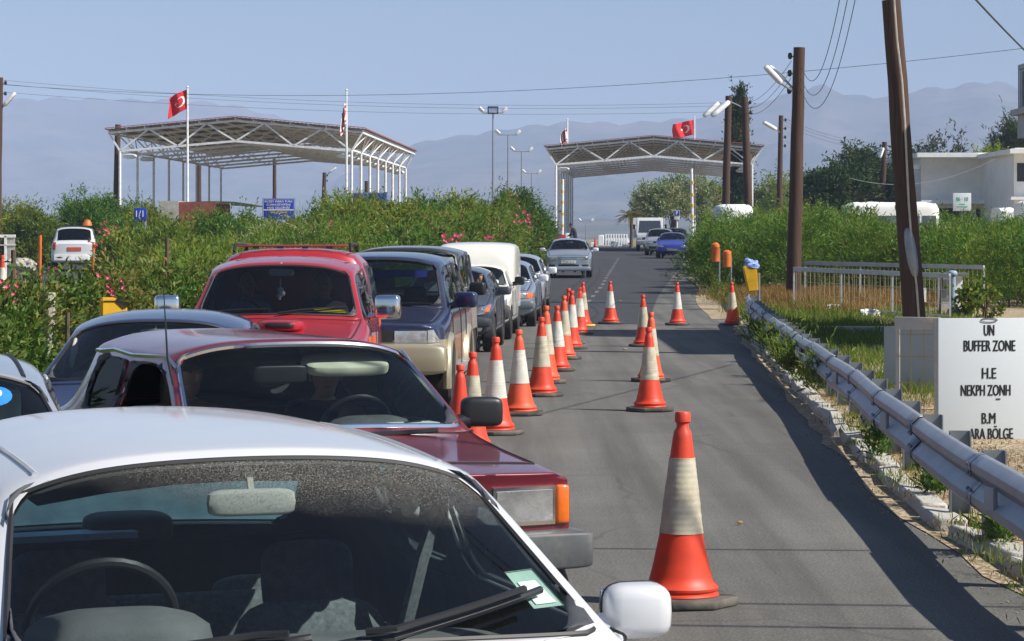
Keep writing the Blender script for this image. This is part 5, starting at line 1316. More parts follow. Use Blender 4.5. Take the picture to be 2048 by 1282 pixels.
for sx in (-1, 1):
    b = B(); superell(b, (sx * .99, .80, 1.27), (.115, .08, .11), .35, .35, RZ(sx * .15)); tube(b, [(sx * .82, .76, 1.18), (sx * .92, .78, 1.2)], .03, 8)
    obj('door_mirror', b, M['chrome'], root)
wb = glass_bvh(pt[('windscreen', 0)])
put(root, 'dashboard_card', wb, [(-.32, 1.235), (-.64, 1.22), (-.60, 1.25), (-.5, 1.275), (-.34, 1.262)], pm('yellow card', (.85, .72, .02), .5), off=-.03, thick=.01)
b = B(); tube(b, [(.0, .44, 1.52), (.0, .45, 1.36)], .004, 5)
for z, r in ((1.42, .028), (1.385, .034), (1.36, .024), (1.335, .012)): superell(b, (random.uniform(-.012, .012), .45, z), (r, .02, r * .8), .8, .8, nu=10, nv=6)
obj('hanging_charm', b, M['plate'], root)
wiper(root, on(wb, .66, 1.20), on(wb, .06, 1.235)); wiper(root, on(wb, -.02, 1.205), on(wb, -.62, 1.25))
put(root, 'side_stripe', bvh, [(-.2, .86), (1.3, .93), (1.25, 1.02), (-.2, .98)], pm('orange stripe', (.7, .11, .02), .4), axis='left', off=.004, thick=.004)
put(root, 'side_stripe', bvh, [(-2.6, 1.02), (-1.15, 1.02), (-1.15, 1.08), (-2.6, 1.08)], pm('orange brown stripe', (.55, .12, .04), .4), axis='left', off=.004, thick=.004)
put(root, 'headlamp', bvh, rect(.45, .82, .78, .98), 'lens', both=True)

# 6 navy off-roader
root, bvh, pt, p = build_car('navy_offroader', 'navy blue off-roader with gold bumper and lower body behind the red pickup', (-1.50, 28.75, .004), R(-3), P_['navy'], 'glass_dark', lvl=3, crease=.3, cat='off-road car', wagon=True, pillar=.035, lhd=False,
    hw=.91, H=1.74, zs=.38, zb=1.1, zb1=1.12, zh0=.97, zh1=1.1, yf=2.15, yc=.98, yr0=.42, ym=-.2, yq=-1.0, yr1=-2.0, yb=-2.25, yt=-2.3, yrr=-2.35, zt=1.1, hr=.70, wf=1.4, wr=-1.35, rw=.37, tw=.26, crown=.06)
for sx in (-1, 1):
    o, = put(root, 'headlamp', bvh, [(sx * .36, .775), (sx * .70, .775), (sx * .70, .90), (sx * .36, .90)], 'lens', off=.012, thick=.03)
    put(root, 'corner_lamp', bvh, [(sx * .71, .775), (sx * .84, .775), (sx * .77, .91), (sx * .71, .905)], 'lens', off=.012, thick=.03)
    put(root, 'indicator', bvh, rect(sx * .50 - .075, .62, sx * .50 + .075, .675), 'amber', off=.12, thick=.1)
    for wy in (1.4, -1.35):
        b = B(); tube(b, [(sx * .90, wy + .45 * cos(t), .37 + .45 * sin(t)) for t in np.linspace(R(-12), R(192), 18)], .05, 8); obj('arch_flare', b, P_['gold'], root)
    b = B(); bar(b, (sx * .93, .9, .42), (sx * .93, -.9, .42), .14, .06); obj('side_step', b, M['galv'], root)
put(root, 'grille', bvh, rect(-.34, .78, .34, .9), 'grille', off=.01)
b = B(); superell(b, (0, 2.06, .60), (.93, .22, .17), .3, .25, nu=40, nv=12); fb = obj('front_bumper', b, P_['gold'], root)
b = B(); box(b, (0, 2.27, .52), (.9, .04, .1), bevel=.01); obj('air_intake', b, M['black'], fb)
door_mirror(root, (-1.03, .78, 1.20), (.125, .08, .09), P_['navy'], -1); door_mirror(root, (1.03, .78, 1.20), (.125, .08, .09), P_['navy'], 1)
wb = glass_bvh(pt[('windscreen', 0)]); put(root, 'sun_strip', wb, [(-.58, 1.53), (.58, 1.53), (.58, 1.45), (-.58, 1.45)], pm('blue sun strip', (.03, .05, .3), .3), off=-.01, thick=.003)
wiper(root, on(wb, -.05, 1.13), on(wb, -.66, 1.14)); wiper(root, on(wb, .62, 1.13), on(wb, .05, 1.14))

# 7 black boxy off-roader
root, bvh, pt, p = build_car('black_offroader', 'black boxy off-roader behind the navy one with a hand out of its window', (-1.42, 34.8, .004), R(-3), P_['black'], 'glass', lvl=2, crease=.6, cat='off-road car', wagon=True,
    hw=.83, H=1.79, zs=.4, zb=1.12, zb1=1.12, zh0=1.0, zh1=1.1, yf=1.9, yc=.85, yr0=.5, ym=-.1, yq=-.8, yr1=-1.7, yb=-1.85, yt=-1.9, yrr=-1.95, zt=1.1, hr=.70, wf=1.2, wr=-1.2, rw=.36, crown=.04, roofdrop=.03)
door_mirror(root, (-.99, .7, 1.2), (.11, .07, .09), M['black'], -1)
put(root, 'side_reflection', bvh, [(-1.5, .6), (1.6, .6), (1.6, .95), (-1.5, .95)], pm('painted beige reflection', (.4, .38, .33), .4, metal=.5), axis='left', off=.006, thick=.006, rings=6)  # beige reflection along the flank, put on as a coloured plate

# 8 slate hatchback
root, bvh, pt, p = build_car('slate_hatchback', 'slate grey hatchback with round fog lamps ahead of the cream van', (-1.02, 42.95, .004), R(-3), P_['slate'], 'glass_dark', lvl=3, hw=.82, H=1.42, hr=.57, crown=.07, yb=-1.75, yt=-1.82, yrr=-1.9, yr1=-1.35, zt=.95, zh0=.74, zh1=.95, zb=.9)
put(root, 'headlamp', bvh, [(.42, .60), (.66, .64), (.76, .80), (.62, .76), (.45, .69)], 'lens', both=True, off=.01)
put(root, 'indicator', bvh, [(.66, .66), (.74, .68), (.76, .78), (.70, .76)], 'amber', both=True, off=.014)
for sx in (-1, 1):
    o, = put(root, 'fog_lamp', bvh, circ(sx * .58, .40, .075, .07), 'black', off=.012, sub=1); put(root, 'fog_lens', bvh, circ(sx * .58, .40, .052, .05), 'lens', off=.02, sub=1, parent=o)
put(root, 'lower_grille', bvh, rect(-.42, .34, .42, .46), 'grille', off=.008); put(root, 'number_plate', bvh, rect(-.26, .28, .26, .36), 'plate', off=.02)
b = B(); superell(b, (0, 1.90, .5), (.80, .12, .09), .4, .4, nu=30, nv=10); obj('front_bumper', b, pm('slate bumper', (.05, .055, .06), .5), root)
wb = glass_bvh(pt[('windscreen', 0)]); put(root, 'tax_disc', wb, circ(-.42, 1.03, .07, .035), pm('pale disc', (.5, .65, .55), .5), off=.004, thick=.003, sub=1)
door_mirror(root, (-.93, .68, 1.0), (.11, .07, .07), pm('grey mirror', (.12, .12, .13), .35, metal=.4), -1); door_mirror(root, (.93, .68, 1.0), (.11, .07, .07), P_['slate'], 1)

# 9 cream high box van
root, bvh, pt, p = build_car('cream_van', 'cream white small van with a tall box behind its cab', (-.70, 47.9, .004), R(-3), P_['cream'], 'glass_dark', lvl=3, cat='van', rear=False, box=True,
    hw=.77, H=1.42, hr=.56, crown=.05, yr1=-.85, yq=-.7, ym=-.25, yb=-1.0, yt=-2.0, yrr=-2.1, zt=.95, zh0=.78, zh1=.97, zb=.94, yc=.95, yr0=.35, wf=1.2, wr=-1.5)
b = B(); secv = lambda y, w, z: [(-w, y, .55), (-w, y, z - .35), (-w * .98, y, z - .10), (-w * .88, y, z - .02), (0, y, z), (w * .88, y, z - .02), (w * .98, y, z - .1), (w, y, z - .35), (w, y, .55)]
rows = [[b.verts.new(v) for v in secv(y, w, z)] for y, w, z in ((.18, .62, 1.43), (.05, .70, 1.62), (-.12, .745, 1.78), (-.4, .77, 1.81), (-1.4, .775, 1.82), (-2.12, .77, 1.80), (-2.18, .75, 1.74))]
for v in rows[0] + rows[1] + rows[2]: v.co.z = max(v.co.z, 1.0)
for r0, r1 in zip(rows, rows[1:]):
    for k in range(8): b.faces.new((r0[k], r0[k + 1], r1[k + 1], r1[k]))
b.faces.new(rows[0]); b.faces.new(rows[-1][::-1])
o = obj('cargo_box', b, P_['cream'], root); md = o.modifiers.new('s', 'SUBSURF'); md.levels = md.render_levels = 2
b = B(); superell(b, (0, 1.88, .52), (.77, .14, .16), .35, .3, nu=30, nv=10); obj('front_bumper', b, pm('dusty black bumper', (.06, .06, .058), .7, dirt=(.25, .22, .18), dirtamt=.5), root)
door_mirror(root, (-.88, .68, 1.08), (.09, .06, .08), M['black'], -1); door_mirror(root, (.88, .68, 1.08), (.09, .06, .08), M['black'], 1)
put(root, 'headlamp', bvh, rect(.46, .62, .70, .76), 'lens', both=True, off=.012); put(root, 'grille', bvh, rect(-.44, .64, .44, .74), 'grille')
b = B(); superell(b, (-.25, .88, 1.0), (.2, .06, .02), .6, .6); obj('dash_cloth', b, pm('red cloth', (.4, .02, .03), .8), root)
wb = glass_bvh(pt[('windscreen', 0)]); put(root, 'tax_disc', wb, circ(-.44, 1.06, .055, .045), 'plate', off=.004, thick=.003, sub=1)

# 10, 11 silver blue saloons
sal = dict(hw=.85, H=1.43, hr=.60, crown=.06, zh0=.76, zh1=.95, zb=.92, yf=2.2, yc=1.0, yr0=.3, yt=-2.2, yrr=-2.3, yb=-1.8, zt=1.0, wf=1.4, wr=-1.35, crease=.15)
root, bvh, pt, p = build_car('silver_blue_saloon', 'silver blue saloon with amber indicator behind the cream van', (-.26, 54.0, .006), R(-3), P_['silverblue'], 'glass', lvl=2, **sal)
put(root, 'headlamp', bvh, rect(.38, .63, .68, .76), 'lens', both=True, off=.012); put(root, 'indicator', bvh, rect(.68, .63, .80, .75), 'amber', both=True, off=.014); put(root, 'grille', bvh, rect(-.3, .62, .3, .77), 'chrome', off=.012)
b = B(); superell(b, (0, 2.1, .5), (.86, .15, .1), .35, .3, nu=30, nv=10); obj('front_bumper', b, pm('silver bumper', (.22, .25, .29), .4, metal=.4), root)
door_mirror(root, (-.97, .72, 1.03), (.10, .06, .075), M['white_paint'], -1); wb = glass_bvh(pt[('windscreen', 0)]); put(root, 'tax_disc', wb, circ(-.42, 1.06, .06, .04), 'plate', off=.004, thick=.003, sub=1)
root, bvh, pt, p = build_car('grey_saloon', 'grey saloon hidden behind the silver blue one, last in the queue', (.02, 59.6, gz(59.6) + .006), R(-3), P_['silver'], 'glass', lvl=2, **sal)
door_mirror(root, (-.97, .72, 1.03), (.10, .06, .075), M['white_paint'], -1)

# 12 oncoming silver saloon
root, bvh, pt, p = build_car('silver_saloon', 'lone silver saloon driving down the road toward the cones', (2.06, 90.0, gz(90) + .008), R(-2), P_['lightsilver'], 'glass', lvl=3, hw=.83, H=1.40, hr=.58, crown=.06, zh0=.74, zh1=.95, zb=.9, yf=1.95, yt=-2.1, yrr=-2.2, wf=1.3)
put(root, 'headlamp', bvh, [(.40, .63), (.72, .64), (.74, .76), (.42, .74)], 'lens', both=True, off=.01); put(root, 'grille', bvh, rect(-.33, .63, .33, .73), 'alloy', off=.01)
o, = put(root, 'number_plate', bvh, rect(-.26, .50, .26, .60), 'plate', off=.02)
link('lettering', text_mesh('FTW 012', .42, .065, .008), M['ink'], o, (0, bvh.ray_cast(Vector((0, 4, .55)), Vector((0, -1, 0)))[0].y + .035, .52), pi, smooth_=False)
put(root, 'lower_grille', bvh, rect(-.36, .36, .36, .46), 'ink', off=.008); put(root, 'fog_lamp', bvh, rect(.48, .38, .70, .46), 'grille', both=True, off=.008)
b = B(); superell(b, (0, 1.86, .31), (.80, .12, .08), .3, .25, nu=36, nv=10); obj('front_bumper', b, P_['lightsilver'], root)
door_mirror(root, (-.95, .7, .98), (.10, .06, .065), M['white_paint'], -1); door_mirror(root, (.95, .7, .98), (.10, .06, .065), P_['silver'], 1)

# 13..15 parked on the right, truck behind
root, bvh, pt, p = build_car('blue_coupe', 'bright blue parked coupe half under the right hedge', (8.15, 127, gz(127) + .01), R(-4), P_['blue'], 'glass_dark', lvl=2, hw=.83, H=1.33, hr=.55, crown=.06, zh0=.66, zh1=.9, zb=.86)
put(root, 'headlamp', bvh, [(.42, .56), (.72, .58), (.70, .66), (.44, .63)], 'lens', both=True); put(root, 'number_plate', bvh, rect(-.26, .38, .26, .48), 'galv_post', off=.02)
put(root, 'lower_grille', bvh, rect(-.4, .28, .4, .36), 'ink')
root, bvh, pt, p = build_car('silver_estate', 'silver parked hatchback behind the bright blue coupe', (8.35, 141, gz(141) + .01), R(-4), P_['silver'], 'glass_dark', lvl=2, hw=.85, H=1.52, hr=.60, crown=.06, zh0=.8, zh1=1.0, zb=.98, zb1=1.0)
put(root, 'headlamp', bvh, rect(.45, .68, .72, .8), 'lens', both=True); put(root, 'lower_grille', bvh, rect(-.6, .36, .6, .5), 'ink'); put(root, 'grille', bvh, rect(-.35, .68, .35, .78), 'grille')
root, bvh, pt, p = build_car('black_hatchback', 'black parked car mostly hidden by hedge beside the parking sign', (9.75, 149, gz(149) + .01), R(-4), P_['black'], 'glass_dark', lvl=2, hw=.83, H=1.55, hr=.58)
root = empty('flatbed_truck', (9.0, 163, gz(163)), pi + R(-4)); tag(root, 'white cab truck with a tall side body parked before the canopy', 'truck')
bm = B(); prf = [(1.0, .45), (1.04, .9), (1.0, 1.15), (.72, 2.1), (.6, 2.2), (-.6, 2.2), (-.6, .45)]
prism(bm, [(y, z) for y, z in prf], 1.72, Matrix.Translation((.86, 0, 0)) @ RZ(pi / 2).to_4x4()); bmesh.ops.bevel(bm, geom=list(bm.edges), offset=.05, segments=2, affect='EDGES')
cb = BVHTree.FromBMesh(bm); obj('cab', bm, P_['white'], root)
put(root, 'windscreen', cb, [(-.74, 1.22), (.74, 1.22), (.68, 2.0), (-.68, 2.0)], pm('dark truck glass', (.05, .06, .07), .08, coat=1)); put(root, 'headlamp', cb, rect(.55, .78, .78, .92), 'lens', both=True); put(root, 'grille', cb, rect(-.5, .78, .5, .92), 'grille')
bm = B(); box(bm, (0, 1.0, .55), (1.76, .14, .28), bevel=.03); obj('front_bumper', bm, M['galv_post'], root)
bm = B(); box(bm, (.1, -2.6, 1.55), (2.0, 3.6, 1.3)); box(bm, (.1, -2.6, .85), (1.1, 3.6, .2)); obj('cargo_body', bm, M['white_paint'], root)
for sx in (-1, 1):
    bm = B(); box(bm, (sx * 1.02, .8, 1.6), (.14, .06, .32), bevel=.02); bar(bm, (sx * .86, .75, 1.7), (sx * 1.0, .8, 1.7), .03); obj('door_mirror', bm, M['black'], root)
    for wy in (.2, -3.2):
        w = empty('wheel', (sx * .8, wy, .38)); w.parent = root; bm = B(); lathe(bm, [(.2, -.1), (.36, -.1), (.38, 0), (.36, .1), (.2, .1)], 20, axis='x'); obj('tyre', bm, M['rubber'], w); bm = B(); lathe(bm, [(.02, -.05), (.22, -.08), (.22, .08), (.02, .05)], 16, axis='x'); obj('rim', bm, M['alloy'], w)

# 16 white estate with orange beacon, seen from behind on the side road
root, bvh, pt, p = build_car('white_estate', 'white estate car with orange roof beacon seen from behind in the bushes', (-16.95, 97, gz(97) + .06), pi + R(9), P_['white'], 'glass_dark', lvl=3, wagon=True, hw=.86, H=1.72, hr=.66, crown=.06, zb=1.08, zb1=1.1, zh0=.9, zh1=1.08, yb=-2.05, yt=-2.1, yrr=-2.16, yr1=-1.9, zt=1.12, yq=-1.0, rw=.33, zs=.3)
put(root, 'tail_lamp', bvh, [(.70, .82), (.85, .84), (.80, 1.1), (.68, 1.12)], 'redlens', 'rear', both=True, off=.02)
put(root, 'number_plate', bvh, rect(-.26, .78, .26, .92), pm('red plate', (.5, .08, .05), .5), 'rear', off=.02); put(root, 'rear_bumper', bvh, rect(-.75, .42, .75, .62), 'white_paint', 'rear', off=.05, thick=.06)
b = B(); lathe(b, [(.02, 1.92), (.1, 1.91), (.16, 1.84), (.18, 1.72), (.02, 1.72)][::-1], 18, c=(.48, -1.4, .02)); superell(b, (.48, -1.4, 1.93), (.12, .12, .04), .8, 1); obj('beacon', b, M['orange_plastic'], root)
b = B(); bar(b, (-.5, -1.4, 1.73), (.75, -1.4, 1.73), .05); obj('roof_bar', b, M['black'], root)
root, bvh, pt, p = build_car('dark_saloon', 'dark car roof glimpsed through the left bushes right of the white estate', (-17.0, 112, gz(112) + .06), pi + R(9), P_['darkblue'], 'glass', lvl=2, hw=.86, H=1.62, hr=.64, wagon=True, zb=1.05, zb1=1.05, zh1=1.03, zh0=.9)
root, bvh, pt, p = build_car('dark_saloon', 'second dark car roof showing just right of the orange beacon', (-21.0, 124, gz(124) + .06), pi + R(9), P_['slate'], 'glass', lvl=2, hw=.86, H=1.62, hr=.64, wagon=True, zb=1.05, zb1=1.05, zh1=1.03, zh0=.9)
for px, lab in ((1222, 'far white car waiting behind the checkpoint slabs, left one'), (1243, 'far white car waiting behind the checkpoint slabs, right one')):
    q = at(px, 490, 290); root, bvh, pt, p = build_car('far_car', lab, (q.x, 290, gz(290)), R(2), P_['white'], 'glass_dark', lvl=1)

# bus and vans behind the right hedge
def bus(x0px, x1px, ytop, d, label, h=3.0, w=2.2, nm='minibus', ang=0):
    a, e = at(x0px, ytop, d), at(x1px, ytop, d); L = e.x - a.x; root = empty(nm, ((a.x + e.x) / 2, d, gz(d)), ang); tag(root, label, 'bus' if nm == 'minibus' else 'van'); z1 = a.z - gz(d)
    b = B(); n = 40; superell(b, (0, 0, (z1 + .4) / 2), (L / 2, w / 2, (z1 - .4) / 2), .22, .25, nu=48, nv=24); bv = BVHTree.FromBMesh(b)
    for v in b.verts:
        if v.co.z > z1 - .12: v.co.z += .03 * sin(v.co.x * 11)
    obj('body', b, M['plaster'], root)
    for v0 in np.arange(-L / 2 + .35, L / 2 - .5, .95):
        put(root, 'window', bv, rect(v0, z1 * .5, min(v0 + .85, L / 2 - .25), z1 * .80), 'dark_open', axis='rear' if False else 'rear', off=.012) if False else None
        bm = B(); box(bm, ((v0 + min(v0 + .85, L / 2 - .2)) / 2, -w / 2 - .004, z1 * .66), (min(.85, L / 2 - .2 - v0), .03, z1 * .26), bevel=.01); obj('window', bm, pm('bus glass', (.08, .09, .1), .1, coat=1), root)
    for x in (-L * .3, L * .3):
        bm = B(); lathe(bm, [(.02, -.12), (.42, -.12), (.45, 0), (.42, .12), (.02, .12)], 18, c=(x, -w / 2 + .15, .45), axis='y'); obj('wheel', bm, M['rubber'], root)
bus(1688, 1873, 405, 108, 'long white minibus with ribbed roof behind the hedge and leaning pole')
bus(1988, 2024, 416, 118, 'small white van roof left of the right edge behind the hedge', nm='white_van')
bus(2034, 2110, 402, 112, 'white van at the right picture edge behind the hedge', nm='white_van')

# ------------------------------------------------------------------ people
def person(name, label, joints, mats, loc, rz, scale=1.0, hair='short', cap=False, hold=None):
    """joints: dict name -> (x,y,z,r); edges follow the skeleton; one skinned body mesh, hair / cap as children"""
    root = empty(name, loc, rz); tag(root, label, 'person'); face = joints.pop('face', (0, 1, 0))
    E = [('pelvis', 'waist'), ('waist', 'chest'), ('chest', 'neck'), ('neck', 'head'), ('head', 'crown')]
    for s in 'lr':
        E += [('chest', 'sh' + s), ('sh' + s, 'el' + s), ('el' + s, 'wr' + s), ('wr' + s, 'palm' + s), ('pelvis', 'hip' + s), ('hip' + s, 'kn' + s), ('kn' + s, 'an' + s), ('an' + s, 'toe' + s)]
        w, pl, el = Vector(joints['wr' + s][:3]), Vector(joints['palm' + s][:3]), Vector(joints['el' + s][:3])
        ax = (pl - w).normalized(); sd = ax.cross(Vector((0, .3, 1))).normalized(); curl = Vector((0, 0, -1))
        for k in range(4):
            f0 = pl + sd * (k - 1.5) * .018 + ax * .02; L = (.07, .08, .075, .06)[k]
            joints['f%d%sa' % (k, s)] = (*f0, .010); joints['f%d%sb' % (k, s)] = (*(f0 + ax * L * .5 + curl * .012), .009); joints['f%d%sc' % (k, s)] = (*(f0 + ax * L * .75 + curl * L * .45), .007)
            E += [('palm' + s, 'f%d%sa' % (k, s)), ('f%d%sa' % (k, s), 'f%d%sb' % (k, s)), ('f%d%sb' % (k, s), 'f%d%sc' % (k, s))]
        t0 = w + ax * .03 + sd * .035; joints['t%sa' % s] = (*t0, .012); joints['t%sb' % s] = (*(t0 + ax * .04 + sd * .015 + curl * .015), .009)
        E += [('wr' + s, 't%sa' % s), ('t%sa' % s, 't%sb' % s)]
    E = [(a, e) for a, e in E if a in joints and e in joints]
    names = list(joints); me = bpy.data.meshes.new('tmp'); me.from_pydata([joints[n][:3] for n in names], [(names.index(a), names.index(e)) for a, e in E], [])
    o = bpy.data.objects.new('tmp', me); COL.objects.link(o); o.modifiers.new('k', 'SKIN'); md = o.modifiers.new('s', 'SUBSURF'); md.levels = md.render_levels = 1
    for i, n in enumerate(names):
        r = joints[n][3]; r = r if isinstance(r, tuple) else (r, r); me.skin_vertices[0].data[i].radius = r; me.skin_vertices[0].data[i].use_root = n == 'pelvis'
    me2 = bpy.data.meshes.new_from_object(o.evaluated_get(bpy.context.evaluated_depsgraph_get())); bpy.data.objects.remove(o)
    b = B(); b.from_mesh(me2); bpy.data.meshes.remove(me2)
    seg = []
    for a, e in E:
        m = 0 if (a in ('neck', 'head') or e in ('head',) or a[:2] in ('wr',) or a[:4] == 'palm' or a[0] in 'ft') else (2 if a[:2] in ('hi', 'kn') or a == 'pelvis' and e[:3] == 'hip' else (3 if a[:2] == 'an' else 1))
        if a[:2] == 'el' and mats[4:] == ['bare']: m = 0
        seg.append((Vector(joints[a][:3]), Vector(joints[e][:3]), m))
    for f in b.faces:
        c = f.calc_center_median(); best = (9, 1)
        for a, e, m in seg:
            d_ = e - a; t = max(0, min(1, (c - a).dot(d_) / d_.length_squared)); best = min(best, ((c - a - d_ * t).length, m))
        f.material_index = best[1]
    h = Vector(joints['head'][:3]); fw = Vector(face); fw.normalize(); q = fw.to_track_quat('Y', 'Z').to_matrix()
    superell(b, h + q @ Vector((0, .01, .025)), (.076, .096, .115), .95, .9, q, 20, 14); superell(b, h + q @ Vector((0, .03, -.055)), (.052, .062, .06), .9, .9, q, 16, 10)
    superell(b, h + q @ Vector((0, .108, -.005)), (.014, .022, .03), .9, .9, q, 10, 8)
    for s in (-1, 1): superell(b, h + q @ Vector((s * .079, .0, .0)), (.01, .02, .032), .9, .9, q, 10, 8)
    n0 = len(b.faces); 
    for s in (-1, 1): superell(b, h + q @ Vector((s * .032, .092, .022)), (.014, .008, .007), .9, .9, q, 8, 6, 4)
    superell(b, h + q @ Vector((0, .092, -.052)), (.024, .008, .006), .9, .9, q, 8, 6, 5)
    obj('body', b, [M[m] for m in mats[:4]] + [M['ink'], pm('lips', (.35, .12, .1), .5)], root)
    b = B()
    if cap:
        superell(b, h + q @ Vector((0, -.005, .07)), (.09, .108, .075), .8, .9, q, 20, 10); superell(b, h + q @ Vector((0, .12, .055)), (.07, .065, .012), .7, .8, q, 16, 6); obj('cap', b, M['cloth_dark'], root)
    else:
        superell(b, h + q @ Vector((0, -.022, .055)), (.086, .1, .1), .9, .9, q, 20, 12)
        if hair == 'long': superell(b, h + q @ Vector((0, -.06, -.08)), (.1, .07, .19), .8, .8, q, 20, 12)
        obj('hair', b, M['hair'], root)
    root.scale = (scale,) * 3
    return root
def seated(turn=0, wheel=0, armout=None):
    j = {'pelvis': (0, 0, .08, (.15, .12)), 'waist': (0, -.07, .27, (.145, .11)), 'chest': (0, -.12, .47, (.15, .115)), 'neck': (0, -.12, .63, .05), 'head': (0, -.09, .76, (.06, .07)), 'crown': (0, -.09, .84, .05), 'face': (turn, 1, 0)}
    for s, x in (('l', -1), ('r', 1)):
        j.update({'sh' + s: (x * .18, -.12, .55, .065), 'hip' + s: (x * .1, .06, .06, .1), 'kn' + s: (x * .16, .46, .16, .065), 'an' + s: (x * .15, .72, -.22, .045), 'toe' + s: (x * .15, .88, -.22, .04)})
        if wheel: j.update({'el' + s: (x * .27, .06, .33, .045), 'wr' + s: (x * .2, .27, .42, .032), 'palm' + s: (x * .17, .34, .46, .036)})
        else: j.update({'el' + s: (x * .25, .02, .26, .045), 'wr' + s: (x * .16, .22, .18, .032), 'palm' + s: (x * .13, .30, .17, .036)})
        if armout == s: j.update({'el' + s: (x * .40, .10, .50, .045), 'wr' + s: (x * .58, .2, .62, .03), 'palm' + s: (x * .60, .24, .69, .034)})
    return j
def incar(carname, x, y, z):
    o = bpy.data.objects[carname]; m = Matrix.Translation(o.location) @ Matrix.Rotation(o.rotation_euler.z, 4, 'Z')
    return m @ Vector((x, y, z)), o.rotation_euler.z
def rider(car, x, y, z, label, mats, **kw):
    l, r = incar(car, x, y, z); s = kw.pop('pose', {}); return person('person', label, seated(**s), mats, l, r, **kw)
rider('maroon_saloon', -.36, -.10, .40, 'man in a dark cap driving the maroon saloon', ['skin', 'cloth_dark', 'cloth_dark', 'ink'], cap=True, pose=dict(wheel=1, turn=.2))
rider('maroon_saloon', .40, -.12, .42, 'long haired passenger in a red brown top inside the maroon saloon', ['skin_dark', 'cloth_red', 'cloth_dark', 'ink'], hair='long', pose=dict(turn=-.4))
rider('red_pickup', .36, -.16, .68, 'driver in a blue shirt behind the wheel of the red pickup', ['skin_dark', 'cloth_blue', 'cloth_dark', 'ink'], pose=dict(wheel=1))
rider('red_pickup', -.36, -.16, .68, 'passenger in dark clothes in the red pickup', ['skin_dark', 'cloth_dark', 'cloth_dark', 'ink'], pose=dict(turn=.1))
rider('black_offroader', -.40, .02, .66, 'person in a white shirt in the black off-roader holding a hand out', ['skin', 'cloth_white', 'cloth_dark', 'ink'], pose=dict(armout='l'))
rider('silver_saloon', .36, -.2, .42, 'driver in dark clothes in the oncoming silver saloon', ['skin', 'cloth_dark', 'cloth_dark', 'ink'], pose=dict(wheel=1))
rider('silver_saloon', -.36, -.2, .42, 'front passenger in the oncoming silver saloon', ['skin_dark', 'cloth_red', 'cloth_dark', 'ink'])
rider('silver_blue_saloon', -.36, -.2, .42, 'person in a white shirt inside the silver blue saloon', ['skin', 'cloth_white', 'cloth_dark', 'ink'])
st = {'pelvis': (0, 0, .95, (.15, .12)), 'waist': (.0, .02, 1.12, (.14, .11)), 'chest': (0, .12, 1.32, (.155, .12)), 'neck': (0, .22, 1.47, .055), 'head': (0, .29, 1.58, (.06, .07)), 'crown': (0, .31, 1.66, .05), 'face': (0, 1, -.5)}
for s, x in (('l', -1), ('r', 1)):
    st.update({'sh' + s: (x * .19, .14, 1.39, .07), 'el' + s: (x * .24, .2, 1.12, .05), 'wr' + s: (x * .17, .38, .98, .034), 'palm' + s: (x * .15, .45, .96, .038), 'hip' + s: (x * .1, 0, .88, .105), 'kn' + s: (x * .11, .03 * x, .5, .065), 'an' + s: (x * .12, -.03 + .04 * x, .08, .048), 'toe' + s: (x * .14, .14 + .04 * x, .04, .042)})
person('person', 'man in dark clothes bending over the red barrier housing under the canopy', st, ['skin_dark', 'cloth_dark', 'cloth_dark', 'ink'], ((1151 - 1024) * 160 / FPX, 160, gz(160)), R(70), 1.06)

# ------------------------------------------------------------------ vegetation
def leafmesh(pos, dirs, L, W, curl=.15):
    """N lance leaves, each a folded diamond of two triangles pairs"""
    N = len(pos); r = RNG.normal(size=(N, 3)); dirs = dirs / np.linalg.norm(dirs, axis=1, keepdims=True)
    side = np.cross(dirs, r); side /= np.linalg.norm(side, axis=1, keepdims=True) + 1e-9
    nrm = np.cross(side, dirs); L = L[:, None]; W = W[:, None]
    v = np.empty((N, 4, 3)); v[:, 0] = pos; v[:, 1] = pos + dirs * L * .45 + side * W * .5 + nrm * L * curl * .5; v[:, 2] = pos + dirs * L - np.array([0, 0, 1]) * L * curl; v[:, 3] = pos + dirs * L * .45 - side * W * .5 + nrm * L * curl * .5
    return v
def quads_object(name, v, mat, parent=None, loc=None):
    N = len(v); me = bpy.data.meshes.new(name); me.vertices.add(N * 4); me.vertices.foreach_set('co', v.reshape(-1).astype(np.float32))
    me.loops.add(N * 4); me.loops.foreach_set('vertex_index', np.arange(N * 4, dtype=np.int32)); me.polygons.add(N); me.polygons.foreach_set('loop_start', np.arange(0, N * 4, 4, dtype=np.int32))
    me.update(calc_edges=True); me.materials.append(M[mat] if isinstance(mat, str) else mat)
    o = bpy.data.objects.new(name, me); COL.objects.link(o)
    if parent: o.parent = parent
    if loc is not None: o.location = loc
    return o
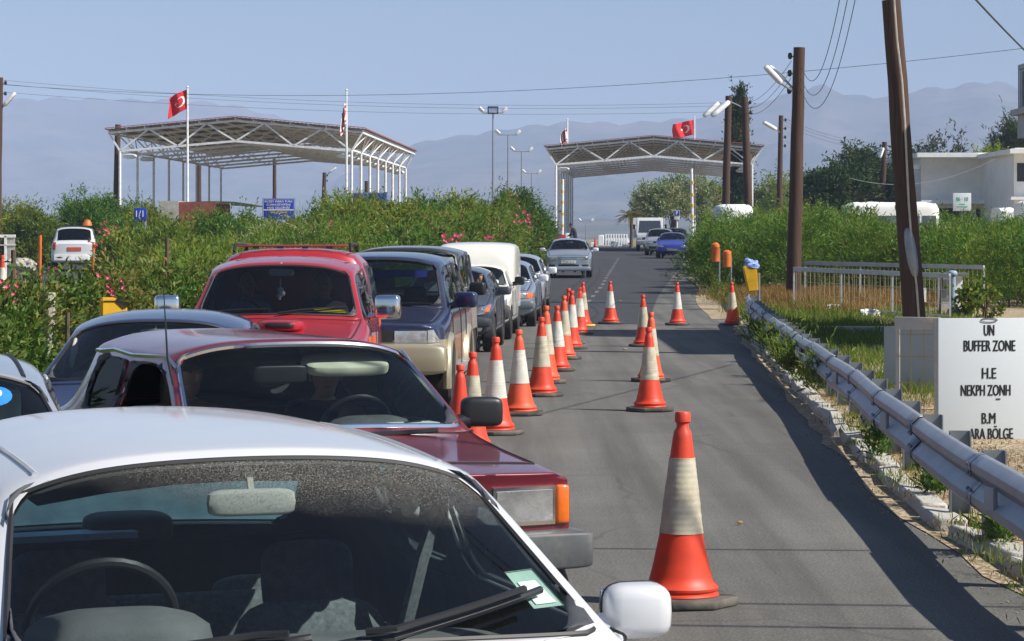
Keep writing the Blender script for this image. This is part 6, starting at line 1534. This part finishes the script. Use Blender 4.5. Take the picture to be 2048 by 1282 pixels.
def bushes(centers, n, L, W, up=.5, spread=1.0, droop=0):
    """centers: rows x,y,z0,rx,ry,h. Leaves on sprigs through each bush's shell; returns leaf quads"""
    C = np.array(centers); vol = C[:, 3] * C[:, 5] + C[:, 3] ** 2; pr = vol / vol.sum(); ns = int(n / 14); idx = RNG.choice(len(C), ns, p=pr)
    th = RNG.uniform(0, 2 * pi, ns); u = RNG.uniform(0, 1, ns) ** .75; rr = RNG.uniform(.45, 1.05, ns)
    prof = np.sqrt(np.clip(1 - (u * 2 - .75) ** 2 * .55, .05, 1)) * (1 - .35 * u)
    lump = 1 + .22 * np.sin(th * 3 + idx * 1.7) + .16 * np.sin(th * 7 + u * 9 + idx)
    c = C[idx]; base = np.stack([c[:, 0] + np.cos(th) * c[:, 3] * rr * prof * lump, c[:, 1] + np.sin(th) * c[:, 4] * rr * prof * lump, c[:, 2] + u * c[:, 5] * (1 + .1 * np.sin(idx * 3.1 + th * 2))], 1)
    nz = np.sin(base[:, 0] * 2.3 + idx) + np.sin(base[:, 1] * 1.9 + 2 * idx) + np.sin(base[:, 2] * 3.7 + th) + RNG.normal(size=ns) * .4
    sel = nz > -.95; base, th, u, idx = base[sel], th[sel], u[sel], idx[sel]; ns = len(base)
    out = np.stack([np.cos(th), np.sin(th), np.full(ns, up) + u * .8], 1) + RNG.normal(size=(ns, 3)) * .35; out /= np.linalg.norm(out, axis=1, keepdims=True)
    sl = RNG.uniform(.7, 1.9, ns) * L * np.where(RNG.random(ns) < .07, 2.0, 1.0)
    k = 14; t = np.tile(np.linspace(0, 1, k), ns); bi = np.repeat(np.arange(ns), k)
    pos = base[bi] + out[bi] * (sl[bi] * t)[:, None] * 1.5 + RNG.normal(size=(ns * k, 3)) * L * .25 * spread
    pos[:, 2] -= droop * t ** 2 * sl[bi]
    d = out[bi] * .8 + RNG.normal(size=(ns * k, 3)) * .6 + np.array([0, 0, up * .4 - droop])
    keep = pos[:, 2] > C[:, 2].min() - .05
    pos, d = pos[keep], d[keep]
    return leafmesh(pos, d, L * RNG.uniform(.6, 1.25, len(pos)), W * RNG.uniform(.7, 1.3, len(pos)))
def stems(centers, mat='bark', n=5, parent=None, name='stems'):
    b = B()
    for (x, y, z, rx, ry, h) in centers:
        for i in range(n):
            a = random.uniform(0, 6.28); e = Vector((x + cos(a) * rx * .6, y + sin(a) * ry * .6, z + h * random.uniform(.5, .85))); s = Vector((x + cos(a) * .12, y + sin(a) * .12, z - .1))
            tube(b, [s, (s + e) / 2 + Vector((random.uniform(-.1, .1), random.uniform(-.1, .1), .1)), e], [.03, .02, .008], 5, caps=False)
    return tag(obj(name, b, M[mat], parent), None, None, None, 'stuff')
def hedge(name, label, centers, n, L, W, mat, cat='hedge', extra=None, **kw):
    root = empty(name, (0, 0, 0)); tag(root, label, cat)
    quads_object('foliage', bushes(centers, n, L, W, **kw), mat, root); stems(centers, parent=root, n=3)
    if extra: quads_object('foliage', bushes(centers, int(n * extra[1]), L, W, **kw), extra[0], root)
    return root
def flowers(root, pts, r=.026):
    for q in pts:
        b = B()
        for i in range(4):
            c = Vector(q) + Vector([random.uniform(-.14, .14) for _ in range(3)])
            for k in range(5):
                a = k * 1.257 + i; e = c + Vector((cos(a) * r, random.uniform(-.03, .0), sin(a) * r)); w = Vector((-sin(a), 0, cos(a))) * r * .45
                b.faces.new([b.verts.new(p_) for p_ in (c, (c + e) / 2 + w, e, (c + e) / 2 - w)])
        NOFIX.add(id(b)); obj('flower_cluster', b, M['pink'], root)
U = random.uniform
def z0(y): return gz(y) + .03
# left: dark oleanders along the road edge, nearest first
C1 = [(xl(y) - U(1.25, 1.8) - k * 1.5, y + U(-.6, .6), z0(y), U(.8, 1.05), U(.8, 1.05), U(1.0, 1.3)) for y in np.arange(17, 29, 1.25) for k in (0, 1)]
h1 = hedge('oleander_hedge', 'dark oleander hedge with a few pink flowers at the lower left', C1, 95000, .105, .030, 'oleander', up=.6)
flowers(h1, [at(240, 568, 25.5), at(5, 580, 24.5), at(30, 585, 23.5), at(100, 562, 26.5), at(222, 553, 26)])
C2 = [(xl(y) - U(.9, 1.6) - k * 1.7, y + U(-.6, .6), z0(y), U(.85, 1.15), U(.85, 1.15), U(.95, 1.25)) for y in np.arange(29, 44, 1.5) for k in (0, 1, 2)]
C2 = [c for c in C2 if c[0] / c[1] > -.158]
h2 = hedge('oleander_hedge', 'brownish green oleander hedge between the white estate car and the red pickup', C2, 110000, .115, .034, 'oleander', up=.6, extra=('straw', .03))
flowers(h2, [at(205, 455, 40), at(215, 470, 40), at(190, 478, 41)], .026)
C3 = [(xl(y) - U(.8, 1.6) - k * 1.9, y + U(-.7, .7), z0(y), U(.9, 1.2), U(.9, 1.2), 0.9 + (y - 44) * .026 + U(-.2, .2) + .15 * (k > 0)) for y in np.arange(44, 68, 1.8) for k in (0, 1, 2)]
C3 = [c for c in C3 if c[0] / c[1] > -.152]
h3 = hedge('reed_hedge', 'tall yellow green reeds left of the red pickup', [c for c in C3 if (c[0] / c[1]) < -.062], 60000, .2, .024, 'acacia', up=1.0, extra=('reed', .5))
h3b = hedge('willow_hedge', 'leafy green hedge right behind the red pickup and navy off-roader roofs', [c for c in C3 if (c[0] / c[1]) >= -.062], 80000, .16, .034, 'reed', up=.5, extra=('oleander', .5))
C4 = [(xl(y) - U(.7, 1.4) - k * 2.1, y + U(-.8, .8), z0(y), U(1.1, 1.5), U(1.1, 1.5), 1.85 + .35 * sin(y * .33) + U(-.3, .3)) for y in np.arange(68, 100, 2.2) for k in (0, 1, 2)]
h4 = hedge('acacia_hedge', 'bright yellow green hedge running up to the road canopy on the left', C4, 120000, .22, .04, 'acacia', up=.6, extra=('straw', .05))
quads_object('foliage', bushes(C4, 45000, .2, .04, up=.6), 'reed', h4)
flowers(h4, [at(885, 478, 66), at(900, 473, 66), at(915, 480, 66), at(980, 476, 72), at(1050, 430, 84), at(1035, 437, 84), at(1060, 445, 84), at(660, 447, 75)], .06)
C5 = [(xl(y) - U(1.9, 2.4) - k * 2.3, y + U(-1, 1), z0(y), U(1.2, 1.6), U(1.2, 1.6), 1.9 + U(-.3, .4)) for y in np.arange(100, 152, 3.2) for k in (0, 1, 2)]
hedge('willow_hedge', 'far green hedge narrowing toward the left canopy post of the road', C5, 60000, .26, .055, 'reed', up=.5)
def shrub(px, ytop, d, w, label, mat, n=16000, L=.22, W=.045, nm='shrub', ybase=None, lumps=5, **kw):
    t = at(px, ytop, d); zb = gz(d); h = t.z - zb; C = [(t.x + U(-.35, .35) * w, d + U(-.3, .3) * w, zb, w * U(.35, .5), w * U(.35, .5), h * U(.5, .76)) for _ in range(lumps)] + [(t.x, d, zb, w * .35, w * .35, h * .84)]
    return hedge(nm, label, C, n, L, W, mat, cat='shrub', **kw)
shrub(150, 374, 110, 2.6, 'tall dark green willowy shrub behind the white estate car', 'reed', 26000, up=.9)
shrub(205, 385, 112, 2.2, 'dark green shrub by the left canopy post', 'reed', 20000, up=.9)
shrub(55, 408, 106, 2.6, 'bright green shrub at the left edge above the mesh barrier', 'acacia', 26000, up=.7)
shrub(5, 403, 108, 2.4, 'bright green shrub cut by the left edge', 'acacia', 20000, up=.7)
shrub(262, 400, 116, 2.2, 'green shrub around the small blue sign', 'reed', 16000, up=.8)
shrub(310, 402, 97, 2.0, 'feathery green shrub left of the tall flagpole', 'acacia', 14000, up=.9)
shrub(480, 425, 96, 2.6, 'dark green shrub left of the blue welcome sign', 'reed', 20000)
shrub(420, 418, 92, 2.4, 'green shrub before the red walled store', 'reed', 16000)
shrub(560, 449, 88, 2.4, 'low grey green shrub under the blue welcome sign', 'greygreen', 20000)
shrub(700, 378, 86, 2.6, 'tall bright willowy shrub before the left canopy posts', 'acacia', 30000, up=.7, extra=('reed', .5))
shrub(760, 392, 88, 2.2, 'bright willowy shrub right of the tallest one', 'acacia', 20000, up=.7, extra=('reed', .5))
shrub(640, 420, 84, 1.8, 'green shrub beside the white hut', 'reed', 14000)
shrub(845, 378, 96, 2.4, 'feathery dark shrub at the right end of the left canopy', 'reed', 18000, up=.9)
shrub(920, 385, 98, 2.8, 'yellow green shrub below the tall floodlight mast', 'acacia', 24000)
shrub(290, 446, 80, 1.6, 'low reedy shrub hiding the posts of the small blue sign', 'reed', 9000, up=.9)
shrub(232, 462, 74, 1.5, 'low yellow green shrub just right of the white estate car', 'acacia', 8000, up=.9)
shrub(345, 440, 72, 1.5, 'low reedy shrub left of the red pickup roof', 'acacia', 9000, up=1.0)
shrub(1030, 364, 104, 2.5, 'dark topped shrub rising highest left of the road canopy', 'reed', 26000, extra=('conifer', .4))
shrub(610, 452, 62, 1.5, 'grey green shrub just above the red pickup roof', 'greygreen', 12000, .13, .04)
shrub(800, 440, 66, 1.4, 'dark oleander shrub above the black off-roader roof', 'oleander', 12000, .13, .035)
shrub(960, 440, 76, 1.6, 'dark oleander shrub above the cream van roof', 'oleander', 12000, .14, .04)
shrub(1072, 400, 106, 1.3, 'thin dark shrub touching the road canopy post', 'reed', 14000)
# right hedge
C6 = []
for y in np.arange(71, 84, 2.0):
    for x in np.arange(6.3 + (y - 70) * .12, 19.5, 1.7):
        C6.append((x + U(-.4, .4), y + U(-.5, .5) + max(0, 9.5 - x) * .8, z0(y) + .04, U(1.0, 1.35), U(1.0, 1.35), 1.55 + .2 * sin(x * .9) + U(-.15, .2)))
C6 += [(x + U(-.3, .3), y + U(-.5, .5), .07, U(.9, 1.2), U(.9, 1.2), U(1.5, 1.9)) for y in (62, 64.5, 67, 69.5) for x in np.arange(11.2 + (70 - y) * .12, 16, 1.4)]
hedge('reed_hedge', 'long dense green hedge of narrow leaves filling the right side', C6, 260000, .2, .026, 'reed', up=.6, extra=('acacia', .35))
C7 = [(xr(y) + U(.9, 1.3) + k * 2, y + U(-.8, .8), z0(y), U(1.0, 1.3), U(1.0, 1.3), 1.55 + U(-.2, .3) + .2 * k) for y in np.arange(84, 150, 2.6) for k in (0, 1, 2)]
hedge('willow_hedge', 'green hedge along the right road edge above the parked cars', C7, 90000, .24, .045, 'reed', up=.6, extra=('acacia', .4))
C7b = [(xr(y) + U(.3, .6), y, z0(y), .5, .5, U(.3, .6)) for y in np.arange(73, 118, 2.1)]
hedge('olive_bushes', 'low yellowish bushes at the right road edge beneath the orange bins', C7b, 26000, .15, .04, 'weed', cat='bush', extra=('straw', .25))
C8 = [(12.0 + U(-.6, .6), 57 + U(-2, 2), z0(57), .8, .8, U(.6, .9)) for _ in range(4)]
C9 = [(at(1945, 600, 55).x + U(-.3, .3), 55 + U(-.3, .3), .07, .3, .3, U(.4, .75)) for _ in range(4)]
hedge('fig_bush', 'broad leaved light green bush right of the pale metal cabinet', C9, 1100, .13, .12, 'grass', cat='bush', up=.4)

# trees
def tree(name, label, px, ytop, d, w, mat, n, L, W, trunk=.35, shape='round', lumps=9, zc=None, **kw):
    t = at(px, ytop, d); zb = gz(d); h = t.z - zb; root = empty(name, (t.x, d, zb)); tag(root, label, 'tree'); b = B()
    tube(b, [(0, 0, -.2), (U(-.1, .1), 0, h * .4), (0, 0, h * .85)], [.05 * h * .5 + .05, .03 * h * .5 + .03, .02], 8)
    C = []
    if shape == 'cone':
        for i in range(lumps):
            u = i / (lumps - 1); r = w * .5 * (1 - u) ** .8 + .15; z = h * (.12 + .8 * u)
            for k in range(4 if u < .8 else 1):
                a = k * 1.57 + i * 1.1; C.append((cos(a) * r * .55, sin(a) * r * .55, z, r * .6, r * .6, h * .16)); tube(b, [(0, 0, z), (cos(a) * r * .9, sin(a) * r * .9, z + .1 * h * .3)], [.04, .01], 5)
    elif shape == 'column':
        for i in range(lumps): u = i / lumps; C.append((U(-.1, .1), U(-.1, .1), h * (.04 + .9 * u), w * .5 * (1.05 - .75 * u ** 2), w * .5 * (1.05 - .75 * u ** 2), h * 1.3 / lumps))
    else:
        for i in range(lumps):
            a, rr = U(0, 6.28), U(.1, .75) * w * .5; z = h * U(trunk, .78); C.append((cos(a) * rr, sin(a) * rr, z, w * U(.18, .3), w * U(.18, .3), h * U(.14, .24)))
            tube(b, [(0, 0, h * trunk * .6), (cos(a) * rr * .5, sin(a) * rr * .5, z * .8), (cos(a) * rr, sin(a) * rr, z + .1 * h)], [.06, .04, .012], 5)
    obj('trunk', b, M['bark'], root); v = bushes(C, n, L, W, **kw); quads_object('crown', v, mat, root)
    return root
tree('cypress_tree', 'tall narrow dark cypress behind the canopy poles', 1476, 174, 172, 1.15, 'conifer', 26000, .3, .09, shape='column', lumps=12, up=1.2)
tree('conifer_tree', 'spiky dark conifer with bare patches left of the leaning pole', 1706, 286, 158, 4.2, 'conifer', 17100, .4, .1, shape='cone', lumps=9, up=.2)
tree('conifer_tree', 'broad dark brown conifer crown under the spiky conifer', 1690, 350, 150, 4.4, 'conifer', 30400, .32, .1, lumps=14)
tree('conifer_tree', 'dark conifer immediately left of the white building', 1800, 315, 165, 3.4, 'conifer', 22800, .32, .1, lumps=12)
tree('conifer_tree', 'dark conifer between the thin lamp pole and leaning pole', 1752, 312, 162, 3.0, 'conifer', 17100, .32, .09, lumps=11)
tree('conifer_tree', 'dark conifer right of the twin lamp pole', 1650, 345, 148, 3.2, 'conifer', 22800, .32, .1, lumps=12)
for px, yt, w in ((1862, 276, 1.3), (1880, 282, 1.4), (1913, 280, 1.2), (1832, 292, 1.2)):
    tree('pine_tree', {1862: 'leftmost twin dark treetop above the white flat roof', 1880: 'right hand twin dark treetop above the white flat roof', 1913: 'lone small dark treetop above the roof, nearest the edge', 1832: 'small dark treetop touching the leaning pole'}[px], px, yt, 175, w * 1.6, 'conifer', 9000, .35, .1, shape='cone', lumps=7, up=.8)
tree('pine_tree', 'open crowned pine above the white roofs at the right edge', 2030, 232, 165, 3.8, 'conifer', 15000, .4, .07, lumps=12, up=.7)
tree('broadleaf_tree', 'light green rounded tree crown over the white roofs', 1992, 282, 160, 2.6, 'acacia', 9000, .3, .09, lumps=9)
for i, (px, yt, w, m, lab) in enumerate([(1310, 362, 4.2, 'greygreen', 'grey olive tree at the left end of the row under the road canopy'), (1345, 355, 4.0, 'greygreen', 'middle grey olive tree under the road canopy'), (1400, 352, 4.2, 'greygreen', 'olive tree by the second white boom under the canopy'), (1425, 368, 3.0, 'acacia', 'yellowish tree under the right part of the road canopy'), (1530, 345, 4.5, 'acacia', 'light green tree between the canopy and the boxy lamp pole'), (1600, 350, 4.0, 'greygreen', 'brownish tree behind the twin lamp pole'), (1570, 358, 3.2, 'acacia', 'light green tree left of the twin lamp pole'), (1460, 362, 3.6, 'conifer', 'dark tree below the dark cypress'), (1290, 385, 2.4, 'greygreen', 'small dark green tree above the palm')]):
    tree('olive_tree', lab, px, yt + 6, 209 + i * 3, w * .98, m, 6500, .36, .1, lumps=13)
# palm
d = 204; q = at(1262, 470, d); root = empty('palm_tree', (q.x, d, gz(d))); tag(root, 'small palm with drooping yellow green fronds beside the truck', 'tree'); zt = at(0, 432, d).z - gz(d)
b = B(); tube(b, [(0, 0, -.2), (.05, 0, zt * .5), (0, 0, zt)], [.16, .13, .15], 10); obj('trunk', b, M['bark'], root)
PP, DD, LL = [], [], []
for i in range(34):
    a = U(0, 6.28); el = U(-.2, 1.2); Lf = U(1.0, 1.45)
    for t in np.linspace(.15, 1, 16):
        c = np.array([cos(a) * cos(el) * Lf * t, sin(a) * cos(el) * Lf * t, zt + sin(el) * Lf * t - .55 * t * t])
        for s in (-1, 1): PP.append(c); DD.append([cos(a + s * .9), sin(a + s * .9), -.3 * t]); LL.append(.3 * (1.1 - t * .7))
quads_object('crown', leafmesh(np.array(PP), np.array(DD), np.array(LL), np.full(len(LL), .05)), 'palm', root)

# ground cover and weeds on the verges
def grass(name, label, pts, L, W, mat, per=30, spread=.18, lean=.35):
    P = np.array(pts); N = len(P); pos = np.repeat(P, per, 0) + np.concatenate([RNG.normal(size=(N * per, 2)) * spread, np.zeros((N * per, 1))], 1)
    d = RNG.normal(size=(N * per, 3)) * lean + np.array([0, 0, 1]); v = leafmesh(pos, d, L * RNG.uniform(.4, 1.3, N * per), W * RNG.uniform(.7, 1.3, N * per), .12)
    o = quads_object(name, v, mat); return tag(o, label, None, None, 'stuff')
vz = lambda y: gz(y) + .07
grass('dry_grass', 'dry straw grass behind the mesh barriers', [(U(5.8, 10.5), U(61, 71), vz(60)) for _ in range(480)], .45, .018, 'straw', 40, .3)
grass('green_grass', 'green grass tufts behind the guardrail', [(grx(y) + U(.5, 4.5), y, vz(y)) for y in [U(27, 60) for _ in range(620)]], .2, .014, 'grass', 40, .25)
grass('green_grass', 'short dry and green grass under the guardrail', [(grx(y) + U(-.1, 1.6), y, vz(y)) for y in [U(9, 30) for _ in range(260)]], .06, .006, 'straw', 40, .13)
grass('green_grass', 'sparse green blades along the broken kerb', [(grx(y) + U(-.15, .5), y, vz(y)) for y in [U(12, 34) for _ in range(90)]], .1, .008, 'grass', 36, .09)
grass('dry_grass', 'yellow grass round the guardrail end', [(xr(y) + U(.3, 3.5), y, vz(y)) for y in [U(56, 72) for _ in range(200)]], .34, .016, 'straw', 36, .22)
grass('green_grass', 'green grass at the guardrail end', [(xr(y) + U(.2, 2.5), y, vz(y)) for y in [U(46, 74) for _ in range(300)]], .3, .016, 'grass', 36, .2)
grass('dry_grass', 'dry grass left of the queue', [(xl(y) - U(.0, .8), y, gz(y) + .05) for y in [U(10, 70) for _ in range(300)]], .3, .014, 'straw', 30, .15)
for px, py, d, w, h, lab in [(1760, 915, 20.6, .16, .16, 'small leafy weed between kerb and guardrail posts, nearest to the lettered board'), (1880, 955, 17.6, .12, .12, 'little weed at the foot of a near guardrail post'), (2010, 1090, 14.9, .1, .14, 'small weed at the nearest guardrail post'), (1545, 700, 38, .3, .26, 'leafy weed clump under the middle of the guardrail'), (1570, 735, 34, .32, .3, 'larger weed clump leaning over the kerb'), (1640, 780, 29, .24, .26, 'green weed clump behind the kerb stones'), (1590, 750, 32, .2, .22, 'dark weed clump on the kerb edge'), (1520, 680, 43, .3, .24, 'far weed clump at the shaded kerb'), (1440, 615, 62, .5, .5, 'bushy weed on the road edge under the orange bins'), (1425, 580, 74, .5, .55, 'weed bush at the far right road edge')]:
    c = at(px, py, d); C = [(c.x + U(-.3, .3) * w, d + U(-.3, .3) * w, vz(d), w * .5, w * .5, h * U(.7, 1.1)) for _ in range(4)]
    v = bushes(C, 1100 if d > 25 else 500, .07 if d < 25 else .13, .016 if d < 25 else .018, up=1.1); tag(quads_object('weed_clump', v, 'grass' if d > 25 else 'weed'), lab, 'weed')
P = []
b = B()
for _ in range(1500):
    y = U(9, 32); onroad = random.random() < .4; x = xr(y) + (-abs(random.gauss(0, .16)) if onroad else U(.3, 4.0)); r = U(.003, .009) if onroad else U(.008, .026); superell(b, (x, y, gz(y) + (.004 if onroad else .075)), (r, r * U(.7, 1.2), r * .6), .9, .9, nu=6, nv=4)
tag(obj('gravel', b, pm('tan gravel', (.36, .30, .22), .95, var=.3, vs=3)), 'loose stones on the dry verge', None, None, 'stuff')
b = B()
for px, py in ((1480, 1051), (1745, 1003), (1395, 600), (1250, 700), (1300, 690), (1240, 615)):
    d = CAMZ * FPX / (py - HORY); r = .012 if d < 20 else .03; q = at(px, py, d); superell(b, (q.x, d, gz(d) + .02), (r * 1.6, r, .012), .8, .8, RZ(U(0, 3)), 8, 5)
tag(obj('fallen_leaves', b, pm('dry leaf litter', (.4, .25, .1), .8, var=.3)), 'scattered dry leaves and scraps on the asphalt', None, None, 'stuff')
for px, py, d, lab in ((1665, 610, 58, 'crumpled white plastic scrap in dry grass behind the front barrier'), (1740, 622, 55, 'white rag lying below the front mesh barrier')):
    b = B(); q = at(px, py, d); superell(b, (q.x, d, vz(d) + .08), (.22, .15, .1), .8, .8)
    for v in b.verts: v.co += Vector((U(-.05, .05), U(-.04, .04), U(-.04, .04)))
    tag(obj('plastic_scrap', b, M['white_paint']), lab, 'litter')
b = B()
for (x, y, L) in ((6.2, 47, 2.2), (8.8, 46.4, 2.4), (11, 46, 2)): box(b, (x, y, vz(46) + .05), (L, .35, .22), RZ(-.08), bevel=.03)
tag(obj('concrete_edge', b, M['concrete'])); bpy.data.objects['concrete_edge']['kind'] = 'structure'
